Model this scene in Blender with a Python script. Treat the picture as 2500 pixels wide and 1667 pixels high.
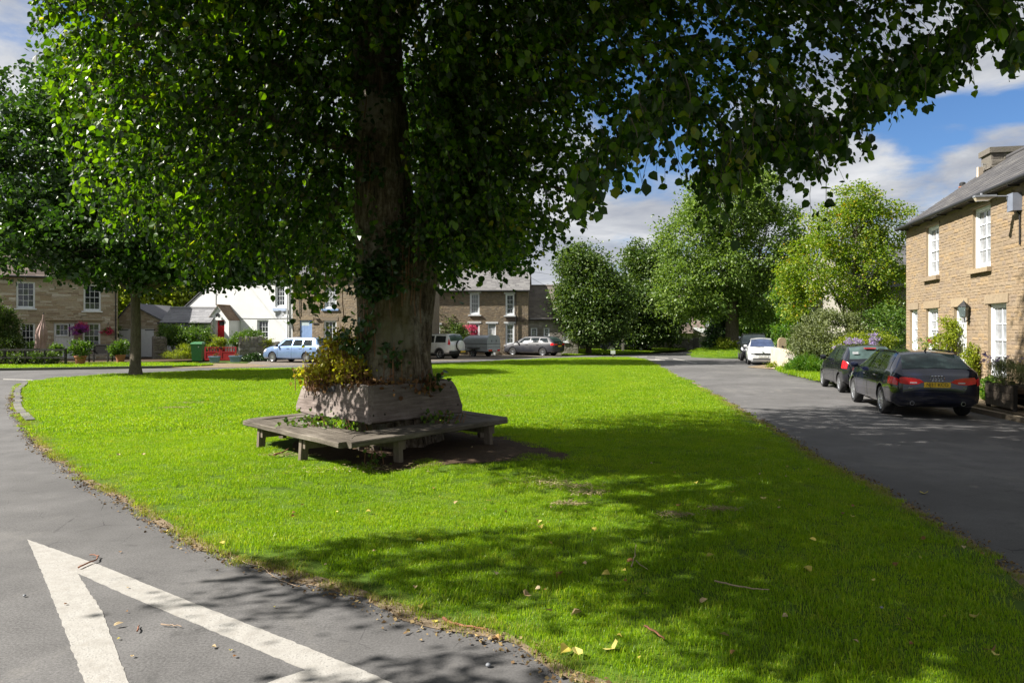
import bpy, bmesh, math, random
import numpy as np
from mathutils import Vector, Matrix, Euler, noise

random.seed(7)
rng = np.random.default_rng(7)
for o in list(bpy.data.objects):
    bpy.data.objects.remove(o, do_unlink=True)
SC = bpy.context.scene
COL = SC.collection

# ------------------------------------------------------------------ camera
H, HOR, F, CX = 1.9, 808.0, 1800.0, 1250.0      # eye height, horizon row, focal length (photo pixels), centre column
cam_d = bpy.data.cameras.new('camera')
cam = bpy.data.objects.new('camera', cam_d)
COL.objects.link(cam)
cam.location = (0, 0, H)
cam.rotation_euler = (math.radians(90), 0, 0)
cam_d.sensor_width = 36.0
cam_d.lens = 36.0 * F / 2500.0
cam_d.shift_y = -(833.5 - HOR) / 2500.0
cam_d.clip_end = 3000.0
cam_d.clip_start = 0.05
SC.camera = cam

# ------------------------------------------------------------------ sun and sky
SUN_AZ, SUN_EL = math.radians(10.0), math.radians(42.0)      # light travels towards +X, turned a little towards +Y
LH = Vector((math.cos(SUN_AZ), math.sin(SUN_AZ), 0))
LDIR = Vector((LH.x * math.cos(SUN_EL), LH.y * math.cos(SUN_EL), -math.sin(SUN_EL)))
sun_d = bpy.data.lights.new('sun', 'SUN')
sun_d.energy = 5.0
sun_d.angle = math.radians(0.5)
sun_d.color = (1.0, 0.955, 0.88)
sun = bpy.data.objects.new('sun', sun_d)
sun.rotation_euler = LDIR.to_track_quat('-Z', 'Y').to_euler()
sun.location = (-30, -8, 30)
COL.objects.link(sun)

world = bpy.data.worlds.new('World')
SC.world = world
world.use_nodes = True
WN = world.node_tree.nodes
WL = world.node_tree.links
WN.clear()


def wnode(t, **kw):
    n = WN.new(t)
    for k, v in kw.items():
        setattr(n, k, v)
    return n


def build_sky():
    out = wnode('ShaderNodeOutputWorld')
    bg = wnode('ShaderNodeBackground')
    bg.inputs['Strength'].default_value = 0.050
    WL.new(bg.outputs[0], out.inputs[0])
    sky = wnode('ShaderNodeTexSky', sky_type='NISHITA')
    sky.sun_disc = False
    sky.sun_elevation = SUN_EL
    sky.sun_rotation = math.atan2(-LH.x, -LH.y)
    sky.air_density = 1.0
    sky.dust_density = 0.4
    sky.ozone_density = 2.0
    tc = wnode('ShaderNodeTexCoord')
    sep = wnode('ShaderNodeSeparateXYZ')
    WL.new(tc.outputs['Generated'], sep.inputs[0])

    def m(op, a, b=None, clamp=False):
        n = wnode('ShaderNodeMath', operation=op)
        n.use_clamp = clamp
        for i, x in enumerate((a, b)):
            if x is None:
                continue
            if isinstance(x, (int, float)):
                n.inputs[i].default_value = x
            else:
                WL.new(x, n.inputs[i])
        return n.outputs[0]
    z = m('MAXIMUM', m('ADD', sep.outputs[2], 0.16), 0.03)
    px, py = m('DIVIDE', sep.outputs[0], z), m('DIVIDE', sep.outputs[1], z)
    comb = wnode('ShaderNodeCombineXYZ')
    WL.new(px, comb.inputs[0])
    WL.new(py, comb.inputs[1])

    def nz(scale, detail, rough, off, dist=0.0):
        mp = wnode('ShaderNodeMapping')
        mp.inputs['Location'].default_value = off
        WL.new(comb.outputs[0], mp.inputs[0])
        n = wnode('ShaderNodeTexNoise')
        n.inputs['Scale'].default_value = scale
        n.inputs['Detail'].default_value = detail
        n.inputs['Roughness'].default_value = rough
        n.inputs['Distortion'].default_value = dist
        WL.new(mp.outputs[0], n.inputs['Vector'])
        return n.outputs['Fac']
    big = nz(1.15, 9, 0.58, (3.1, 0.4, 0), 0.35)
    fine = nz(3.4, 9, 0.62, (1.1, 5.4, 0), 0.3)
    shade = nz(1.7, 9, 0.58, (8.3, 2.2, 0), 0.5)
    dens = m('ADD', m('MULTIPLY', big, 0.75), m('MULTIPLY', fine, 0.35))
    # clear gaps between the clouds, where the photograph has them
    holes = [((0.610, 1, 0.305), (0.12, 0.024), 0.56), ((0.505, 1, 0.275), (0.035, 0.03), 0.35), ((0.566, 1, 0.243), (0.030, 0.022), 0.36),
             ((0.74, 1, 0.33), (0.10, 0.03), 0.35), ((0.20, 1, 0.33), (0.12, 0.10), 0.55), ((-0.56, 1, 0.46), (0.09, 0.035), 0.6),
             ((-0.05, 1, 0.75), (0.5, 0.12), 0.35)]
    q = m('MAXIMUM', sep.outputs[1], 0.02)
    ax, az = m('DIVIDE', sep.outputs[0], q), m('DIVIDE', sep.outputs[2], q)
    warp = nz(1.6, 4, 0.55, (2.0, 9.0, 0))
    warp2 = nz(1.6, 4, 0.55, (7.0, 3.0, 0))
    ax = m('ADD', ax, m('MULTIPLY', m('SUBTRACT', warp, 0.5), 0.22))
    az = m('ADD', az, m('MULTIPLY', m('SUBTRACT', warp2, 0.5), 0.12))
    for (hx, _, hz), (rx, rz), amp in holes:
        dx = m('DIVIDE', m('SUBTRACT', ax, hx), rx)
        dz = m('DIVIDE', m('SUBTRACT', az, hz), rz)
        r = m('ADD', m('MULTIPLY', dx, dx), m('MULTIPLY', dz, dz))
        g = m('POWER', 2.718, m('MULTIPLY', r, -0.7))
        dens = m('SUBTRACT', dens, m('MULTIPLY', g, amp * 0.62))
    ramp = wnode('ShaderNodeMapRange')
    ramp.interpolation_type = 'SMOOTHSTEP'
    ramp.inputs['From Min'].default_value = 0.30
    ramp.inputs['From Max'].default_value = 0.52
    WL.new(dens, ramp.inputs['Value'])
    cr = wnode('ShaderNodeValToRGB')
    e = cr.color_ramp.elements
    e[0].position, e[0].color = 0.36, (2.9, 3.15, 3.8, 1)
    e[1].position, e[1].color = 0.66, (6.9, 7.0, 7.2, 1)
    mid = cr.color_ramp.elements.new(0.5)
    mid.color = (4.5, 4.7, 5.1, 1)
    WL.new(m('ADD', m('MULTIPLY', shade, 0.75), m('MULTIPLY', fine, 0.25)), cr.inputs[0])
    blue = wnode('ShaderNodeMix', data_type='RGBA', blend_type='MULTIPLY')
    blue.inputs[0].default_value = 1.0
    blue.inputs[7].default_value = (0.58, 0.80, 1.08, 1)
    WL.new(sky.outputs[0], blue.inputs[6])
    mix = wnode('ShaderNodeMix', data_type='RGBA')
    WL.new(ramp.outputs[0], mix.inputs[0])
    WL.new(blue.outputs[2], mix.inputs[6])
    WL.new(cr.outputs[0], mix.inputs[7])
    WL.new(mix.outputs[2], bg.inputs[0])


build_sky()

SC.view_settings.view_transform = 'Standard'
SC.view_settings.look = 'None'
SC.view_settings.gamma = 1.0
SC.view_settings.use_curve_mapping = False
SC.view_settings.exposure = 1.3
SC.render.engine = 'CYCLES'
cy = SC.cycles
cy.use_denoising = True
cy.max_bounces = 6
cy.diffuse_bounces = 3
cy.glossy_bounces = 3
cy.transmission_bounces = 4
cy.transparent_max_bounces = 4
cy.caustics_reflective = False
cy.caustics_refractive = False

# ------------------------------------------------------------------ pixel to place


def G(px, py, z=0.0):
    Y = F * (H - z) / (py - HOR)
    return Vector(((px - CX) / F * Y, Y, z))


def P(px, py, Y):
    return Vector(((px - CX) / F * Y, Y, H - (py - HOR) / F * Y))


def project(x, y, z):
    return CX + F * x / y, HOR + F * (H - z) / y


# ------------------------------------------------------------------ objects


def tag(o, label=None, cat=None, group=None, kind=None):
    if label:
        o['label'] = label
    if cat:
        o['category'] = cat
    if group:
        o['group'] = group
    if kind:
        o['kind'] = kind
    return o


def thing(name, label, cat, loc=(0, 0, 0), rz=0.0, group=None):
    o = bpy.data.objects.new(name, None)
    COL.objects.link(o)
    o.location = loc
    o.rotation_euler = (0, 0, rz)
    o.empty_display_size = 0.2
    return tag(o, label, cat, group)


def kids(o):
    return KID.get(o.name, [])


KID = {}


def link(o, parent=None):
    COL.objects.link(o)
    if parent is not None:
        o.parent = parent
        KID.setdefault(parent.name, []).append(o)
    return o


def copy_tree(o, parent=None, name=None):
    c = o.copy()
    link(c, parent)
    for ch in list(kids(o)):
        copy_tree(ch, c)
    return c


def smooth_mesh(me, angle=None):
    me.polygons.foreach_set('use_smooth', np.ones(len(me.polygons), dtype=bool))
    if angle is not None:
        me.set_sharp_from_angle(angle=math.radians(angle))


class MB:
    """collects shapes into one mesh"""

    def __init__(self):
        self.v, self.f, self.m = [], [], []

    def add(self, vs, fs, m=0, M=None):
        b = len(self.v)
        if M is not None:
            vs = [M @ Vector(p) for p in vs]
        self.v += [tuple(p) for p in vs]
        for f in fs:
            self.f.append([b + i for i in f])
            self.m.append(m)
        return self

    def quad(self, a, b, c, d, m=0):
        return self.add([a, b, c, d], [(0, 1, 2, 3)], m)

    def box(self, x0, x1, y0, y1, z0, z1, m=0, M=None):
        vs = [(x0, y0, z0), (x1, y0, z0), (x1, y1, z0), (x0, y1, z0), (x0, y0, z1), (x1, y0, z1), (x1, y1, z1), (x0, y1, z1)]
        return self.add(vs, [(0, 3, 2, 1), (4, 5, 6, 7), (0, 1, 5, 4), (1, 2, 6, 5), (2, 3, 7, 6), (3, 0, 4, 7)], m, M)

    def bar(self, p, q, w, h, m=0, up=(0, 0, 1)):
        p, q = Vector(p), Vector(q)
        d = (q - p)
        L = d.length
        d.normalize()
        u = Vector(up)
        s = d.cross(u)
        if s.length < 1e-5:
            s = d.cross(Vector((1, 0, 0)))
        s.normalize()
        u = s.cross(d)
        R = Matrix((s, d, u)).transposed().to_4x4()
        R.translation = p
        return self.box(-w / 2, w / 2, 0, L, -h / 2, h / 2, m, R)

    def tube(self, pts, rad, n=8, m=0, cap=True):
        pts = [Vector(p) for p in pts]
        if not hasattr(rad, '__len__'):
            rad = [rad] * len(pts)
        b = len(self.v)
        prev = None
        for i, p in enumerate(pts):
            d = (pts[min(i + 1, len(pts) - 1)] - pts[max(i - 1, 0)])
            if d.length < 1e-9:
                d = Vector((0, 0, 1))
            d.normalize()
            if prev is None:
                a = d.cross(Vector((0, 1, 0)) if abs(d.y) < 0.9 else Vector((1, 0, 0)))
            else:
                a = prev - d * prev.dot(d)
            a.normalize()
            prev = a
            c = d.cross(a)
            for k in range(n):
                t = 2 * math.pi * k / n
                self.v.append(tuple(p + (a * math.cos(t) + c * math.sin(t)) * rad[i]))
        for i in range(len(pts) - 1):
            for k in range(n):
                k2 = (k + 1) % n
                self.f.append([b + i * n + k, b + i * n + k2, b + (i + 1) * n + k2, b + (i + 1) * n + k])
                self.m.append(m)
        if cap:
            self.f.append([b + k for k in reversed(range(n))])
            self.m.append(m)
            e = b + (len(pts) - 1) * n
            self.f.append([e + k for k in range(n)])
            self.m.append(m)
        return self

    def cyl(self, p, q, r0, r1=None, n=12, m=0):
        return self.tube([p, q], [r0, r0 if r1 is None else r1], n, m)

    def lathe(self, prof, n=16, m=0, M=None, closed=False):
        """profile of (r, z) turned round z"""
        vs, fs = [], []
        for r, z in prof:
            for k in range(n):
                t = 2 * math.pi * k / n
                vs.append((r * math.cos(t), r * math.sin(t), z))
        L = len(prof)
        for i in range(L - 1 + (1 if closed else 0)):
            j = (i + 1) % L
            for k in range(n):
                k2 = (k + 1) % n
                fs.append((i * n + k, i * n + k2, j * n + k2, j * n + k))
        return self.add(vs, fs, m, M)

    def prism(self, poly, z0, z1, m=0, M=None):
        n = len(poly)
        vs = [(x, y, z0) for x, y in poly] + [(x, y, z1) for x, y in poly]
        fs = [tuple(reversed(range(n))), tuple(range(n, 2 * n))]
        fs += [(i, (i + 1) % n, n + (i + 1) % n, n + i) for i in range(n)]
        return self.add(vs, fs, m, M)

    def disc(self, c, r, nrm, n=16, m=0):
        nrm = Vector(nrm).normalized()
        a = nrm.orthogonal().normalized()
        b = nrm.cross(a)
        c = Vector(c)
        vs = [c + (a * math.cos(2 * math.pi * k / n) + b * math.sin(2 * math.pi * k / n)) * r for k in range(n)]
        return self.add(vs, [tuple(range(n))], m)

    def mesh(self, name, mats, smooth=None):
        me = bpy.data.meshes.new(name)
        me.from_pydata(self.v, [], self.f)
        if not isinstance(mats, (list, tuple)):
            mats = [mats]
        for x in mats:
            me.materials.append(x)
        if len(mats) > 1:
            me.polygons.foreach_set('material_index', np.array(self.m, dtype=np.int32))
        if smooth is not None:
            smooth_mesh(me, smooth)
        me.update()
        return me

    def build(self, name, mats, parent=None, smooth=None, loc=None, rot=None):
        o = bpy.data.objects.new(name, self.mesh(name, mats, smooth))
        link(o, parent)
        if loc is not None:
            o.location = loc
        if rot is not None:
            o.rotation_euler = rot
        return o


def mesh_np(name, V, Fq, mats, rnd=None, smooth=False):
    """mesh from numpy arrays; Fq is (n,3) or (n,4)"""
    me = bpy.data.meshes.new(name)
    nf, k = Fq.shape
    me.vertices.add(len(V))
    me.vertices.foreach_set('co', np.ascontiguousarray(V, dtype=np.float32).ravel())
    me.loops.add(nf * k)
    me.loops.foreach_set('vertex_index', np.ascontiguousarray(Fq, dtype=np.int32).ravel())
    me.polygons.add(nf)
    me.polygons.foreach_set('loop_start', np.arange(nf, dtype=np.int32) * k)
    me.polygons.foreach_set('loop_total', np.full(nf, k, dtype=np.int32))
    me.polygons.foreach_set('use_smooth', np.full(nf, bool(smooth)))
    for x in (mats if isinstance(mats, (list, tuple)) else [mats]):
        me.materials.append(x)
    if rnd is not None:
        a = me.attributes.new('rnd', 'FLOAT', 'POINT')
        a.data.foreach_set('value', np.ascontiguousarray(rnd, dtype=np.float32))
    me.update(calc_edges=True)
    me.validate()
    return me


def obj_of(name, me, parent=None, loc=None):
    o = bpy.data.objects.new(name, me)
    link(o, parent)
    if loc is not None:
        o.location = loc
    return o


# ------------------------------------------------------------------ materials
MATS = {}


class NT:
    def __init__(self, name):
        self.mat = bpy.data.materials.new(name)
        self.mat.use_nodes = True
        self.n, self.l = self.mat.node_tree.nodes, self.mat.node_tree.links
        self.n.clear()
        self.out = self.n.new('ShaderNodeOutputMaterial')

    def new(self, t, **kw):
        x = self.n.new(t)
        for k, v in kw.items():
            setattr(x, k, v)
        return x

    def put(self, sock, v):
        if hasattr(v, 'is_output') or hasattr(v, 'links'):
            self.l.new(v, sock)
        else:
            sock.default_value = v

    def math(self, op, a, b=0.0, clamp=False):
        x = self.new('ShaderNodeMath', operation=op)
        x.use_clamp = clamp
        self.put(x.inputs[0], a)
        self.put(x.inputs[1], b)
        return x.outputs[0]

    def mix(self, fac, a, b, mode='MIX'):
        x = self.new('ShaderNodeMix', data_type='RGBA', blend_type=mode)
        self.put(x.inputs[0], fac)
        self.put(x.inputs[6], a if not isinstance(a, tuple) else (*a[:3], 1))
        self.put(x.inputs[7], b if not isinstance(b, tuple) else (*b[:3], 1))
        return x.outputs[2]

    def coords(self, kind='Object', scale=(1, 1, 1), rot=(0, 0, 0), world=False):
        if world:
            src = self.new('ShaderNodeNewGeometry').outputs['Position']
        else:
            src = self.new('ShaderNodeTexCoord').outputs[kind]
        mp = self.new('ShaderNodeMapping')
        mp.inputs['Scale'].default_value = scale
        mp.inputs['Rotation'].default_value = rot
        self.l.new(src, mp.inputs[0])
        return mp.outputs[0]

    def noise(self, vec, scale, detail=4, rough=0.55, dist=0.0):
        x = self.new('ShaderNodeTexNoise')
        self.l.new(vec, x.inputs['Vector'])
        x.inputs['Scale'].default_value = scale
        x.inputs['Detail'].default_value = detail
        x.inputs['Roughness'].default_value = rough
        x.inputs['Distortion'].default_value = dist
        return x.outputs['Fac']

    def ramp(self, fac, stops, interp='LINEAR'):
        x = self.new('ShaderNodeValToRGB')
        cr = x.color_ramp
        cr.interpolation = interp
        while len(cr.elements) > 1:
            cr.elements.remove(cr.elements[-1])
        cr.elements[0].position = stops[0][0]
        cr.elements[0].color = (*stops[0][1], 1)
        for p, c in stops[1:]:
            e = cr.elements.new(p)
            e.color = (*c, 1)
        self.l.new(fac, x.inputs[0])
        return x.outputs[0]

    def maprange(self, v, a, b, c=0.0, d=1.0):
        x = self.new('ShaderNodeMapRange')
        self.put(x.inputs[0], v)
        for i, k in enumerate((a, b, c, d)):
            x.inputs[i + 1].default_value = k
        return x.outputs[0]

    def bump(self, h, strength=0.3, dist=0.02):
        x = self.new('ShaderNodeBump')
        x.inputs['Strength'].default_value = strength
        x.inputs['Distance'].default_value = dist
        self.l.new(h, x.inputs['Height'])
        return x.outputs[0]

    def rnd(self):
        """one value per object plus one per joined piece"""
        oi = self.new('ShaderNodeObjectInfo').outputs['Random']
        at = self.new('ShaderNodeAttribute', attribute_name='rnd').outputs['Fac']
        return self.math('FRACT', self.math('ADD', oi, at))

    def bsdf(self, color, rough=0.6, normal=None, spec=0.5, metal=0.0, coat=0.0, alpha=None, trans=None):
        b = self.new('ShaderNodeBsdfPrincipled')
        self.put(b.inputs['Base Color'], color if not isinstance(color, tuple) else (*color[:3], 1))
        self.put(b.inputs['Roughness'], rough)
        b.inputs['Specular IOR Level'].default_value = spec
        b.inputs['Metallic'].default_value = metal
        b.inputs['Coat Weight'].default_value = coat
        b.inputs['Coat Roughness'].default_value = 0.03
        if normal is not None:
            self.l.new(normal, b.inputs['Normal'])
        return b

    def done(self, sh):
        self.l.new(sh.outputs[0] if hasattr(sh, 'outputs') else sh, self.out.inputs[0])
        return self.mat


def plain(name, c, rough=0.5, metal=0.0, spec=0.5, coat=0.0, var=0.12, scale=6.0, bump=0.0):
    """a colour with a little noise in it"""
    if name in MATS:
        return MATS[name]
    t = NT(name)
    co = t.coords()
    nz = t.noise(co, scale, 5, 0.6)
    lo = tuple(max(0, x * (1 - var)) for x in c)
    hi = tuple(min(1, x * (1 + var)) for x in c)
    col = t.ramp(nz, [(0.3, lo), (0.7, hi)])
    nm = t.bump(t.noise(co, scale * 6, 4), bump, 0.01) if bump else None
    r2 = t.maprange(nz, 0.3, 0.7, max(0.0, rough - 0.05), min(1, rough + 0.05))
    MATS[name] = t.done(t.bsdf(col, r2, nm, spec, metal, coat))
    return MATS[name]


def leaf_mat(name, dark, mid, light, trans=0.35, rough=0.45, tcol=None, spec=0.35, autumn=None):
    if name in MATS:
        return MATS[name]
    t = NT(name)
    r = t.rnd()
    w = t.noise(t.coords(world=True), 0.8, 3)
    v = t.math('ADD', t.math('MULTIPLY', r, 0.7), t.math('MULTIPLY', w, 0.4))
    stops = [(0.08, dark), (0.5, mid), (0.95, light)]
    if autumn:
        stops[-1] = (0.86, light)
        stops.append((0.97, autumn))
    col = t.ramp(v, stops)
    b = t.bsdf(col, rough, None, spec)
    tr = t.new('ShaderNodeBsdfTranslucent')
    t.put(tr.inputs[0], t.mix(1.0, col, tcol or (2.2, 2.4, 0.7), 'MULTIPLY'))
    ms = t.new('ShaderNodeMixShader')
    ms.inputs[0].default_value = trans
    t.l.new(b.outputs[0], ms.inputs[1])
    t.l.new(tr.outputs[0], ms.inputs[2])
    MATS[name] = t.done(ms)
    return MATS[name]


def stone_mat(name, cols, scale=3.0, bump=0.5, lichen=None, rough=0.9, grain=0.55):
    """stone of mixed colours: one tint per stone, grain and stains"""
    if name in MATS:
        return MATS[name]
    t = NT(name)
    co = t.coords(world=True)
    r = t.rnd()
    n = len(cols)
    base = t.ramp(r, [((i + 0.5) / n, c) for i, c in enumerate(cols)])
    g = t.noise(co, scale * 5, 6, 0.65)
    col = t.mix(grain, base, t.ramp(g, [(0.25, (0.45, 0.44, 0.43)), (0.6, (1, 1, 1)), (0.8, (1.25, 1.22, 1.15))]), 'MULTIPLY')
    big = t.noise(co, 0.55, 4, 0.6)
    col = t.mix(t.maprange(big, 0.5, 0.75, 0, 0.35), col, tuple(x * 0.6 for x in cols[0]))
    if lichen:
        lf = t.maprange(t.noise(co, scale * 1.7, 5, 0.7), 0.6, 0.72, 0, 0.8)
        col = t.mix(lf, col, lichen)
    nm = t.bump(t.noise(co, scale * 9, 6, 0.7), bump, 0.02)
    MATS[name] = t.done(t.bsdf(col, rough, nm, 0.25))
    return MATS[name]
# ------------------------------------------------------------------ ground surfaces
from mathutils.geometry import delaunay_2d_cdt

TREE_C = Vector((-2.0, 11.45, 0))


def gh(x, y):
    """height of the lawn: nearly flat, with a low mound round the big tree"""
    r = math.hypot(x - TREE_C.x, y - TREE_C.y)
    k = min(1.0, max(0.0, (3.9 - r) / 2.0))
    k = k * k * (3 - 2 * k)
    return 0.02 + 0.15 * k + 0.012 * math.sin(x * 0.9 + 1.0) * math.cos(y * 0.7)


def inside(pts, poly):
    poly = np.asarray(poly, dtype=float)[:, :2]
    x, y = pts[:, 0], pts[:, 1]
    r = np.zeros(len(pts), bool)
    j = len(poly) - 1
    for i in range(len(poly)):
        xi, yi = poly[i]
        xj, yj = poly[j]
        c = ((yi > y) != (yj > y)) & (x < (xj - xi) * (y - yi) / (yj - yi + 1e-12) + xi)
        r ^= c
        j = i
    return r


def edge_dist(pts, poly):
    poly = np.asarray(poly, dtype=float)[:, :2]
    best = np.full(len(pts), 1e9)
    for i in range(len(poly)):
        a, b = poly[i - 1], poly[i]
        ab = b - a
        t = np.clip(((pts[:, :2] - a) @ ab) / max(1e-12, ab @ ab), 0, 1)
        d = np.linalg.norm(pts[:, :2] - (a + t[:, None] * ab), axis=1)
        best = np.minimum(best, d)
    return best


def smooth_poly(poly, step=0.35, jit=0.0, seed=0, grow=0.0):
    """resample a closed outline, with a wandering edge"""
    p = [Vector((q[0], q[1])) for q in poly]
    out = []
    n = len(p)
    for i in range(n):
        a, b, c, d = p[i - 1], p[i], p[(i + 1) % n], p[(i + 2) % n]
        L = (c - b).length
        k = max(1, int(L / step))
        for s in range(k):
            t = s / k
            m1, m2 = (c - a) * 0.5, (d - b) * 0.5
            lim = L * 1.0
            if m1.length > lim:
                m1 *= lim / m1.length
            if m2.length > lim:
                m2 *= lim / m2.length
            h = b * (2 * t**3 - 3 * t**2 + 1) + m1 * (t**3 - 2 * t**2 + t) + c * (-2 * t**3 + 3 * t**2) + m2 * (t**3 - t**2)
            out.append(h)
    n = len(out)
    area = sum(out[i - 1].x * out[i].y - out[i].x * out[i - 1].y for i in range(n))
    sg = 1 if area > 0 else -1
    res = []
    for i in range(n):
        d = out[(i + 1) % n] - out[i - 1]
        nn = Vector((d.y, -d.x)) * sg
        if nn.length > 1e-9:
            nn.normalize()
        w = noise.noise(Vector((out[i].x * 1.7, out[i].y * 1.7, seed))) + 0.6 * noise.noise(Vector((out[i].x * 5.1, out[i].y * 5.1, seed + 9)))
        res.append(out[i] + nn * (grow + jit * w))
    return [(q.x, q.y) for q in res]


def sheet(name, poly, zf, m, grid=None, skirt=0.0, kind='structure'):
    """a flat or gently shaped sheet filling an outline; zf is a height or a function of x, y"""
    pts = [Vector(q[:2]) for q in poly]
    n = len(pts)
    edges = [(i, (i + 1) % n) for i in range(n)]
    extra = []
    if grid:
        a = np.array([q[:2] for q in poly])
        lo, hi = a.min(0), a.max(0)
        gx, gy = np.meshgrid(np.arange(lo[0], hi[0], grid), np.arange(lo[1], hi[1], grid))
        g = np.c_[gx.ravel(), gy.ravel()] + rng.uniform(-0.2, 0.2, (gx.size, 2)) * grid
        g = g[inside(g, a)]
        g = g[edge_dist(g, a) > grid * 0.4]
        extra = [Vector(q) for q in g]
    vs, _, fs, *_ = delaunay_2d_cdt(pts + extra, edges, [list(range(n))], 1, 1e-5)
    f = zf if callable(zf) else (lambda x, y: zf)
    V = [(v.x, v.y, f(v.x, v.y)) for v in vs]
    me = bpy.data.meshes.new(name)
    fs = [list(q) for q in fs]
    up = []
    for q in fs:
        a, b, c = V[q[0]], V[q[1]], V[q[2]]
        cr = (b[0] - a[0]) * (c[1] - a[1]) - (b[1] - a[1]) * (c[0] - a[0])
        up.append(q if cr > 0 else q[::-1])
    if skirt:
        b0 = len(V)
        V += [(p[0], p[1], f(p[0], p[1]) - skirt) for p in poly]
        V += [(p[0], p[1], f(p[0], p[1])) for p in poly]
        for i in range(n):
            j = (i + 1) % n
            up.append([b0 + i, b0 + j, b0 + n + j, b0 + n + i])
    me.from_pydata(V, [], up)
    me.materials.append(m)
    smooth_mesh(me, 50)
    o = obj_of(name, me)
    tag(o, kind=kind)
    return o


def asphalt_mat(name, base, tone=(1, 1, 1), bump=0.35):
    t = NT(name)
    co = t.coords(world=True)
    grain = t.noise(co, 62, 4, 0.8)
    speck = t.noise(co, 160, 2, 0.8)
    big = t.noise(co, 0.35, 5, 0.6, 0.4)
    mid = t.noise(co, 2.3, 5, 0.65)
    a = tuple(base * x * 0.5 for x in tone)
    b = tuple(base * x * 1.55 for x in tone)
    col = t.ramp(t.math('ADD', t.math('MULTIPLY', grain, 0.75), t.math('MULTIPLY', mid, 0.25)), [(0.36, a), (0.64, b)])
    col = t.mix(t.maprange(speck, 0.62, 0.72, 0, 0.5), col, tuple(base * 2.6 * x for x in tone))
    col = t.mix(t.maprange(big, 0.40, 0.60, 0.0, 0.6), col, tuple(base * 0.62 * x for x in tone))
    patch = t.noise(t.coords(world=True, scale=(1, 0.6, 1)), 0.9, 6, 0.7, 0.8)
    col = t.mix(t.maprange(patch, 0.55, 0.68, 0.0, 0.45), col, tuple(base * 1.55 * x for x in (1.06, 1.0, 0.92)))
    stain = t.noise(co, 3.1, 3, 0.5)
    col = t.mix(t.maprange(stain, 0.66, 0.74, 0.0, 0.5), col, tuple(base * 0.5 * x for x in tone))
    # old repairs and a few fine cracks
    vo = t.new('ShaderNodeTexVoronoi', feature='DISTANCE_TO_EDGE')
    t.l.new(t.coords(world=True, scale=(0.32, 0.32, 0.32)), vo.inputs['Vector'])
    dn = t.math('ADD', vo.outputs['Distance'], t.math('MULTIPLY', t.math('SUBTRACT', mid, 0.5), 0.05))
    crack = t.math('MULTIPLY', t.maprange(dn, 0.0, 0.004, 1, 0), t.maprange(big, 0.45, 0.55, 0, 0.6))
    col = t.mix(crack, col, (0.02, 0.02, 0.02))
    nm = t.bump(t.math('ADD', grain, t.math('MULTIPLY', speck, 0.5)), bump * 0.5, 0.008)
    return t.done(t.bsdf(col, 0.85, nm, 0.3))


M_ROAD = asphalt_mat('asphalt', 0.112, (1.035, 1.0, 0.985))
M_ROAD2 = asphalt_mat('asphalt_parking', 0.10, (1.08, 1.0, 0.92))


def soil_like(name, stops, scale, bump=0.5, rough=0.95):
    t = NT(name)
    co = t.coords(world=True)
    a = t.noise(co, scale, 6, 0.65)
    b = t.noise(co, scale * 7, 4, 0.7)
    col = t.ramp(t.math('ADD', t.math('MULTIPLY', a, 0.6), t.math('MULTIPLY', b, 0.4)), stops)
    return t.done(t.bsdf(col, rough, t.bump(b, bump, 0.03), 0.2))


M_TURF = soil_like('turf_soil', [(0.3, (0.045, 0.085, 0.008)), (0.5, (0.07, 0.125, 0.010)), (0.7, (0.11, 0.15, 0.02))], 1.2)
M_LAND = soil_like('land', [(0.3, (0.045, 0.075, 0.015)), (0.5, (0.07, 0.11, 0.02)), (0.7, (0.10, 0.12, 0.03))], 0.4)
M_DIRT = soil_like('edge_dirt', [(0.3, (0.10, 0.072, 0.048)), (0.5, (0.20, 0.152, 0.10)), (0.7, (0.31, 0.245, 0.165))], 5.0)
M_GRAVEL = soil_like('drive_gravel', [(0.3, (0.10, 0.085, 0.07)), (0.5, (0.17, 0.145, 0.12)), (0.7, (0.24, 0.21, 0.17))], 4.0)
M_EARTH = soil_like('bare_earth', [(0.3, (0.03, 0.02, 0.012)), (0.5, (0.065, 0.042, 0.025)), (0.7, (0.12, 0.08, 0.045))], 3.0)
M_PAVE = soil_like('paving', [(0.3, (0.22, 0.16, 0.10)), (0.5, (0.30, 0.22, 0.14)), (0.7, (0.38, 0.29, 0.19))], 2.0, 0.3)

# --- outlines: photo points set down on the ground
GREEN_PX = [(57, 936), (44, 952), (47, 990), (75, 1040), (110, 1085), (165, 1122), (206, 1158), (262, 1188), (330, 1221), (421, 1277), (505, 1325), (593, 1365),
            (665, 1378), (765, 1405), (850, 1430), (988, 1477), (1110, 1520), (1240, 1545), (1320, 1585), (1400, 1630), (1488, 1662), (1650, 1740), (1900, 1830),
            (2300, 1840), (2560, 1700), (2590, 1560), (2487, 1430), (2369, 1342), (2251, 1270), (2113, 1186), (1999, 1130), (1885, 1055), (1800, 1005), (1750, 974),
            (1700, 942), (1648, 918), (1600, 890), (1572, 877), (1535, 873), (1500, 872.5), (1382, 874.5), (1260, 879), (1170, 884), (1072, 889), (960, 892), (757, 898),
            (655, 900), (530, 904), (400, 910), (300, 914), (191, 920), (110, 927)]
GREEN = [tuple(G(*p))[:2] for p in GREEN_PX]
GREEN_S = smooth_poly(GREEN, 0.3, 0.05, 3)

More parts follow.
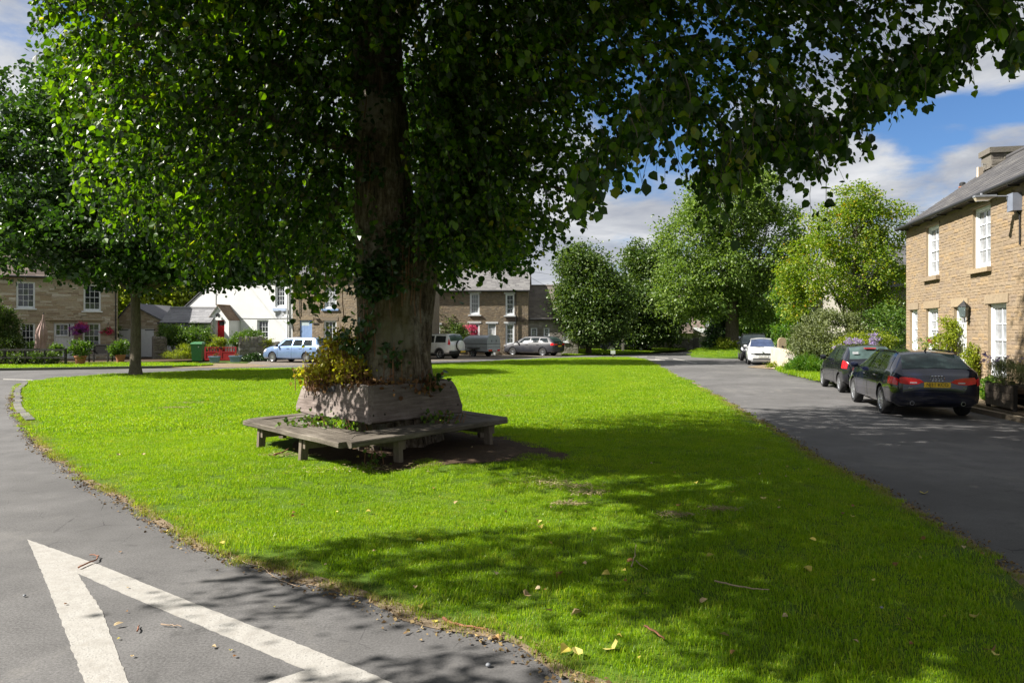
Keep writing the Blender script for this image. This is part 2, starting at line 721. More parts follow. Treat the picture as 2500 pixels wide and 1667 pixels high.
land = MB()
nl = 64
ring = [(math.cos(2 * math.pi * k / nl), math.sin(2 * math.pi * k / nl)) for k in range(nl)]
rad = [0, 12, 40, 70, 95, 130, 220, 420, 900, 2200]
lv = [(0, 30, -0.05)]
lf = []
for i, r in enumerate(rad[1:]):
    for cx_, sy_ in ring:
        x, y = r * cx_, 30 + r * sy_
        rise = max(0.0, r - 150)
        lv.append((x, y, -0.05 + rise * 0.012 * (1 + 0.5 * math.sin(3 * math.atan2(sy_, cx_) + 1))))
for k in range(nl):
    lf.append((0, 1 + k, 1 + (k + 1) % nl))
for i in range(len(rad) - 2):
    for k in range(nl):
        a = 1 + i * nl
        lf.append((a + k, a + nl + k, a + nl + (k + 1) % nl, a + (k + 1) % nl))
land.add(lv, lf)
lo_ = land.build('ground', M_LAND, smooth=40)
tag(lo_, kind='structure')

# tarmac: all the carriageway round the green
ROAD_PX_FAR = [(-500, 906), (0, 905), (200, 902), (330, 900), (430, 898.5), (560, 896.5), (700, 893), (800, 890), (900, 887), (1010, 882), (1072, 880), (1200, 876.5),
               (1300, 872), (1382, 869.5), (1450, 867.5), (1500, 866.5), (1560, 865), (1640, 861), (1680, 858)]
ROAD = [tuple(G(*p))[:2] for p in ROAD_PX_FAR]
ROAD += [tuple(G(*p))[:2] for p in [(1716, 858), (1705, 868), (1690, 872), (1830, 876), (1896, 892), (1925, 912), (2011, 933), (2120, 960)]]
ROAD += [(10.9, 17.0), (10.4, 14.3), (9.9, 12.0), (9.2, 5.0), (9.0, -12.0), (-45, -12), (-60, 20)]
road = sheet('road', smooth_poly(ROAD, 1.2, 0.02, 4), 0.0, M_ROAD, grid=3.0)

sheet('edge_dirt', smooth_poly(GREEN, 0.15, 0.13, 21, grow=0.12), 0.006, M_DIRT)
green = sheet('lawn', GREEN_S, gh, M_TURF, grid=0.45, skirt=0.06)

# verges and yards beyond the roads
V_LEFT = [tuple(G(*p))[:2] for p in [(-500, 903.5), (0, 903), (200, 900), (330, 898), (400, 897), (470, 894.5), (520, 892.5), (440, 889), (330, 887), (150, 889), (0, 891), (-500, 892)]]
verge_l = sheet('verge', smooth_poly(V_LEFT, 0.8, 0.03, 5), 0.07, M_TURF, grid=1.2, skirt=0.1)
V_MID = [tuple(G(*p))[:2] for p in [(1376, 868.5), (1440, 866.5), (1500, 865.5), (1560, 864), (1640, 860), (1690, 857), (1690, 852), (1560, 851), (1420, 853), (1376, 860)]]
verge_m = sheet('verge', smooth_poly(V_MID, 0.8, 0.03, 6), lambda x, y: 0.07 + 0.02 * max(0, y - 58), M_TURF, grid=1.5, skirt=0.1)
V_MOUND = [tuple(G(*p))[:2] for p in [(1686, 871), (1740, 874.5), (1832, 875.5), (1850, 865), (1870, 850), (1740, 850)]]


def mound_h(x, y):
    p = P(1795, 850, 56)
    r = math.hypot((x - p.x) / 4.2, (y - 57) / 6.5)
    return 0.04 + 0.78 * math.exp(-r * r * 2.2)


verge_r = sheet('verge', smooth_poly(V_MOUND, 0.8, 0.03, 7), mound_h, M_TURF, grid=1.0, skirt=0.4)
V_BANK = [tuple(G(*p))[:2] for p in [(1919, 911), (1950, 918), (2011, 933), (2070, 946), (2120, 940), (2100, 905), (1990, 880), (1925, 895)]]
bank = sheet('verge', smooth_poly(V_BANK, 0.5, 0.04, 8), lambda x, y: 0.08 + 0.1 * max(0, min(1, (x - 9.6))), M_TURF, grid=0.8, skirt=0.1)
# drives
D_SAAB = [tuple(G(*p))[:2] for p in [(560, 896.5), (700, 893), (900, 887.5), (1010, 882.5), (1090, 880), (1090, 866), (900, 866), (660, 876), (600, 888)]]
sheet('driveway', smooth_poly(D_SAAB, 1.0, 0.05, 9), 0.008, M_GRAVEL)
D_GATE = [tuple(G(*p))[:2] for p in [(520, 893), (470, 895.3), (400, 898), (560, 897.5), (660, 894.5), (600, 888), (480, 887.5), (330, 888)]]
sheet('driveway', smooth_poly(D_GATE, 1.0, 0.05, 10), 0.012, M_DIRT)
D_MID = [tuple(G(*p))[:2] for p in [(1072, 880), (1200, 876.5), (1300, 872), (1382, 869.3), (1382, 860), (1200, 858), (1090, 862)]]
sheet('driveway', smooth_poly(D_MID, 1.0, 0.08, 12), 0.016, M_GRAVEL)
D_HATCH = [tuple(G(*p))[:2] for p in [(1826, 897), (1850, 893), (1900, 888), (1930, 896), (1922, 912), (1896, 903)]]
sheet('driveway', smooth_poly(D_HATCH, 0.6, 0.04, 13), 0.02, M_DIRT)
TERR = [(-60, 38.4), (-60, 60), (-24, 60), (-19, 53), (-19.5, 46), (-22.5, 41.5), (-26, 38.8)]
sheet('terrace', TERR, 0.10, M_EARTH, skirt=0.1)

# kerb along the far verge, and the worn stones at the corner of the green
kerb_m = stone_mat('kerb_stone', [(0.16, 0.15, 0.14), (0.20, 0.19, 0.17), (0.13, 0.125, 0.12)], 4, 0.4)


def kerb(name, pts, w, h, z, seg, mat, jit=0.01):
    root = bpy.data.objects.new(name, None)
    COL.objects.link(root)
    tag(root, kind='structure')
    pts = [Vector((p[0], p[1], 0)) for p in pts]
    box = MB()
    ch = 0.012
    box.prism([(-0.5, -0.5), (0.5, -0.5), (0.5, 0.5), (-0.5, 0.5)], -0.5, 0.5)
    me = box.mesh('kerb_stone', mat)
    for a, b in zip(pts[:-1], pts[1:]):
        L = (b - a).length
        k = max(1, round(L / seg))
        d = (b - a) / k
        for i in range(k):
            c = a + d * (i + 0.5)
            o = obj_of('kerb_stone', me, root, (c.x + random.uniform(-jit, jit), c.y + random.uniform(-jit, jit), z))
            o.scale = (d.length - 0.012, w, h)
            o.rotation_euler = (0, 0, math.atan2(d.y, d.x) + random.uniform(-jit, jit))
    return root


kerb('kerb', [G(-200, 904.6), G(0, 904), G(200, 901.2), G(330, 899), G(420, 897.6)], 0.14, 0.22, 0.0, 0.92, kerb_m)
kerb('kerb', [G(62, 936), G(48, 950), G(40, 962), G(44, 990), G(58, 1012), G(72, 1030)], 0.16, 0.1, 0.005, 0.75, kerb_m, 0.03)
kerb('kerb', [(11.0, 18.5), (10.5, 14.3), (10.0, 12.0)], 0.14, 0.2, 0.01, 0.9, stone_mat('kerb_tan', [(0.22, 0.18, 0.13), (0.28, 0.22, 0.16)], 4))
# paving in front of the right-hand house: separate flags
pv = bpy.data.objects.new('pavement', None)
COL.objects.link(pv)
tag(pv, kind='structure')
flag_m = stone_mat('flagstone', [(0.24, 0.18, 0.11), (0.29, 0.22, 0.14), (0.25, 0.20, 0.14), (0.33, 0.26, 0.17)], 3, 0.3, (0.16, 0.15, 0.06))
fb = MB().box(-0.5, 0.5, -0.5, 0.5, -0.5, 0.5).mesh('flagstone', flag_m)
fd = Vector((0.196, 0.981, 0))
fn = Vector((0.981, -0.196, 0))
fo = Vector((10.63, 14.2, 0))
for i in range(-3, 12):
    for j in range(3):
        w = 0.62
        c = fo + fd * ((i + 0.5 * (j % 2)) * 0.9) + fn * (0.33 + j * w)
        o = obj_of('flagstone', fb, pv, (c.x, c.y, 0.05))
        o.scale = (0.885, w - 0.014, 0.1 + random.uniform(-0.006, 0.006))
        o.rotation_euler = (0, 0, math.atan2(fd.y, fd.x))

# ------------------------------------------------------------------ painted lines
t = NT('road_paint')
co = t.coords(world=True)
wear = t.noise(co, 9, 6, 0.7)
fine_ = t.noise(co, 70, 3, 0.7)
cr_ = t.new('ShaderNodeTexVoronoi', feature='DISTANCE_TO_EDGE')
t.l.new(t.coords(world=True, scale=(3.2, 1.2, 1)), cr_.inputs['Vector'])
ck = t.maprange(t.math('ADD', cr_.outputs['Distance'], t.math('MULTIPLY', t.math('SUBTRACT', wear, 0.5), 0.25)), 0.0, 0.02, 0.55, 0)
col = t.ramp(wear, [(0.3, (0.26, 0.245, 0.225)), (0.55, (0.345, 0.33, 0.305)), (0.8, (0.39, 0.375, 0.35))])
col = t.mix(ck, col, (0.30, 0.28, 0.25))
col = t.mix(t.maprange(t.math('ADD', fine_, t.math('MULTIPLY', t.math('SUBTRACT', wear, 0.5), 0.5)), 0.56, 0.68, 0, 0.7), col, (0.15, 0.145, 0.14))
M_PAINT = t.done(t.bsdf(col, 0.75, t.bump(fine_, 0.35, 0.01), 0.3))


def line_sheet(polys_px, jit=0.006, ground=None):
    mb = MB()
    for pi_, poly in enumerate(polys_px):
        zt_ = 0.003 + 0.0007 * pi_
        w = [G(*p) if ground is None else Vector((*p, 0)) for p in poly]
        dense = []
        for i in range(len(w)):
            a, b = w[i], w[(i + 1) % len(w)]
            k = max(1, int((b - a).length / 0.035))
            nn = Vector((-(b - a).y, (b - a).x, 0)).normalized()
            for s in range(k):
                p = a.lerp(b, s / k)
                e = noise.noise(Vector((p.x * 18, p.y * 18, 2.2))) * jit + random.uniform(-jit, jit) * 0.5
                dense.append(p + nn * e)
        n = len(dense)
        mb.add([(p.x, p.y, zt_) for p in dense] + [(p.x, p.y, 0.0005) for p in dense],
               [tuple(range(n))] + [(i, n + i, n + (i + 1) % n, (i + 1) % n) for i in range(n)])
    return mb


give = line_sheet([[(67, 1317), (130, 1352), (186, 1396), (248, 1490), (313.8, 1667), (380, 1830), (262, 1830), (206, 1667), (140, 1490), (95, 1380)],
                   [(67, 1317), (245, 1380), (480, 1475), (700, 1560), (900, 1642), (1100, 1728), (960, 1728), (748, 1636), (480, 1523), (310, 1453), (176, 1393)],
                   [(748, 1636), (960, 1728), (1100, 1728), (1130, 1800), (700, 1860), (420, 1940), (380, 1830), (560, 1720), (662, 1664)]])
gv = give.build('road_marking', M_PAINT)
tag(gv, kind='structure')
far_lines = line_sheet([[(8, 924.5), (78, 926.5), (82, 928.5), (8, 926.5)]], 0.01)
tag(far_lines.build('road_marking', M_PAINT), kind='structure')
dl = line_sheet([[(1572, 876.3), (1624, 878.6), (1624, 880.2), (1600, 879.4), (1574, 878.0)], [(1598, 876), (1612, 877.3), (1614, 878.2), (1600, 877.6)],
                 [(1644, 875.6), (1672, 879.4), (1671, 880.6), (1643, 876.8)], [(1676, 881.3), (1702, 886.0), (1701, 887.2), (1675, 882.5)],
                 [(1560, 870.8), (1580, 870.2), (1580, 871.2), (1560, 871.8)], [(1600, 871.8), (1632, 874.0), (1632, 875.0), (1600, 872.8)],
                 [(1528, 872.2), (1556, 870.6), (1556, 871.6), (1528, 873.2)]], 0.01)
tag(dl.build('road_marking', M_PAINT), kind='structure')


# ------------------------------------------------------------------ grass
def blade_mat(name, dark, mid, light, dry):
    t = NT(name)
    r = t.rnd()
    co = t.coords(world=True)
    w = t.noise(co, 0.55, 5, 0.6)
    w2 = t.noise(co, 2.6, 4, 0.6)
    v = t.math('ADD', t.math('MULTIPLY', r, 0.45), t.math('ADD', t.math('MULTIPLY', w, 0.45), t.math('MULTIPLY', w2, 0.25)))
    col = t.ramp(v, [(0.25, dark), (0.52, mid), (0.85, light)])
    col = t.mix(t.maprange(t.math('ADD', w2, t.math('MULTIPLY', r, 0.28)), 0.74, 0.96, 0, 0.5), col, dry)
    dull = t.noise(co, 0.9, 5, 0.65, 0.5)
    col = t.mix(t.maprange(dull, 0.55, 0.75, 0, 0.5), col, tuple((dark[i] * 0.7 + dry[i] * 0.3) for i in range(3)))
    b = t.bsdf(col, 0.4, None, 0.35)
    tr = t.new('ShaderNodeBsdfTranslucent')
    t.put(tr.inputs[0], t.mix(1.0, col, (1.6, 1.6, 0.6), 'MULTIPLY'))
    ms = t.new('ShaderNodeMixShader')
    ms.inputs[0].default_value = 0.45
    t.l.new(b.outputs[0], ms.inputs[1])
    t.l.new(tr.outputs[0], ms.inputs[2])
    return t.done(ms)


M_BLADE = blade_mat('grass_blades', (0.075, 0.165, 0.005), (0.185, 0.325, 0.007), (0.34, 0.43, 0.018), (0.38, 0.35, 0.09))
M_BLADE_DRY = blade_mat('edge_blades', (0.10, 0.17, 0.02), (0.20, 0.24, 0.04), (0.34, 0.31, 0.09), (0.42, 0.33, 0.14))


def blade_patch(name, n, size, hmin, hmax, width, seed, m, lean=0.5):
    r = np.random.default_rng(seed)
    base = np.c_[r.uniform(-size / 2, size / 2, (n, 2)), np.zeros(n)]
    h = r.uniform(hmin, hmax, n) * (0.7 + 0.6 * r.random(n))
    ang = r.uniform(0, 2 * np.pi, n)
    d = np.c_[np.cos(ang), np.sin(ang), np.zeros(n)]
    s = np.c_[-np.sin(ang), np.cos(ang), np.zeros(n)]
    ln = (lean * r.random(n) ** 0.8)[:, None]
    w = (width * r.uniform(0.7, 1.3, n))[:, None]
    hh = h[:, None]
    up = np.array([0, 0, 1.0])
    p0a, p0b = base - s * w / 2, base + s * w / 2
    mid = base + up * hh * 0.55 + d * hh * ln * 0.35
    p1a, p1b = mid - s * w * 0.42, mid + s * w * 0.42
    tip = base + up * hh * (1 - 0.35 * ln) + d * hh * ln * 1.1
    V = np.stack([p0a, p0b, p1b, p1a, tip], 1).reshape(-1, 3)
    k = np.arange(n)[:, None] * 5
    T = np.concatenate([k + np.array([[0, 1, 2]]), k + np.array([[0, 2, 3]]), k + np.array([[3, 2, 4]])])
    me = mesh_np(name, V, T, m, np.repeat(r.random(n), 5))
    return me


def scatter(name, pts, rot, scl, meshes, m, kind='stuff'):
    """one object: a cloud of points that geometry nodes dress with blades or leaves"""
    me = bpy.data.meshes.new(name)
    me.vertices.add(len(pts))
    me.vertices.foreach_set('co', np.ascontiguousarray(pts, dtype=np.float32).ravel())
    a = me.attributes.new('spin', 'FLOAT_VECTOR', 'POINT')
    a.data.foreach_set('vector', np.ascontiguousarray(rot, dtype=np.float32).ravel())
    a = me.attributes.new('grow', 'FLOAT', 'POINT')
    a.data.foreach_set('value', np.ascontiguousarray(scl, dtype=np.float32))
    a = me.attributes.new('pick', 'INT', 'POINT')
    a.data.foreach_set('value', np.ascontiguousarray(rng.integers(0, len(meshes), len(pts)), dtype=np.int32))
    me.materials.append(m)
    o = obj_of(name, me)
    tag(o, kind=kind)
    ng = bpy.data.node_groups.new(name, 'GeometryNodeTree')
    ng.interface.new_socket('Geometry', in_out='INPUT', socket_type='NodeSocketGeometry')
    ng.interface.new_socket('Geometry', in_out='OUTPUT', socket_type='NodeSocketGeometry')
    N, L = ng.nodes, ng.links
    gi, go = N.new('NodeGroupInput'), N.new('NodeGroupOutput')
    inst = N.new('GeometryNodeInstanceOnPoints')
    inst.inputs['Pick Instance'].default_value = True
    join = N.new('GeometryNodeGeometryToInstance')
    for ms in reversed(meshes):
        src = bpy.data.objects.new(ms.name + '_source', ms)
        oi = N.new('GeometryNodeObjectInfo')
        oi.inputs['Object'].default_value = src
        L.new(oi.outputs['Geometry'], join.inputs[0])

    def att(nm, dt):
        x = N.new('GeometryNodeInputNamedAttribute')
        x.data_type = dt
        x.inputs['Name'].default_value = nm
        return x.outputs['Attribute']
    e2r = N.new('FunctionNodeEulerToRotation')
    L.new(att('spin', 'FLOAT_VECTOR'), e2r.inputs[0])
    L.new(gi.outputs[0], inst.inputs['Points'])
    L.new(join.outputs[0], inst.inputs['Instance'])
    L.new(e2r.outputs[0], inst.inputs['Rotation'])
    L.new(att('grow', 'FLOAT'), inst.inputs['Scale'])
    L.new(att('pick', 'INT'), inst.inputs['Instance Index'])
    L.new(inst.outputs[0], go.inputs[0])
    md = o.modifiers.new('blades', 'NODES')
    md.node_group = ng
    return o


def jitter_grid(poly, step, margin):
    a = np.asarray(poly)[:, :2]
    lo, hi = a.min(0), a.max(0)
    gx, gy = np.meshgrid(np.arange(lo[0], hi[0], step), np.arange(lo[1], hi[1], step))
    g = np.c_[gx.ravel(), gy.ravel()] + rng.uniform(-0.5, 0.5, (gx.size, 2)) * step
    g = g[inside(g, a)]
    if margin:
        g = g[edge_dist(g, a) > margin]
    return g


fineP = [blade_patch('blades', 520, 0.36, 0.014, 0.032, 0.0036, 100 + i, M_BLADE) for i in range(5)]
lushP = [blade_patch('blades', 300, 0.34, 0.03, 0.06, 0.0048, 200 + i, M_BLADE, 0.8) for i in range(3)]
edgeP = [blade_patch('blades', 110, 0.20, 0.02, 0.06, 0.004, 300 + i, M_BLADE_DRY, 0.9) for i in range(4)]
coarseP = [blade_patch('blades', 300, 0.7, 0.025, 0.05, 0.012, 400 + i, M_BLADE) for i in range(4)]


def lay(name, g, meshes, m, zf, smin=0.85, smax=1.2):
    z = np.array([zf(x, y) for x, y in g])
    rot = np.c_[rng.uniform(-0.06, 0.06, (len(g), 2)), rng.uniform(0, 6.28, len(g))]
    return scatter(name, np.c_[g, z], rot, rng.uniform(smin, smax, len(g)), meshes, m)


g_all = jitter_grid(GREEN_S, 0.205, 0.10)
near = g_all[(g_all[:, 1] < 13.5)]
# thin the turf where the ground is bare under the bench
dT = np.hypot(near[:, 0] - TREE_C.x, near[:, 1] - TREE_C.y)
shade_bare = np.array([noise.noise(Vector((x * 0.9, y * 0.9, 3.3))) for x, y in near])
keep = (dT > 1.7) & ~(inside(near, [(-3.1, 10.7), (-2.3, 9.75), (-1.6, 9.25), (-0.6, 9.7), (0.3, 10.1), (0.9, 10.5), (0.5, 11.2), (-0.3, 12.2), (-2, 13.2), (-3.3, 12)]) & (rng.random(len(near)) < 0.85))
lay('grass', near[keep], fineP + lushP[:1], M_BLADE, gh)
g_far = jitter_grid(GREEN_S, 0.34, 0.14)
g_far = g_far[g_far[:, 1] >= 13.3]
lay('grass', g_far, coarseP, M_BLADE, gh, 0.8, 1.1)
# ragged dry fringe
fr = []
for i, q in enumerate(smooth_poly(GREEN, 0.07, 0.10, 31, grow=0.0)):
    if q[1] < 24 and random.random() < 0.8:
        fr.append((q[0] + random.uniform(-0.08, 0.08), q[1] + random.uniform(-0.08, 0.08)))
lay('grass', np.array(fr), edgeP, M_BLADE_DRY, lambda x, y: 0.005, 0.6, 1.2)
for poly, zf in ((V_LEFT, lambda x, y: 0.07), (V_MID, lambda x, y: 0.07 + 0.02 * max(0, y - 58)), (V_MOUND, mound_h), (V_BANK, lambda x, y: 0.1)):
    lay('grass', jitter_grid(poly, 0.5, 0.1), coarseP, M_BLADE, zf, 0.9, 1.6)
# longer grass on the bank by the parked cars
lay('grass', jitter_grid(V_BANK, 0.22, 0.0), lushP, M_BLADE, lambda x, y: 0.1, 1.6, 3.4)
# ------------------------------------------------------------------ leaves, bark and trees
HEART = (np.array([[0, 0, 0], [-0.38, 0.16, 0.05], [-0.43, 0.55, 0.09], [0, 1.05, -0.05], [0.43, 0.55, 0.09], [0.38, 0.16, 0.05]]),
         np.array([[0, 3, 2], [0, 2, 1], [0, 4, 3], [0, 5, 4]]))
DIAMOND = (np.array([[0, 0, 0], [-0.36, 0.5, 0.08], [0, 1.0, -0.04], [0.36, 0.5, 0.08]]), np.array([[0, 2, 1], [0, 3, 2]]))
NEEDLE = (np.array([[-0.06, 0, 0], [0.06, 0, 0], [0, 1.0, 0]]), np.array([[0, 1, 2]]))


def unit(a):
    return a / np.maximum(1e-9, np.linalg.norm(a, axis=1, keepdims=True))


def leaf_frames(n, axis, r):
    """frames with the leaf tip along axis"""
    y = unit(axis)
    q = r.normal(size=(n, 3)) + np.array([0, 0, 0.9])
    x = unit(np.cross(y, q))
    z = np.cross(x, y)
    return np.stack([x, y, z], 2)


def leaf_mesh_data(C, size, R, shape):
    sv, sf = shape
    R = R * np.stack([np.ones(len(C)), np.ones(len(C)), np.sin(np.arange(len(C)) * 12.9898) * 1.8 + 0.9], 1)[:, None, :]
    V = np.einsum('nij,kj->nki', R, sv) * size[:, None, None] + C[:, None, :]
    Fx = (np.arange(len(C))[:, None, None] * len(sv) + sf[None]).reshape(-1, 3)
    return V.reshape(-1, 3), Fx


def bark_mat(name, stops, scale=(7, 7, 0.9), bump=0.9, moss=None, pale=None):
    t = NT(name)
    co = t.coords(world=True, scale=scale)
    a = t.noise(co, 1.6, 8, 0.68, 0.6)
    co2 = t.coords(world=True)
    b = t.noise(co2, 14, 5, 0.7)
    big = t.noise(co2, 0.8, 4, 0.6)
    col = t.ramp(t.math('ADD', t.math('MULTIPLY', a, 0.7), t.math('MULTIPLY', b, 0.3)), stops)
    if pale:
        col = t.mix(t.maprange(t.math('ADD', big, t.math('MULTIPLY', b, 0.25)), 0.64, 0.76, 0, 0.85), col, pale)
    if moss:
        w = t.noise(t.coords(world=True, scale=(1, 1, 0.4)), 1.3, 4)
        col = t.mix(t.maprange(w, 0.55, 0.7, 0, 0.7), col, moss)
    return t.done(t.bsdf(col, 0.95, t.bump(t.math('ADD', a, t.math('MULTIPLY', b, 0.25)), bump, 0.06), 0.15))


M_BARK = bark_mat('lime_bark', [(0.36, (0.022, 0.016, 0.012)), (0.5, (0.13, 0.10, 0.072)), (0.62, (0.29, 0.235, 0.18))], (10, 10, 1.6), 1.0, pale=(0.34, 0.31, 0.26), moss=(0.09, 0.075, 0.022))
M_BARK2 = bark_mat('tree_bark', [(0.3, (0.05, 0.042, 0.03)), (0.5, (0.12, 0.10, 0.075)), (0.7, (0.19, 0.165, 0.13))], (9, 9, 2.5), 0.6)

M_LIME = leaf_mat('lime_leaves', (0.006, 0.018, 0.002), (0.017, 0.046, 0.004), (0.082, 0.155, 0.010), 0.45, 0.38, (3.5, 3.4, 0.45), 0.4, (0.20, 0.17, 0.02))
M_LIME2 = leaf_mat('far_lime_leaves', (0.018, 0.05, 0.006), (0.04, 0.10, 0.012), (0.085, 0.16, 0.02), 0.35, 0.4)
M_SYC = leaf_mat('sycamore_leaves', (0.010, 0.028, 0.005), (0.024, 0.06, 0.009), (0.075, 0.14, 0.02), 0.28, 0.38, None, 0.45)
M_DARK = leaf_mat('dark_leaves', (0.022, 0.048, 0.010), (0.05, 0.09, 0.018), (0.12, 0.165, 0.035), 0.25, 0.42)
M_PALE = leaf_mat('pale_leaves', (0.05, 0.095, 0.018), (0.10, 0.16, 0.03), (0.19, 0.25, 0.05), 0.30, 0.45)
M_ROWAN = leaf_mat('rowan_leaves', (0.055, 0.11, 0.008), (0.12, 0.19, 0.012), (0.24, 0.27, 0.02), 0.35, 0.45, None, 0.35, (0.45, 0.20, 0.02))
M_CYPRESS = leaf_mat('cypress_leaves', (0.030, 0.085, 0.006), (0.06, 0.15, 0.008), (0.15, 0.22, 0.012), 0.25, 0.5)
M_GREY = leaf_mat('grey_leaves', (0.065, 0.085, 0.030), (0.12, 0.145, 0.058), (0.20, 0.22, 0.10), 0.2, 0.5)
M_SHRUB = leaf_mat('shrub_leaves', (0.025, 0.06, 0.010), (0.06, 0.12, 0.016), (0.13, 0.19, 0.03), 0.3, 0.4)
M_YELLOW = leaf_mat('yellow_leaves', (0.07, 0.10, 0.010), (0.16, 0.20, 0.016), (0.30, 0.32, 0.03), 0.35, 0.45)
M_IVY = leaf_mat('ivy_leaves', (0.012, 0.038, 0.008), (0.025, 0.065, 0.013), (0.05, 0.10, 0.02), 0.12, 0.3, None, 0.55)
M_AUTUMN = leaf_mat('fading_leaves', (0.15, 0.075, 0.02), (0.28, 0.23, 0.025), (0.44, 0.44, 0.05), 0.35, 0.5)
M_LILAC = leaf_mat('lilac_petals', (0.24, 0.17, 0.36), (0.36, 0.27, 0.50), (0.48, 0.38, 0.60), 0.3, 0.6, (1, 1, 1))
M_PINK = leaf_mat('pink_petals', (0.45, 0.03, 0.09), (0.62, 0.06, 0.15), (0.75, 0.15, 0.24), 0.3, 0.6, (1, 1, 1))
M_PURPLE = leaf_mat('purple_petals', (0.13, 0.02, 0.22), (0.25, 0.04, 0.32), (0.5, 0.10, 0.36), 0.3, 0.6, (1, 1, 1))
M_REDLEAF = leaf_mat('bronze_leaves', (0.06, 0.03, 0.015), (0.12, 0.07, 0.03), (0.22, 0.11, 0.07), 0.25, 0.5)


def clumps(blobs, r, per, spread, shell=0.55):
    """leaf centres gathered in clumps lying towards the outside of a set of ellipsoids; blob = (centre, radii, clumps)"""
    out, outd = [], []
    for c, rad, n in blobs:
        d = unit(r.normal(size=(n, 3)))
        k = (shell + (1 - shell) * r.random(n)) ** 0.7
        cc = np.array(c) + d * np.array(rad) * k[:, None]
        q = cc[:, None, :] + r.normal(size=(n, per, 3)) * spread * np.array([1, 1, 0.7]) * r.uniform(0.6, 1.3, (n, 1, 1))
        out.append(q.reshape(-1, 3))
        outd.append(np.repeat(d, per, 0))
    return np.concatenate(out), np.concatenate(outd)


def foliage(name, C, D, size, m, r, shape=DIAMOND, parent=None, droop=0.5, zmin=None, kind='stuff'):
    if zmin is not None:
        k = C[:, 2] > zmin
        C, D = C[k], D[k]
    n = len(C)
    ax = D * 0.6 + r.normal(size=(n, 3)) * 0.7 + np.array([0, 0, -droop])
    R = leaf_frames(n, ax, r)
    V, Fx = leaf_mesh_data(C, size * r.uniform(0.65, 1.25, n), R, shape)
    # tint by clump neighbourhood plus a little per leaf
    rv = np.repeat(r.random(n), len(shape[0]))
    me = mesh_np(name, V, Fx, m, rv)
    o = obj_of(name, me, parent)
    if kind:
        tag(o, kind=kind)
    return o


def limb_tube(mb, p, q, r0, r1, bend=0.12, n=7, seg=5, seed=0):
    rr = random.Random(seed)
    p, q = Vector(p), Vector(q)
    L = (q - p).length
    pts = []
    off = Vector((rr.uniform(-1, 1), rr.uniform(-1, 1), rr.uniform(-0.4, 0.6))) * L * bend
    for i in range(seg + 1):
        t = i / seg
        pts.append(p.lerp(q, t) + off * math.sin(math.pi * t))
    mb.tube(pts, [r0 + (r1 - r0) * (i / seg) for i in range(seg + 1)], n)


def tree(name, label, base, trunk_r, fork, blobs, per, spread, leaf, m, seed, bark=None, group=None, cat='tree', shape=DIAMOND, zmin=None, droop=0.4, shell=0.5):
    r = np.random.default_rng(seed)
    root = thing(name, label, cat, base, group=group)
    b = Vector(base)
    rel = [((c[0] - b.x, c[1] - b.y, c[2] - b.z), rad, n) for c, rad, n in blobs]
    C, D = clumps(rel, r, per, spread, shell)
    foliage('crown', C, D, leaf, m, r, shape, root, droop, zmin)
    mb = MB()
    top = Vector((0, 0, fork))
    mb.tube([(0, 0, -0.2), (0.02, 0, 0.08), (0, 0.02, 0.45), (0.03, 0, fork * 0.6), tuple(top)], [trunk_r * 1.7, trunk_r * 1.35, trunk_r * 1.05, trunk_r * 0.95, trunk_r * 0.85], 14)
    mb.build('trunk', bark or M_BARK2, root, smooth=60)
    lm = MB()
    for i, (c, rad, n) in enumerate(rel):
        limb_tube(lm, top - Vector((0, 0, 0.2)), c, trunk_r * 0.5, 0.03, seed=seed + i)
        for j in range(4):
            d = unit(r.normal(size=(1, 3)))[0]
            limb_tube(lm, Vector(c) * 0.7 + top * 0.3, np.array(c) + d * np.array(rad) * 0.85, trunk_r * 0.2, 0.012, n=4, seg=4, seed=seed * 7 + i * 5 + j)
    lm.build('branches', bark or M_BARK2, root, smooth=60)
    return root


def bush(name, label, base, blobs, per, spread, leaf, m, seed, group=None, cat='shrub', shape=DIAMOND, droop=0.1, shell=0.35, stems=True, flowers=None, zmin=0.02):
    r = np.random.default_rng(seed)
    root = thing(name, label, cat, base, group=group)
    b = Vector(base)
    rel = [((c[0] - b.x, c[1] - b.y, c[2] - b.z), rad, n) for c, rad, n in blobs]
    C, D = clumps(rel, r, per, spread, shell)
    foliage('foliage', C, D, leaf, m, r, shape, root, droop, zmin)
    if stems:
        mb = MB()
        for c, rad, n in rel:
            for j in range(5):
                d = unit(r.normal(size=(1, 3)))[0]
                limb_tube(mb, (c[0] * 0.5 + d[0] * 0.05, c[1] * 0.5 + d[1] * 0.05, 0), np.array(c) + d * np.array(rad) * 0.6, 0.02, 0.006, n=4, seg=3, seed=seed + j)
        mb.build('stem', M_BARK2, root)
    if flowers:
        fb, fper, fsp, fl, fm = flowers
        fr_ = [((c[0] - b.x, c[1] - b.y, c[2] - b.z), rad, n) for c, rad, n in fb]
        C, D = clumps(fr_, r, fper, fsp, 0.2)
        foliage('flowers', C, D, fl, fm, r, DIAMOND, root, 0.0)
    return root


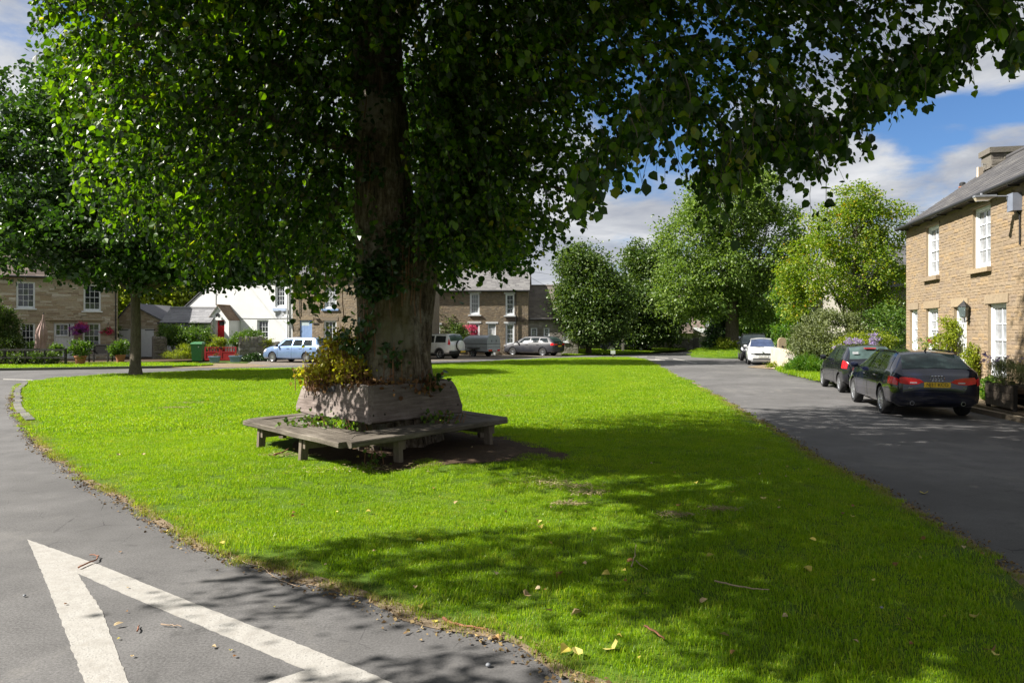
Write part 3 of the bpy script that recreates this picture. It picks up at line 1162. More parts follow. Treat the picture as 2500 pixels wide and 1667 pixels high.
# ------------------------------------------------------------------ the big lime on the green
ENV = [(-900, -500), (0, -60), (62, -30), (84, 205), (150, 255), (185, 450), (225, 470), (268, 560), (300, 520), (375, 555), (402, 615), (450, 640), (520, 655), (560, 625), (598, 575),
       (640, 625), (700, 690), (760, 735), (810, 742), (870, 690), (905, 650), (960, 640), (1000, 690), (1060, 745), (1110, 745), (1160, 700), (1270, 690), (1310, 650), (1385, 630), (1392, 560),
       (1425, 480), (1490, 405), (1540, 345), (1590, 300), (1630, 270), (1670, 270), (1692, 320), (1708, 420), (1725, 450), (1790, 420), (1850, 375), (1900, 360), (1958, 390), (2010, 390),
       (2070, 385), (2082, 330), (2105, 250), (2180, 238), (2245, 195), (2360, 135), (2400, 50), (2450, 95), (2490, 160), (2540, 100), (2700, 20), (3600, -200)]
EX, EY = np.array(ENV, float).T
SKYGAPS = [(1560, 190, 60, 110, 0.75), (1530, 300, 90, 50, 0.85), (1660, 330, 70, 55, 0.7), (1840, 190, 60, 45, 0.5), (1900, 330, 60, 60, 0.55), (1960, 90, 90, 50, 0.6), (2150, 70, 90, 50, 0.6),
           (1480, 420, 50, 40, 0.7), (640, 325, 32, 26, 0.97), (1430, 100, 50, 40, 0.4), (1750, 440, 70, 40, 0.45), (2250, 60, 130, 70, 0.75), (2420, 60, 120, 110, 0.55), (2040, 150, 110, 120, 0.4), (2000, 250, 90, 90, 0.5), (1800, 330, 90, 70, 0.5), (1700, 150, 120, 90, 0.45), (1655, 350, 55, 85, 0.8), (1760, 60, 120, 60, 0.4), (1900, 220, 600, 330, 0.28), (300, 40, 60, 40, 0.6)]


def lime_sprays(r):
    vols = [((-1.9, 11.6, 11.8), (7.4, 4.6, 7.8), 6200, 0.2), ((-5.4, 10.4, 5.4), (3.6, 1.9, 3.6), 2300, 0.0), ((1.6, 10.4, 5.4), (4.0, 2.4, 3.4), 2300, 0.0),
            ((3.4, 7.2, 5.4), (3.6, 1.9, 2.4), 1900, 0.0), ((-1.8, 11.2, 5.0), (4.2, 2.2, 3.0), 2300, 0.0), ((4.6, 10.5, 7.5), (4.0, 3.4, 4.0), 1500, 0.2),
            ((0.2, 8.6, 7.5), (4.6, 2.6, 3.0), 1600, 0.0), ((-4.5, 8.6, 7.2), (3.4, 2.4, 3.0), 1200, 0.0), ((3.2, 5.9, 3.9), (1.6, 1.2, 1.3), 420, 0.0), ((-3.4, 4.5, 8.3), (4.0, 2.9, 2.4), 3200, 0.0), ((-7.5, 5.2, 5.0), (0.55, 0.4, 0.5), 46, 0.0), ((-6.1, 3.1, 5.3), (0.6, 0.35, 0.5), 40, 0.0), ((0.4, 5.4, 8.2), (4.4, 2.0, 2.6), 2000, 0.0), ((-0.95, 10.95, 4.6), (0.7, 0.5, 2.0), 420, 0.0), ((2.4, 1.8, 9.0), (6.0, 2.8, 2.2), 1300, 0.0), ((-7.5, 4.9, 7.0), (1.6, 1.0, 0.9), 230, 0.0), ((-2.4, 12.0, 3.6), (3.0, 1.0, 1.2), 420, 0.0)]  # unseen clumps overhead and far left are added to cast shade and dapples
    O = []
    for c, rad, n, sh in vols:
        d = unit(r.normal(size=(n, 3)))
        k = (sh ** 3 + (1 - sh ** 3) * r.random(n)) ** (1 / 3)
        O.append(np.array(c) + d * np.array(rad) * k[:, None])
    O = np.concatenate(O)
    n = len(O)
    out = unit(np.c_[O[:, :2] - np.array([[-1.9, 11.5]]), np.zeros(n)] + r.normal(size=(n, 3)) * 0.5)
    L = r.uniform(0.45, 1.15, n)
    per = 13
    tt = (np.arange(per) + 0.6) / per
    droop = r.uniform(0.35, 0.95, n)
    X = O[:, None, :] + out[:, None, :] * (tt[None, :, None] * L[:, None, None]) * 0.75 + np.array([0, 0, -1.0]) * ((tt ** 1.6)[None, :] * (L * droop)[:, None])[:, :, None]
    twig = X.copy()
    X = X + r.normal(size=X.shape) * 0.035
    tip = X[:, -1]
    # the lower skirt of the crown
    y = np.maximum(tip[:, 1], 0.5)
    px = CX + F * tip[:, 0] / y
    py = HOR + F * (H - tip[:, 2]) / y
    low = np.minimum(py, HOR + F * (H - (O[:, 2] - 0.0)) / np.maximum(O[:, 1], 0.5))
    lim = np.interp(px, EX, EY) + r.normal(size=n) * 9
    ok = (np.maximum(py, low) < lim) & (tip[:, 1] > 3.6)
    over = (tip[:, 2] > 2.6 + 0.5 * np.maximum(tip[:, 1], 0)) & (tip[:, 2] > 4.6) & (tip[:, 1] < 6.5)
    px0 = CX + F * O[:, 0] / np.maximum(O[:, 1], .5)
    py0 = HOR + F * (H - O[:, 2]) / np.maximum(O[:, 1], .5)
    ok &= py0 < np.interp(px0, EX, EY)
    ok |= over
    mid = X[:, per // 2].copy()
    mid[:, 1] = np.maximum(mid[:, 1], 0.3)
    mx = CX + F * mid[:, 0] / mid[:, 1]
    my = HOR + F * (H - mid[:, 2]) / mid[:, 1]
    for gx, gy, rx, ry, a in SKYGAPS:
        hit = ((mx - gx) / rx) ** 2 + ((my - gy) / ry) ** 2 < 1
        ok &= ~(hit & (r.random(n) < a))
    # keep the view of the trunk clear on the side that faces the road
    tr = (np.hypot(mid[:, 0] + 1.9, mid[:, 1] - 11.4) < 0.75) & (mid[:, 2] < 9)
    tr |= (mx > 862) & (mx < 1000) & (my > 60) & (my < 800) & (mid[:, 1] < 11.5) & (r.random(n) < 0.93)
    tr |= (mx > 880) & (mx < 1060) & (my > 640) & (mid[:, 1] < 12.0)
    ok &= ~tr
    X, twig, out = X[ok], twig[ok], out[ok]
    # long pendulous shoots along the lower edge
    hx, ht, ho = [], [], []
    for i in range(620):
        if r.random() < 0.72:
            qx = r.uniform(1395, 2490)
            Y = r.uniform(5.4, 9.0)
        else:
            qx = r.uniform(120, 780)
            Y = r.uniform(9.2, 10.8)
        ye = np.interp(qx, EX, EY)
        top = P(qx, ye - r.uniform(20, 120), Y)
        Ls = r.uniform(0.25, 1.3) if qx < 1390 or r.random() < 0.6 else r.uniform(0.1, 0.4)
        Ls = min(Ls, (r.uniform(0, 1) ** 2 * (75 if not (1660 < qx < 2085 or 1450 < qx < 1625) else 190) + (ye - (HOR + F * (H - top.z) / Y))) / F * Y)
        if Ls < 0.08:
            continue
        sw = r.normal(size=2) * 0.22
        s_ = np.linspace(0, 1, per)
        pth = np.c_[top.x + sw[0] * s_ * Ls, top.y + sw[1] * s_ * Ls * 0.6, top.z - Ls * s_]
        pth[:, 0] += 0.03 * np.sin(s_ * 5 + r.uniform(0, 6))
        ht.append(pth)
        hx.append(pth + r.normal(size=pth.shape) * np.array([0.035, 0.035, 0.02]))
        ho.append([sw[0], sw[1], 0])
    X = np.concatenate([X, np.array(hx)])
    twig = np.concatenate([twig, np.array(ht)])
    out = np.concatenate([out, np.array(ho)])
    return X, twig, out


def lime_tree():
    r = np.random.default_rng(11)
    root = thing('lime_tree', 'huge old lime tree with a broad dark drooping crown, ringed by the wooden bench', 'tree', tuple(TREE_C))
    X, twig, out = lime_sprays(r)
    n, per, _ = X.shape
    C = X.reshape(-1, 3) - np.array(TREE_C)
    ax = np.repeat(out, per, 0) * 0.35 + r.normal(size=(n * per, 3)) * 0.45 + np.array([0, 0, -0.75])
    R = leaf_frames(len(C), ax, r)
    S = 0.082 * r.uniform(0.42, 1.3, len(C))
    Wp = C + np.array(TREE_C)
    yy = np.maximum(Wp[:, 1], 0.3)
    px = CX + F * Wp[:, 0] / yy
    py = HOR + F * (H - Wp[:, 2]) / yy
    S = np.where(((py < -60) & (Wp[:, 0] > -5.5)) | (px > 2600), S * 1.75, S)  # leaves above and right of the frame enlarged to deepen the shade
    vis = (px > 10) & (px < 2490) & (py > 5) & (Wp[:, 1] > 2)
    big = np.where(vis, S / Wp[:, 1], 0)
    first = np.argsort(-big)[:300]
    rest = np.ones(len(C), bool)
    rest[first] = False
    V, Fx = leaf_mesh_data(C[rest], S[rest], R[rest], HEART)
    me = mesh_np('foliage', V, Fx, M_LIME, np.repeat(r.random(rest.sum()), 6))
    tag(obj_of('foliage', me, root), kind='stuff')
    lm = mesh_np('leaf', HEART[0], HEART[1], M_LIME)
    for i in first:
        o = obj_of('leaf', lm, root)
        M = Matrix([list(R[i][0]), list(R[i][1]), list(R[i][2])]).to_4x4()
        o.matrix_local = Matrix.Translation(C[i]) @ M @ Matrix.Scale(float(S[i]), 4)
    # twigs
    tm_ = twig[:, 6]
    ty_ = np.maximum(tm_[:, 1], 0.3)
    tq = (np.abs(tm_[:, 0] / ty_) < 0.75) & ((tm_[:, 2] - H) / ty_ < 0.5) & (tm_[:, 1] > 2)
    T = twig[tq][:, ::3] - np.array(TREE_C)
    nt, k, _ = T.shape
    offs = np.array([[0.004, 0, 0], [-0.002, 0.0035, 0], [-0.002, -0.0035, 0]])
    tv = (T[:, :, None, :] + offs[None, None] * np.linspace(1.3, 0.5, k)[None, :, None, None]).reshape(-1, 3)
    fq = []
    for a in range(k - 1):
        for b in range(3):
            b2 = (b + 1) % 3
            fq.append([a * 3 + b, a * 3 + b2, (a + 1) * 3 + b2, (a + 1) * 3 + b])
    fq = (np.arange(nt)[:, None, None] * (3 * k) + np.array(fq)[None]).reshape(-1, 4)
    tag(obj_of('twigs', mesh_np('twigs', tv, fq, M_BARK2), root), kind='stuff')
    # trunk: fluted, flaring at the foot, two stems above
    def stem(name, path, rad, n=132, lob=0.12, seed=1.0, zfin=None):
        V, Fq = [], []
        rows = 110
        for i in range(rows + 1):
            t_ = i / rows * (len(path) - 1)
            a = min(int(t_), len(path) - 2)
            f = t_ - a
            f = f * f * (3 - 2 * f) * 0.4 + f * 0.6
            c = Vector(path[a]).lerp(Vector(path[a + 1]), f)
            rr = rad[a] + (rad[a + 1] - rad[a]) * f
            for k in range(n):
                th = 2 * math.pi * k / n
                d = Vector((math.cos(th), math.sin(th), 0))
                flare = max(0.0, 1 - c.z / 1.6)
                w = 1 + lob * noise.noise(Vector((d.x * 1.3, d.y * 1.3, c.z * 0.22 + seed))) * (1 + 0.5 * flare)
                w += 0.055 * noise.noise(Vector((d.x * 5, d.y * 5, c.z * 0.7 + seed * 3)))
                w += 0.05 * (0.25 - abs(noise.noise(Vector((d.x * 7, d.y * 7, c.z * 0.55 + seed)))))
                w += 0.028 * (0.25 - abs(noise.noise(Vector((d.x * 19, d.y * 19, c.z * 1.5 + seed)))))
                w += 0.05 * max(0, noise.noise(Vector((d.x * 3.1 + 4, d.y * 3.1, c.z * 1.9 + seed))) - 0.25)
                V.append(tuple(c + d * rr * w))
        for i in range(rows):
            for k in range(n):
                k2 = (k + 1) % n
                Fq.append((i * n + k, i * n + k2, (i + 1) * n + k2, (i + 1) * n + k))
        me = bpy.data.meshes.new(name)
        me.from_pydata(V, [], Fq)
        me.materials.append(M_BARK)
        smooth_mesh(me)
        return obj_of(name, me, root)
    cx = 0.16
    stem('trunk', [(cx, 0, -0.25), (cx, 0, 0.5), (cx, 0, 1.2), (cx - 0.02, 0, 2.2), (cx - 0.08, 0.02, 3.3), (cx - 0.15, 0.0, 4.4), (cx - 0.22, 0, 5.6), (cx - 0.3, 0.1, 7.5), (cx - 0.3, 0.2, 10), (cx, 0.2, 14)],
         [0.72, 0.60, 0.54, 0.48, 0.44, 0.41, 0.40, 0.37, 0.3, 0.12], seed=1.7, lob=0.26)
    stem('stem', [(cx + 0.15, 0.25, 1.0), (cx + 0.22, 0.28, 2.0), (cx + 0.38, 0.3, 3.0), (cx + 0.62, 0.35, 4.4), (cx + 0.9, 0.4, 6.2), (cx + 1.3, 0.5, 8.5), (cx + 1.6, 0.6, 12)],
         [0.38, 0.36, 0.32, 0.28, 0.25, 0.2, 0.08], seed=5.2, n=84)
    br = [((cx - 0.2, 0, 4.6), (-4.4, -0.8, 5.4), 0.16), ((cx - 0.25, 0, 5.6), (-5.5, -1.6, 7.2), 0.17), ((cx + 0.8, 0.3, 5.0), (4.6, -1.2, 6.0), 0.16), ((cx + 0.9, 0.4, 6.0), (5.2, -4.6, 6.2), 0.16),
          ((cx, 0, 6.5), (1.5, -4.2, 8.0), 0.16), ((cx - 0.3, 0.1, 7.5), (-3.8, 2.5, 11), 0.16), ((cx + 1.2, 0.4, 8), (5.0, 2.0, 11), 0.14), ((cx, 0.2, 9), (-2, -2.5, 14), 0.14), ((cx + 0.6, 0.3, 4.2), (3.0, -0.6, 4.6), 0.08),
          ((cx, 0.3, 3.6), (-2.6, -0.5, 4.2), 0.08)]
    for i, (p, q, rr) in enumerate(br):
        mb = MB()
        limb_tube(mb, p, q, rr, 0.03, 0.14, 9, 7, 50 + i)
        rnd = random.Random(80 + i)
        for j in range(4):
            s = Vector(p).lerp(Vector(q), rnd.uniform(0.35, 0.9))
            e = s + Vector((rnd.uniform(-1.6, 1.6), rnd.uniform(-1.2, 1.2), rnd.uniform(-0.9, 0.7)))
            limb_tube(mb, s, e, 0.045, 0.01, 0.12, 5, 4, 300 + i * 9 + j)
        mb.build('limb', M_BARK, root, smooth=60)
    # stub of an old cut bough by the hollow
    return root


lime_tree()

# soil and litter held behind the bench back
lit = MB()
V, Fq = [], []
nk = 40
SQ = [Vector((-1.99, 10.42)), Vector((-1.05, 11.62)), Vector((-2.1, 12.7)), Vector((-3.12, 11.5))]


def sq_r(th):
    """distance from the trunk to the inside of the bench back"""
    d = Vector((math.cos(th), math.sin(th)))
    c = Vector((TREE_C.x, TREE_C.y))
    best = 9.0
    for i in range(4):
        a_, b_ = SQ[i] - c, SQ[(i + 1) % 4] - c
        e = b_ - a_
        den = d.x * e.y - d.y * e.x
        if abs(den) < 1e-9:
            continue
        t_ = (a_.x * e.y - a_.y * e.x) / den
        u_ = (a_.x * d.y - a_.y * d.x) / den
        if t_ > 0 and -1e-6 <= u_ <= 1 + 1e-6:
            best = min(best, t_)
    return best


for i in range(9):
    t_ = i / 8
    for k in range(nk):
        th = 2 * math.pi * k / nk
        rr = 0.5 + t_ * (sq_r(th) - 0.5)
        x, y = TREE_C.x + rr * math.cos(th), TREE_C.y + rr * math.sin(th)
        V.append((x, y, 1.12 - 0.07 * t_ - (0.45 if i == 8 else 0.0) + 0.05 * noise.noise(Vector((x * 3, y * 3, 1)))))
for i in range(8):
    for k in range(nk):
        k2 = (k + 1) % nk
        Fq.append((i * nk + k, i * nk + k2, (i + 1) * nk + k2, (i + 1) * nk + k))
lit.add(V, Fq)
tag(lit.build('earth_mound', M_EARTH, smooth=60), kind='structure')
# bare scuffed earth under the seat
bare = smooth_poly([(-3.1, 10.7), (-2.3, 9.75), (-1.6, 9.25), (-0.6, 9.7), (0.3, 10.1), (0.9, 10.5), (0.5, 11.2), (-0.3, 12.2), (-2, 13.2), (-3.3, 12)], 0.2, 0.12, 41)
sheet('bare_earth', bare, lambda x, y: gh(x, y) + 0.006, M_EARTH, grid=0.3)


def basal(name, label, cat, blobs, n_st, per, leaf, m, seed, stem_m):
    r = np.random.default_rng(seed)
    root = thing(name, label, cat, (TREE_C.x, TREE_C.y, 1.0))
    C, D = clumps([((c[0] - TREE_C.x, c[1] - TREE_C.y, c[2] - 1.0), rad, n) for c, rad, n in blobs], r, per, 0.09, 0.3)
    foliage('foliage', C, D, leaf, m, r, HEART, root, 0.35)
    mb = MB()
    for i in range(n_st):
        c, rad, _ = blobs[r.integers(len(blobs))]
        d = r.normal(size=3) * 0.5
        q = np.array(c) + d * np.array(rad) - np.array([TREE_C.x, TREE_C.y, 1.0])
        limb_tube(mb, (q[0] * 0.92 + 0.05 * d[0], q[1] * 0.92, min(c[2] - rad[2] - 0.05, 1.0) - 1.0 if c[2] < 0.9 else max(q[2] - 0.5, -0.02)), q + np.array([0, 0, 0.10]), 0.008, 0.004, 0.05, 4, 3, seed + i)
    tag(mb.build('stem', stem_m, root), kind='stuff')
    return root


M_TWIG = plain('dry_twig', (0.20, 0.10, 0.05), 0.8)
basal('basal_shoots', 'yellowing bushy shoots with brown stems heaped against the left foot of the lime trunk', 'shrub',
      [((-2.98, 11.42, 1.22), (0.30, 0.26, 0.14), 44), ((-2.72, 11.22, 1.46), (0.30, 0.24, 0.28), 66), ((-2.36, 10.98, 1.30), (0.36, 0.2, 0.2), 46), ((-2.56, 11.15, 1.70), (0.16, 0.18, 0.2), 16)], 170, 16, 0.058, M_AUTUMN, 71, M_TWIG)
basal('leaf_litter', 'brown fallen leaves and dead stems lodged behind the top of the bench back', 'litter',
      [((-2.0, 10.78, 1.09), (0.45, 0.15, 0.05), 40), ((-2.75, 11.2, 1.09), (0.25, 0.3, 0.05), 20), ((-1.4, 11.15, 1.09), (0.25, 0.22, 0.04), 16)], 30, 12, 0.06,
      leaf_mat('litter_leaves', (0.06, 0.028, 0.012), (0.14, 0.065, 0.03), (0.26, 0.15, 0.05), 0.1, 0.8), 72, M_TWIG)
basal('ivy_plant', 'small dark green ivy clump at the right end of the bench back', 'ivy', [((-1.22, 11.2, 1.17), (0.14, 0.12, 0.07), 7)], 8, 6, 0.10, M_IVY, 73, M_TWIG)
basal('ivy_plant', 'dark glossy ivy climbing over the middle of the lime trunk', 'ivy',
      [((-2.15, 10.88, 2.6), (0.35, 0.16, 0.35), 26), ((-2.25, 10.86, 1.9), (0.28, 0.14, 0.5), 18), ((-1.7, 10.88, 2.7), (0.5, 0.2, 0.3), 26), ((-2.1, 10.95, 3.0), (0.45, 0.15, 0.3), 24), ((-1.55, 11.0, 3.3), (0.4, 0.2, 0.5), 24),
       ((-2.05, 10.95, 4.5), (0.12, 0.1, 0.6), 12), ((-1.95, 11.0, 5.6), (0.3, 0.12, 0.35), 16), ((-1.75, 10.85, 1.55), (0.15, 0.1, 0.12), 5)], 40, 9, 0.085, M_IVY, 74, M_TWIG)
basal('weeds', 'leafy weeds and brown leaves growing in the gap between seat and back', 'plant', [((-2.9, 10.62, 0.56), (0.4, 0.12, 0.08), 16), ((-2.35, 10.35, 0.55), (0.25, 0.1, 0.06), 8), ((-1.0, 10.9, 0.6), (0.35, 0.1, 0.08), 8)], 30, 8, 0.06, M_SHRUB, 75, M_TWIG)
basal('weeds', 'pale green weed growing in the shade under the front of the seat', 'plant', [((-1.75, 9.4, 0.25), (0.13, 0.1, 0.07), 6)], 5, 7, 0.05, M_SHRUB, 76, M_TWIG)

# ------------------------------------------------------------------ the other trees


def pblob(px, py, Y, rpx, rpz, ry, n):
    c = P(px, py, Y)
    return ((c.x, c.y, c.z), (rpx / F * Y, ry, rpz / F * Y), n)


b0 = G(330, 917)
tree('sycamore_tree', 'medium sycamore with a straight grey trunk at the left end of the green', (b0.x, b0.y, 0), 0.21, 3.6,
     [pblob(300, 330, 31.4, 200, 200, 3.4, 150), pblob(130, 420, 31.0, 190, 190, 3.4, 130), pblob(480, 470, 31.4, 200, 180, 3.4, 150), pblob(300, 560, 30.6, 280, 130, 3.6, 150), pblob(90, 560, 31.0, 170, 110, 3.0, 80),
      pblob(520, 620, 30.8, 150, 85, 2.6, 80), pblob(40, 300, 32, 110, 130, 2.5, 50), pblob(600, 640, 30.5, 90, 55, 1.8, 34), pblob(200, 210, 31.5, 110, 90, 2.4, 40), pblob(310, 650, 30.4, 160, 50, 2.4, 50)],
     58, 0.34, 0.19, M_SYC, 21, shape=HEART)
bs = G(1022, 889.5)
tree('lime_tree', 'second lime tree standing behind the bench tree, its trunk hidden by it', (bs.x, bs.y, 0), 0.42, 4.2,
     [pblob(1000, 430, 42, 240, 190, 4.0, 190), pblob(1160, 560, 41.5, 120, 90, 3.2, 110), pblob(840, 560, 41.5, 160, 100, 3.4, 110), pblob(1220, 620, 41.5, 70, 45, 2.2, 50), pblob(1040, 260, 42, 160, 120, 3.0, 90), pblob(720, 600, 41, 70, 45, 2.0, 40)],
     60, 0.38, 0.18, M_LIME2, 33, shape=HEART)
b1 = P(1437, 858, 59)
tree('round_tree', 'dark round tree with foliage almost to the ground beside the slate roofed wing', (b1.x, b1.y, 0.0), 0.22, 2.0,
     [pblob(1428, 680, 59, 58, 80, 2.0, 110), pblob(1446, 765, 58.5, 76, 62, 2.4, 140), pblob(1480, 740, 58.5, 58, 75, 2.0, 90), pblob(1394, 735, 58.5, 32, 56, 1.3, 60), pblob(1405, 640, 59, 34, 44, 1.2, 40), pblob(1458, 812, 58, 66, 20, 1.6, 50)],
     120, 0.46, 0.22, M_DARK, 22, shell=0.35)
b2 = P(1590, 858, 70)
tree('round_tree', 'tall narrow green tree standing between the round dark tree and the tallest tree', (b2.x, b2.y, 0.0), 0.24, 2.2,
     [pblob(1570, 660, 67, 52, 72, 2.2, 100), pblob(1600, 740, 66, 68, 65, 2.4, 120), pblob(1545, 760, 65, 50, 60, 2.0, 80), pblob(1610, 800, 65, 52, 34, 1.8, 70), pblob(1550, 815, 64.5, 50, 20, 1.4, 40)], 105, 0.5, 0.25, M_DARK, 23, shell=0.35)
b3 = P(1787, 850, 57)
tree('tall_tree', 'tallest pale green tree on a grassy mound beyond the road junction', (b3.x, b3.y, 0.7), 0.50, 5.2,
     [pblob(1780, 500, 57, 110, 95, 3.2, 150), pblob(1690, 590, 57, 85, 85, 3.0, 100), pblob(1880, 600, 57, 85, 110, 3.0, 120), pblob(1665, 700, 56, 65, 75, 2.6, 76), pblob(1760, 660, 55.5, 75, 70, 2.4, 84),
      pblob(1860, 730, 56.5, 70, 60, 2.6, 76), pblob(1720, 740, 55.5, 50, 45, 2.0, 50), pblob(1820, 450, 57.5, 70, 50, 2.4, 50), pblob(1930, 640, 57, 45, 60, 2.0, 40)],
     80, 0.42, 0.22, M_PALE, 24, shell=0.5)
b4 = G(2085, 880)
tree('rowan_tree', 'spreading rowan with orange berries behind the garden wall by the stone house', (16.4, 36, 0.0), 0.16, 2.4,
     [pblob(2060, 560, 36, 100, 80, 1.6, 90), pblob(2150, 560, 36.5, 80, 75, 1.6, 74), pblob(1990, 650, 35.5, 85, 90, 1.6, 84), pblob(2110, 680, 35.5, 110, 80, 1.7, 100), pblob(2090, 500, 36, 60, 50, 1.2, 44), pblob(1950, 720, 36, 50, 60, 1.2, 40),
      pblob(2180, 720, 36, 50, 80, 1.2, 50)], 60, 0.24, 0.13, M_ROWAN, 25, shell=0.45)
bush('cypress', 'bright green upright cypress beside the arched stone gatepost', (15.9, 41, 0), [pblob(1938, 800, 41, 48, 70, 1.0, 60), pblob(1930, 730, 41, 42, 60, 0.9, 50), pblob(1960, 830, 40.5, 40, 40, 0.9, 34)], 120, 0.16, 0.11, M_CYPRESS, 26, cat='conifer', droop=-0.5, shell=0.7)
bush('round_shrub', 'big rounded grey green shrub behind the low garden wall', (14.4, 33.0, 0), [pblob(2030, 828, 32, 88, 70, 1.3, 170), pblob(2000, 858, 31.6, 60, 42, 1.0, 70)], 110, 0.15, 0.09, M_GREY, 27, droop=-0.5, shell=0.7)
bush('flowering_shrub', 'yellow green shrub with lilac flower spikes behind the black hatchback', (14.6, 30, 0), [pblob(2130, 835, 30, 60, 24, 0.7, 46), pblob(2070, 845, 30, 42, 30, 0.7, 34)], 60, 0.14, 0.085, M_YELLOW, 28,
     flowers=([pblob(2085, 832, 29.2, 26, 12, 0.2, 24), pblob(2135, 828, 29.2, 16, 20, 0.2, 26), pblob(2045, 850, 29.2, 12, 10, 0.2, 8)], 26, 0.05, 0.045, M_LILAC))
bush('dark_shrub', 'dark shrub in the gap between the rowan and the stone house', (16.2, 31, 0), [pblob(2165, 800, 31, 60, 60, 1.0, 60)], 60, 0.2, 0.1, M_SHRUB, 29)
bush('ivy_mass', 'dark ivy clad stump left of the tallest tree trunk', (15.6, 58, 0.3), [pblob(1752, 800, 58, 26, 50, 1.0, 50), pblob(1742, 840, 57.5, 24, 24, 0.9, 26)], 80, 0.2, 0.16, M_IVY, 30)
bush('small_shrub', 'yellow green shrub at the foot of the tallest tree', (16.5, 55, 0.7), [pblob(1770, 838, 55, 17, 11, 0.6, 20)], 70, 0.12, 0.11, M_YELLOW, 31, group='shrubs under the tallest tree')
bush('small_shrub', 'small yellow shrub right of the tallest tree trunk', (17.6, 55, 0.7), [pblob(1800, 842, 55, 12, 8, 0.5, 12)], 60, 0.12, 0.11, M_YELLOW, 32, group='shrubs under the tallest tree')
for i, (px, py, Y, rx, rz, m_, lab) in enumerate([
        (1840, 800, 95, 60, 55, M_SHRUB, 'far green tree seen between the tallest tree and the cypress'),
        (440, 715, 72, 70, 55, M_YELLOW, 'yellow green tree behind the low slate roofed outbuilding'),
        (296, 710, 70, 55, 70, M_YELLOW, 'bright leafy tree glimpsed left of the sycamore trunk behind the garage'),
        (1640, 790, 105, 90, 50, M_SHRUB, 'hazy far tree behind the far cottage roof'),
        (1480, 800, 95, 120, 45, M_DARK, 'dark far tree beyond the long field wall')]):
    c = P(px, py, Y)
    tree('far_tree', lab, (c.x, c.y, 0), 0.3, max(1.0, c.z - rz / F * Y), [pblob(px, py, Y, rx, rz, rx / F * Y * 0.7, 90)], 60, 0.6, 0.42, m_, 40 + i, group='trees beyond the houses')
for i, (x, y, h, lab) in enumerate([(-45, 90, 9, 'far hedgerow tree behind the left cottage'), (-30, 100, 9, 'far hedgerow tree behind the white house'), (-12, 105, 8, 'far hedgerow tree behind the blue doored house'), (8, 110, 7, 'far hedgerow tree behind the slate roofed wing'),
                               (40, 90, 10, 'far hedgerow tree behind the rowan'), (32, 65, 8, 'tree in the garden behind the neighbouring house'), (24, 75, 8, 'tree behind the cypress beside the lane'), (30, 48, 7, 'tree behind the grey neighbouring house')]):
    tree('far_tree', lab, (x, y, 0), 0.3, 3, [((x, y, h * 0.6), (5.5, 4, h * 0.42), 90)], 60, 0.6, 0.45, M_DARK if i % 2 else M_SHRUB, 60 + i, group='trees beyond the houses')
# ------------------------------------------------------------------ bench round the tree
def wood_mat(name, stops, along=0, scale=3.0, bump=0.6):
    t = NT(name)
    sc = [14, 14, 14]
    sc[along] = 1.2
    co = t.coords('Object', scale=tuple(sc))
    a = t.noise(co, scale * 0.6, 7, 0.7, 0.4)
    b = t.noise(t.coords(world=True), 1.7, 5, 0.6)
    c = t.noise(t.coords(world=True), 26, 4, 0.7)
    col = t.ramp(t.math('ADD', t.math('MULTIPLY', a, 0.55), t.math('MULTIPLY', b, 0.45)), stops)
    col = t.mix(t.maprange(c, 0.58, 0.75, 0, 0.35), col, tuple(x * 0.45 for x in stops[0][1]))
    col = t.mix(t.math('MULTIPLY', t.rnd(), 0.25), col, tuple(x * 0.7 for x in stops[1][1]))
    return t.done(t.bsdf(col, 0.85, t.bump(t.math('ADD', a, t.math('MULTIPLY', c, 0.4)), bump, 0.02), 0.2))


M_OAK = wood_mat('weathered_oak', [(0.34, (0.07, 0.055, 0.046)), (0.5, (0.185, 0.150, 0.132)), (0.64, (0.33, 0.285, 0.26))])
M_SEAT = wood_mat('worn_seat', [(0.34, (0.05, 0.042, 0.033)), (0.5, (0.125, 0.107, 0.086)), (0.64, (0.24, 0.212, 0.177))])
M_LEGW = wood_mat('leg_wood', [(0.32, (0.07, 0.058, 0.045)), (0.5, (0.16, 0.13, 0.10)), (0.66, (0.26, 0.22, 0.17))], 2)
M_BOLT = plain('rusty_iron', (0.055, 0.042, 0.035), 0.7, 0.4)
M_PLAQ = plain('dull_plaque', (0.045, 0.045, 0.05), 0.45, 0.3)


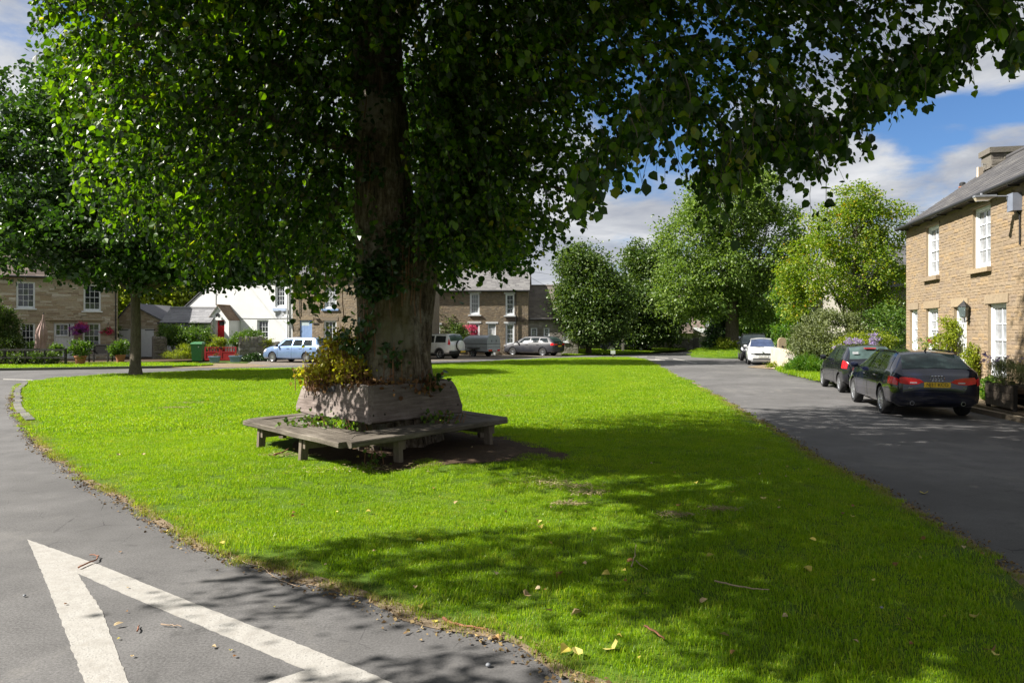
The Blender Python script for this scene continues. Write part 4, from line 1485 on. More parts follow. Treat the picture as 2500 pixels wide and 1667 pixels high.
def build_bench():
    zs = 0.545
    Fo = G(838, 1083, zs)
    Lo = G(585, 1024, zs)
    Ro = G(1252, 1019, zs)
    Bo = Lo + Ro - Fo + Vector((0, 0.25, 0))
    ctr = (Fo + Lo + Ro + Bo) / 4
    root = thing('tree_bench', 'weathered square wooden bench built right round the foot of the lime trunk', 'bench', (ctr.x, ctr.y, 0))
    base = Vector((ctr.x, ctr.y, 0))
    C4 = [Fo - base, Ro - base, Bo - base, Lo - base]
    # seat planks: three boards to a side, mitred at the corners
    rows = [(0.0, 0.155, 0.075, 0.0), (0.165, 0.30, 0.06, -0.008), (0.31, 0.43, 0.055, -0.012)]
    n0 = Vector((ctr.x - base.x, ctr.y - base.y, 0))
    for i in range(4):
        A, B = C4[i].copy(), C4[(i + 1) % 4].copy()
        A.z = B.z = 0
        for a0, a1, th, dz in rows:
            def at(p, k):
                return p * (1 - k)
            pts = [at(A, a0), at(B, a0), at(B, a1), at(A, a1)]
            mb = MB()
            N = 26
            d = (B - A).normalized()
            nrm = Vector((d.y, -d.x, 0))
            vs = []
            for s in range(N + 1):
                t_ = s / N
                o_, n_ = pts[0].lerp(pts[1], t_), pts[3].lerp(pts[2], t_)
                # outer corner knocked off, edges worn
                rnd_c = 0.0
                if a0 == 0:
                    e = min(t_, 1 - t_)
                    rnd_c = (max(0, 0.04 - e) / 0.04) ** 1.5 * 0.07
                wv = 0.012 * noise.noise(Vector((t_ * 7, i * 3.1, a0 * 9)))
                wz = 0.008 * noise.noise(Vector((t_ * 5, i * 2.1 + 4, a0 * 5)))
                o2 = o_ * (1 - rnd_c) - nrm * (wv * min(1, min(t_, 1 - t_) * 12))
                n2 = n_
                zt = zs + dz + wz
                ch = 0.012
                vs += [(o2.x - nrm.x * ch, o2.y - nrm.y * ch, zt), (o2.x, o2.y, zt - ch), (o2.x, o2.y, zt - th + ch), (o2.x - nrm.x * ch, o2.y - nrm.y * ch, zt - th),
                       (n2.x + nrm.x * 0.004, n2.y + nrm.y * 0.004, zt - th), (n2.x, n2.y, zt - 0.01), (n2.x + nrm.x * 0.01, n2.y + nrm.y * 0.01, zt)]
            fs = []
            k = 7
            for s in range(N):
                for q in range(k):
                    q2 = (q + 1) % k
                    fs.append((s * k + q, (s + 1) * k + q, (s + 1) * k + q2, s * k + q2))
            fs.append(tuple(range(k)))
            fs.append(tuple(N * k + q for q in reversed(range(k))))
            mb.add(vs, fs)
            # local frame so that the grain runs along the plank
            ang = math.atan2(d.y, d.x)
            me = mb.mesh('seat_plank', M_SEAT, 35)
            me.transform(Matrix.Rotation(-ang, 4, 'Z'))
            o = obj_of('seat_plank', me, root)
            o.rotation_euler = (0, 0, ang)
    # back boards, leaning in
    zb, zt = 0.615, 1.125
    f = G(897.6, 1035, zb) - base
    l = G(717, 1008, zb) - base
    r_ = G(1133.6, 1006, zb) - base
    q = [f, r_, l + r_ - f + Vector((0, 0.2, 0)), l]
    cb = sum(q, Vector()) / 4
    for i in range(4):
        A, B = q[i], q[(i + 1) % 4]
        A = Vector((A.x, A.y, 0))
        B = Vector((B.x, B.y, 0))
        d = (B - A).normalized()
        nrm = Vector((d.y, -d.x, 0))
        Lb = (B - A).length
        N = 40
        vs = []
        for s in range(N + 1):
            t_ = s / N
            p = A.lerp(B, t_)
            e = min(t_, 1 - t_) * Lb
            up = zt + 0.02 * noise.noise(Vector((t_ * 2.2, i * 5.0, 0.3))) + 0.010 * noise.noise(Vector((t_ * 9, i * 5.0, 1.3)))
            dn = zb + 0.035 * noise.noise(Vector((t_ * 2.6 + 3, i * 5.0, 7.3))) + 0.008 * noise.noise(Vector((t_ * 11, i * 3.0, 2.3)))
            cr_ = 0.10 if i in (0, 1, 2, 3) else 0
            if e < cr_ and not (i == 0 and t_ < 0.5) and not (i == 3 and t_ > 0.5):
                k_ = 1 - math.sqrt(max(0, 1 - ((cr_ - e) / cr_) ** 2))
                up -= k_ * 0.11
                dn += k_ * 0.09
            lean = 0.115
            tk = 0.075
            def pt(z, off):
                g = (z - zb) / (zt - zb)
                # lean towards the trunk, shortening the board at both ends
                w = p - nrm * (lean * g + off)
                w = w + d * (lean * g * (0.5 - t_) * 1.9)
                return (w.x, w.y, z)
            vs += [pt(dn + 0.02, -0.002), pt((up + dn) / 2, 0.002 * noise.noise(Vector((t_ * 12, i, 3)))), pt(up - 0.022, 0.0), pt(up, 0.02), pt(up - 0.002, tk - 0.015), pt(up - 0.02, tk), pt(dn + 0.015, tk), pt(dn, tk - 0.02), pt(dn, 0.02)]
        k = 9
        fs = []
        for s in range(N):
            for a in range(k):
                a2 = (a + 1) % k
                fs.append((s * k + a, (s + 1) * k + a, (s + 1) * k + a2, s * k + a2))
        fs.append(tuple(range(k)))
        fs.append(tuple(N * k + a for a in reversed(range(k))))
        ang = math.atan2(d.y, d.x)
        me = MB().add(vs, fs).mesh('back_board', M_OAK, 40)
        me.transform(Matrix.Rotation(-ang, 4, 'Z'))
        o = obj_of('back_board', me, root)
        o.rotation_euler = (0, 0, ang)

        def on(t_, z, off=0.0):
            p = A.lerp(B, t_)
            g = (z - zb) / (zt - zb)
            w = p - nrm * (0.115 * g - off) + d * (0.115 * g * (0.5 - t_) * 1.9)
            return Vector((w.x, w.y, z))
        bolts = {3: [(0.06, 1.02), (0.86, 1.0), (0.08, 0.70), (0.83, 0.69), (0.14, 0.93), (0.24, 0.73)], 0: [(0.05, 0.72), (0.16, 0.72), (0.93, 1.02), (0.95, 0.74), (0.5, 0.98)]}
        for t_, z in bolts.get(i, [(0.06, 1.0), (0.94, 0.74)]):
            c = on(t_, z, 0.006)
            MB().cyl(c - nrm * 0.03, c, 0.017, n=8).build('bolt', M_BOLT, root)
        if i == 3:
            a, b = on(0.40, 1.0, 0.004), on(0.52, 1.0, 0.004)
            c_, e_ = on(0.52, 1.085, 0.004), on(0.40, 1.085, 0.004)
            mb = MB()
            mb.add([a, b, c_, e_] + [v + nrm * 0.005 for v in (a, b, c_, e_)], [(0, 3, 2, 1), (4, 5, 6, 7), (0, 1, 5, 4), (1, 2, 6, 5), (2, 3, 7, 6), (3, 0, 4, 7)])
            o = mb.build('plaque', M_PLAQ, root)
            ln = MB()
            for k_ in range(4):
                z = 1.068 - k_ * 0.017
                wd = (0.09, 0.075, 0.085, 0.05)[k_] * 0.5
                p0, p1 = on(0.46 - wd, z, 0.0115), on(0.46 + wd, z, 0.0115)
                ln.bar(p0, p1, 0.002, 0.004)
            ln.build('engraving', plain('engraved_line', (0.10, 0.10, 0.10), 0.5), o)
    # legs and bearers
    def leg(px, py, edge_y, hgt=None, w=(0.09, 0.06)):
        pass
    sides = [(C4[3], C4[0], (0.17, 0.60)), (C4[0], C4[1], (0.30, 0.86)), (C4[1], C4[2], (0.2, 0.8)), (C4[2], C4[3], (0.2, 0.8))]
    for A, B, ts in sides:
        A = Vector((A.x, A.y, 0))
        B = Vector((B.x, B.y, 0))
        d = (B - A).normalized()
        nrm = Vector((d.y, -d.x, 0))
        if nrm.dot(A + B) < 0:
            nrm = -nrm
        for t_ in ts:
            p = A.lerp(B, t_) - nrm * 0.12
            w = base + p
            g = gh(w.x, w.y) - 0.06
            top = zs - 0.078
            lean = nrm * 0.02
            mb = MB()
            mb.bar((p.x + lean.x, p.y + lean.y, g), (p.x, p.y, top), 0.075, 0.105, up=nrm)
            mb.build('leg', M_LEGW, root)
            b2 = MB()
            i0, i1 = p + nrm * 0.04, p - nrm * 0.62
            b2.bar((i0.x + d.x * 0.08, i0.y + d.y * 0.08, top - 0.07), (i1.x + d.x * 0.08, i1.y + d.y * 0.08, top - 0.07), 0.06, 0.13)
            b2.build('bearer', M_LEGW, root)
            p2 = A.lerp(B, 0.5 + (t_ - 0.5) * 0.3) - nrm * 1.10
            g2 = gh(base.x + p2.x, base.y + p2.y) - 0.06
            MB().bar((p2.x, p2.y, g2), (p2.x - nrm.x * 0.08, p2.y - nrm.y * 0.08, 0.95), 0.07, 0.09, up=nrm).build('back_post', M_LEGW, root)
    return root


build_bench()

# ------------------------------------------------------------------ house parts
M_WHITE = plain('white_paint', (0.66, 0.67, 0.68), 0.4, var=0.05)
M_FRAME = plain('window_paint', (0.72, 0.74, 0.76), 0.45, var=0.06)
M_GLASS = plain('dark_pane', (0.018, 0.022, 0.026), 0.06, spec=0.9, var=0.4, scale=1.5)
M_CURT = plain('curtained_pane', (0.26, 0.27, 0.285), 0.10, spec=0.8, var=0.35, scale=2.5)
M_LACE = plain('curtain', (0.60, 0.59, 0.57), 0.9, var=0.15, scale=9)
M_BLACK = plain('black_iron', (0.012, 0.012, 0.013), 0.5)
M_GUT = plain('dark_gutter', (0.022, 0.022, 0.024), 0.5)
M_LEAD = plain('lead', (0.20, 0.21, 0.23), 0.6)
WALL_TAN = [(0.265, 0.195, 0.125), (0.285, 0.215, 0.14), (0.25, 0.185, 0.12), (0.275, 0.215, 0.15), (0.31, 0.22, 0.125), (0.26, 0.20, 0.14), (0.235, 0.18, 0.13)]
WALL_BROWN = [(0.23, 0.18, 0.125), (0.28, 0.22, 0.15), (0.19, 0.15, 0.11), (0.25, 0.21, 0.16), (0.31, 0.24, 0.16)]
WALL_OLD = [(0.40, 0.335, 0.24), (0.32, 0.255, 0.175), (0.47, 0.40, 0.30), (0.28, 0.215, 0.15), (0.39, 0.32, 0.22), (0.58, 0.53, 0.45), (0.35, 0.26, 0.17), (0.43, 0.37, 0.27)]
M_TAN = stone_mat('tan_sandstone', WALL_TAN, 3.0, 0.5)
M_BROWN = stone_mat('brown_sandstone', WALL_BROWN, 3.0, 0.5)
M_OLD = stone_mat('old_rubble', WALL_OLD, 3.0, 0.6)
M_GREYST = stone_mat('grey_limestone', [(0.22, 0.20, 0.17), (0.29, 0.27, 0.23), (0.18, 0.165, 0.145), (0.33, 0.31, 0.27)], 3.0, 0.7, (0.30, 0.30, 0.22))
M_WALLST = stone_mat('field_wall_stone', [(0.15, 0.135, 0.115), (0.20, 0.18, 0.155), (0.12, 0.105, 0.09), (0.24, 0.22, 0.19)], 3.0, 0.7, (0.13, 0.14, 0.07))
M_MORT_T = plain('mortar_tan', (0.25, 0.19, 0.125), 0.95, var=0.2, scale=5, bump=0.5)
M_MORT_B = plain('mortar_brown', (0.22, 0.18, 0.135), 0.95, var=0.2, scale=5, bump=0.5)
M_MORT_O = plain('mortar_old', (0.36, 0.31, 0.235), 0.95, var=0.2, scale=5, bump=0.5)
M_DRESS = stone_mat('dressed_stone', [(0.30, 0.23, 0.15), (0.33, 0.26, 0.17), (0.27, 0.21, 0.145)], 3.0, 0.3)
M_SLATE = stone_mat('blue_slate', [(0.095, 0.095, 0.105), (0.115, 0.113, 0.12), (0.085, 0.085, 0.092), (0.125, 0.122, 0.122)], 3.0, 0.12, None, rough=0.7, grain=0.2)
M_STONESLATE = stone_mat('stone_slate', [(0.11, 0.085, 0.072), (0.145, 0.112, 0.095), (0.085, 0.066, 0.056), (0.17, 0.135, 0.115)], 3.0, 0.2, None, grain=0.25)
M_REVEAL = M_DRESS


def unit_stone(seed, m, face=0.75):
    """a squared block with a rough pitched face; front at -y"""
    r = random.Random(seed)
    j = lambda a: r.uniform(-a, a)
    a = 0.5
    vs = [(-a, 0, -a), (a, 0, -a), (a, 0, a), (-a, 0, a)]
    b = 0.44
    fr = [(-b + j(.03), -0.55 + j(.2), -b + j(.05)), (b + j(.03), -0.55 + j(.2), -b + j(.05)), (b + j(.03), -0.55 + j(.2), b + j(.05)), (-b + j(.03), -0.55 + j(.2), b + j(.05))]
    c = (j(0.15), -1.0 + j(.15), j(0.15))
    vs += fr + [c]
    fs = [(0, 1, 5, 4), (1, 2, 6, 5), (2, 3, 7, 6), (3, 0, 4, 7), (4, 5, 8), (5, 6, 8), (6, 7, 8), (7, 4, 8)]
    me = MB().add(vs, fs).mesh('stone', m)
    return me


STONES = {}


def stone_set(m):
    if m.name not in STONES:
        STONES[m.name] = [unit_stone(i, m) for i in range(6)]
    return STONES[m.name]


def lay_courses(x0, x1, z0, z1, opens, hr, wr, seed, gap=0.012, top=None, dep=(0.010, 0.028)):
    """coursed stones over a wall, leaving the openings clear; top(x) cuts a gable"""
    r = random.Random(seed)
    out = []
    z = z0
    while z < z1 - 0.04:
        h = r.uniform(*hr)
        if z1 - (z + h) < hr[0] * 0.6:
            h = z1 - z
        cuts = [(a - 0.004, b + 0.004) for a, b, c, d in opens if c < z + h * 0.6 and d > z + h * 0.4]
        x = x0
        while x < x1 - 0.03:
            w = r.uniform(*wr)
            if x1 - (x + w) < wr[0] * 0.5:
                w = x1 - x
            e = x + w
            ok = True
            for a, b in cuts:
                if x >= a - 1e-6 and x < b:
                    x = b
                    ok = False
                    break
                if x < a < e:
                    e = a
            if not ok:
                continue
            if e - x > 0.03 and (top is None or z + h < top((x + e) / 2)):
                out.append(((x + e) / 2, z + h / 2, max(0.02, e - x - gap), max(0.02, h - gap), r.uniform(*dep)))
            x = e
        z += h
    return out


def put_stones(parent, stones, m, n_single, pick=None, name='stone', y=0.0):
    """the stones that show largest as parts of their own, the rest joined"""
    ms = stone_set(m)
    idx = list(range(len(stones)))
    if pick:
        idx.sort(key=lambda i: pick(stones[i]))
    single, rest = idx[:n_single], idx[n_single:]
    for i in single:
        x, z, w, h, d = stones[i]
        o = obj_of(name, ms[i % 6], parent, (x, y, z))
        o.scale = (w, d, h)
    if rest:
        B = [np.array([v.co[:] for v in q.vertices]) for q in ms]
        fq = [[0, 1, 5, 4], [1, 2, 6, 5], [2, 3, 7, 6], [3, 0, 4, 7]]
        ft = [[4, 5, 8], [5, 6, 8], [6, 7, 8], [7, 4, 8]]
        tri = np.array([[q[0], q[1], q[2]] for q in fq] + [[q[0], q[2], q[3]] for q in fq] + ft)
        V = np.concatenate([B[i % 6] * np.array([stones[i][2], stones[i][4], stones[i][3]]) + np.array([stones[i][0], y, stones[i][1]]) for i in rest])
        T = (np.arange(len(rest))[:, None, None] * 9 + tri[None]).reshape(-1, 3)
        tag(obj_of(name + 'work', mesh_np(name + 'work', V, T, m, np.repeat(rng.random(len(rest)), 9)), parent), kind='stuff')


def wall_with_holes(L, h0, h1, opens, recess, D, gables=None, ridge=None, mb=None):
    """a house shell; front at y=0 with real openings and reveals"""
    mb = mb or MB()
    xs = sorted({0.0, L, *[max(0, o[0]) for o in opens], *[min(L, o[1]) for o in opens]})
    zs = sorted({h0, h1, *[max(h0, o[2]) for o in opens], *[o[3] for o in opens]})
    for i in range(len(xs) - 1):
        for j in range(len(zs) - 1):
            cx_, cz_ = (xs[i] + xs[i + 1]) / 2, (zs[j] + zs[j + 1]) / 2
            if any(o[0] < cx_ < o[1] and o[2] < cz_ < o[3] for o in opens):
                continue
            mb.quad((xs[i], 0, zs[j]), (xs[i + 1], 0, zs[j]), (xs[i + 1], 0, zs[j + 1]), (xs[i], 0, zs[j + 1]))
    for a, b, c, d in opens:
        a, b, c = max(0, a), min(L, b), max(h0, c)
        mb.quad((a, 0, c), (a, 0, d), (a, recess + .05, d), (a, recess + .05, c), 1)
        mb.quad((b, 0, d), (b, 0, c), (b, recess + .05, c), (b, recess + .05, d), 1)
        mb.quad((a, 0, d), (b, 0, d), (b, recess + .05, d), (a, recess + .05, d), 1)
        mb.quad((b, 0, c), (a, 0, c), (a, recess + .05, c), (b, recess + .05, c), 1)
        mb.quad((a, recess + .04, c), (b, recess + .04, c), (b, recess + .04, d), (a, recess + .04, d), 2)
    if ridge is not None:
        ym = D / 2
        mb.add([(0, 0, h0), (0, D, h0), (0, D, h1), (0, ym, ridge), (0, 0, h1)], [(0, 4, 3, 2, 1)])
        mb.add([(L, 0, h0), (L, D, h0), (L, D, h1), (L, ym, ridge), (L, 0, h1)], [(0, 1, 2, 3, 4)])
    else:
        mb.quad((0, 0, h0), (0, 0, h1), (0, D, h1), (0, D, h0))
        mb.quad((L, 0, h0), (L, D, h0), (L, D, h1), (L, 0, h1))
    mb.quad((0, D, h0), (0, D, h1), (L, D, h1), (L, D, h0))
    return mb


def sash(parent, x0, x1, z0, z1, y, nx=3, nz=4, frame=0.07, bar=0.022, m=None, pane=None, rail=True, curtain=False):
    """a sash window set at depth y: box frame, rails, bars, and every pane a piece of its own"""
    m = m or M_FRAME
    mb = MB()
    mb.box(x0, x0 + frame, y - 0.07, y + 0.02, z0, z1)
    mb.box(x1 - frame, x1, y - 0.07, y + 0.02, z0, z1)
    mb.box(x0 + frame, x1 - frame, y - 0.07, y + 0.02, z1 - frame, z1)
    mb.box(x0 + frame, x1 - frame, y - 0.075, y + 0.02, z0, z0 + frame * 1.3)
    a, b, c, d = x0 + frame, x1 - frame, z0 + frame * 1.3, z1 - frame
    st = frame * 0.45
    mb.box(a, a + st, y - 0.03, y + 0.012, c, d)
    mb.box(b - st, b, y - 0.03, y + 0.012, c, d)
    mb.box(a + st, b - st, y - 0.03, y + 0.012, c, c + st * 1.4)
    mb.box(a + st, b - st, y - 0.03, y + 0.012, d - st, d)
    a, b, c, d = a + st, b - st, c + st * 1.4, d - st
    for i in range(1, nx):
        xx = a + (b - a) * i / nx
        mb.box(xx - bar / 2, xx + bar / 2, y - 0.02, y + 0.01, c, d)
    for k in range(1, nz):
        zz = c + (d - c) * k / nz
        hb = st * 0.5 if (rail and k * 2 == nz) else bar / 2
        mb.box(a, b, y - (0.036 if hb > bar / 2 else 0.022), y + 0.011, zz - hb, zz + hb)
    w = mb.build('window', m, parent)
    pm = MB().quad((-.5, 0, -.5), (.5, 0, -.5), (.5, 0, .5), (-.5, 0, .5)).mesh('pane', pane or M_GLASS)
    for i in range(nx):
        for k in range(nz):
            o = obj_of('pane', pm, w, (a + (b - a) * (i + .5) / nx, y, c + (d - c) * (k + .5) / nz))
            o.scale = ((b - a) / nx, 1, (d - c) / nz)
            o.rotation_euler = (random.uniform(-0.02, 0.02), 0, random.uniform(-0.02, 0.02))
    return w


def roof_gable(parent, L, D, eave, ridge, m_roof, m_slate, over=0.18, side=0.1, rows=12, sw=0.32, singles=0, thick=0.05, back=True, seed=1, ridge_m=None, x0=0.0, pick=None):
    """two slopes with courses of slates on the front one"""
    ym = D / 2
    sl = (ridge - eave) / ym
    n = Vector((0, -sl, 1)).normalized()
    mb = MB()
    e0 = -over
    A = Vector((x0 - side, e0, eave + e0 * sl))
    U = Vector((0, ym - e0, (ym - e0) * sl))
    W = L + 2 * side
    t_ = thick
    for sgn in ((1,) if not back else (1, -1)):
        def q(x, u):
            p = A + U * u + Vector((x, 0, 0))
            if sgn < 0:
                p.y = D - p.y
            return p
        nn = Vector((0, n.y * sgn, n.z))
        p = [q(0, 0), q(W, 0), q(W, 1), q(0, 1)]
        vs = p + [v + nn * t_ for v in p]
        fs = [(0, 3, 2, 1), (4, 5, 6, 7), (0, 1, 5, 4), (1, 2, 6, 5), (2, 3, 7, 6), (3, 0, 4, 7)]
        mb.add(vs, fs if sgn > 0 else [f[::-1] for f in fs])
    roof = mb.build('roof', m_roof, parent)
    r = random.Random(seed)
    Ls = U.length
    rh = Ls / rows
    items = []
    for k in range(rows):
        x = -r.uniform(0, sw)
        while x < W:
            w = sw * r.uniform(0.75, 1.3)
            a, b = max(0, x), min(W, x + w)
            if b - a > 0.04:
                items.append(((a + b) / 2, (k + 0.5) * rh, b - a - 0.006, rh * 1.25, r.uniform(0, 0.004)))
            x += w
    # a slate: thin slab, tail lifted
    th = 0.014
    base = np.array([(-.5, -.5, 0), (.5, -.5, 0), (.5, .5, 0), (-.5, .5, 0), (-.5, -.5, 1), (.5, -.5, 1), (.5, .5, .4), (-.5, .5, .4)])
    fq = np.array([(4, 5, 6, 7), (0, 1, 5, 4), (1, 2, 6, 5), (3, 0, 4, 7)])
    me0 = MB().add([tuple(v) for v in base], [tuple(f) for f in fq]).mesh('slate', m_slate)
    rot = Matrix((Vector((1, 0, 0)), U.normalized(), n)).transposed()
    order = list(range(len(items)))
    if pick:
        order.sort(key=lambda i: pick(items[i]))
    for i in order[:singles]:
        cx_, u, w, l, lift = items[i]
        p = A + Vector((cx_, 0, 0)) + U.normalized() * u + n * (t_ + lift)
        o = obj_of('slate', me0, roof)
        M = rot.to_4x4() @ Matrix.Diagonal((w, l, th, 1))
        M.translation = p
        o.matrix_local = M
    rest = order[singles:]
    if rest:
        R = np.array(rot)
        V = []
        for i in rest:
            cx_, u, w, l, lift = items[i]
            p = A + Vector((cx_, 0, 0)) + U.normalized() * u + n * (t_ + lift)
            V.append((base * np.array([w, l, th])) @ R.T + np.array(p))
        V = np.concatenate(V)
        Q = (np.arange(len(rest))[:, None, None] * 8 + fq[None]).reshape(-1, 4)
        tag(obj_of('slates', mesh_np('slates', V, Q, m_slate, np.repeat(rng.random(len(rest)), 8)), roof), kind='stuff')
    rb = MB()
    zr = ridge + t_ * 1.2
    rb.tube([(x0 - side, ym, zr), (x0 + L + side, ym, zr)], 0.11, 8)
    rb.build('ridge_tile', ridge_m or m_slate, roof)
    return roof


def chimney_stack(parent, x, y, w, d, z0, z1, m, mort, pots=0, pot_m=None, cap=True):
    mb = MB().box(x - w / 2, x + w / 2, y - d / 2, y + d / 2, z0, z1)
    if cap:
        mb.box(x - w / 2 - 0.07, x + w / 2 + 0.07, y - d / 2 - 0.07, y + d / 2 + 0.07, z1 + 0.002, z1 + 0.15)
        mb.box(x - w / 2 - 0.04, x + w / 2 + 0.04, y - d / 2 - 0.04, y + d / 2 + 0.04, z0 + (z1 - z0) * 0.42, z0 + (z1 - z0) * 0.42 + 0.06)
    c = mb.build('chimney', m, parent)
    for k in range(pots):
        xx = x + (k - (pots - 1) / 2) * 0.36
        MB().lathe([(0.0, z1 + 0.15), (0.14, z1 + 0.15), (0.12, z1 + 0.5), (0.145, z1 + 0.52), (0.145, z1 + 0.6), (0.1, z1 + 0.6), (0.09, z1 + 0.3)], 14, M=Matrix.Translation((xx, y, 0))).build('chimney_pot', pot_m, c, smooth=40)
    return c


def plank_door(parent, x0, x1, z0, z1, y, m, planks=6, lights=None, frame_m=None, handle='right', head=0.0, panels=False):
    """a door: frame, leaf of separate boards or panels, optional glazed lights"""
    fm = frame_m or M_FRAME
    f = 0.06
    fb = MB().box(x0, x0 + f, y - .06, y + .02, z0, z1).box(x1 - f, x1, y - .06, y + .02, z0, z1).box(x0 + f, x1 - f, y - .06, y + .02, z1 - f, z1)
    if head:
        fb.box(x0 + f, x1 - f, y - .05, y + .02, z1 - f - head - 0.05, z1 - f - head)
    d = fb.build('door', fm, parent)
    a, b, c, e = x0 + f, x1 - f, z0 + 0.02, z1 - f - (head + 0.05 if head else 0)
    if head:
        obj_of('pane', MB().quad((a, y, e + 0.05), (b, y, e + 0.05), (b, y, z1 - f), (a, y, z1 - f)).mesh('pane', M_CURT), d)
    lz0 = e
    if lights:
        lx0, lx1, lz0, lz1, nx, nz = lights
    w = (b - a) / planks
    for i in range(planks):
        xa = a + i * w
        zt = lz0 if lights and (xa + w / 2 > lx0 - w * .2 and xa + w / 2 < lx1 + w * .2) else e
        MB().box(xa + 0.003, xa + w - 0.003, y - 0.035, y, c, zt).build('door_board', m, d)
    if lights:
        sash(d, a if lx0 < a + w else lx0, b if lx1 > b - w else lx1, lz0, e, y - 0.012, nx, nz, 0.05, 0.022, m, M_GLASS, rail=False)
        # the sash is a sub-part; its panes are moved up to it
    hx = x1 - f - 0.09 if handle == 'right' else x0 + f + 0.09
    hb = MB().box(hx - 0.015, hx + 0.015, y - 0.06, y - 0.036, z0 + 0.85, z0 + 1.12)
    hb.build('handle', M_BLACK, d)
    return d


def flatten_panes(house):
    """no fourth level: panes of a door's lights become pieces of the door"""
    for d in kids(house):
        for w in list(kids(d)):
            for p in list(kids(w)):
                if w.name.startswith('window'):
                    p.parent = d


class Facade:
    """a wall plane in the photograph: turns pixels into (along, height) on it"""

    def __init__(self, O, ang, z0=0.0):
        self.O, self.a, self.z0 = Vector((O[0], O[1], 0)), Vector((math.cos(ang), math.sin(ang), 0)), z0
        self.ang = ang

    def s(self, px):
        r = (px - CX) / F
        return (r * self.O.y - self.O.x) / (self.a.x - r * self.a.y)

    def z(self, px, py):
        Y = self.O.y + self.s(px) * self.a.y
        return H - (py - HOR) / F * Y - self.z0

    def rect(self, x0, x1, y0, y1):
        xm = (x0 + x1) / 2
        return (self.s(x0), self.s(x1), self.z(xm, y1), self.z(xm, y0))


def fac(px, Y, deg, z0=0.0):
    """facade whose left end stands at column px, depth Y, turned by deg (positive: right end farther)"""
    return Facade(((px - CX) / F * Y, Y), math.radians(deg), z0)


def house_root(fc, name, label, cat='house'):
    return thing(name, label, cat, (fc.O.x, fc.O.y, fc.z0), fc.ang)


def lintel(parent, o, y0=-0.03, h=0.22, over=0.12, m=None):
    MB().box(o[0] - over, o[1] + over, y0, 0.05, o[3] + 0.004, o[3] + h).build('lintel', m or M_DRESS, parent)


def sill(parent, o, y0=-0.09, h=0.11, over=0.1, m=None, y1=0.06):
    MB().box(o[0] - over, o[1] + over, y0, y1, o[2] - h, o[2] - 0.003).build('sill', m or M_DRESS, parent)


def gutter(parent, L, z, y=-0.24, x0=0.0, pipes=(), zb=0.0, yp=-0.08):
    mb = MB().tube([(x0 - 0.1, y, z), (x0 + L + 0.1, y, z)], 0.06, 8)
    g = mb.build('gutter', M_GUT, parent, smooth=60)
    for x in pipes:
        MB().tube([(x, y, z), (x, yp, z - 0.25), (x, yp, zb + 0.1)], 0.035, 8).build('downpipe', M_GUT, g, smooth=60)


Z1 = lambda x, y: (x * 0.2126, 600 + y * 0.2129)              # cottage crop
Z2 = lambda x, y: (400 + x * 0.2126, 600 + y * 0.2129)        # white house crop
Z3 = lambda x, y: (1000 + x * 0.2126, 600 + y * 0.2129)       # middle house crop


def zr(fc, Z, x0, x1, y0, y1):
    a, b = Z(x0, y0), Z(x1, y1)
    return fc.rect(a[0], b[0], a[1], b[1])


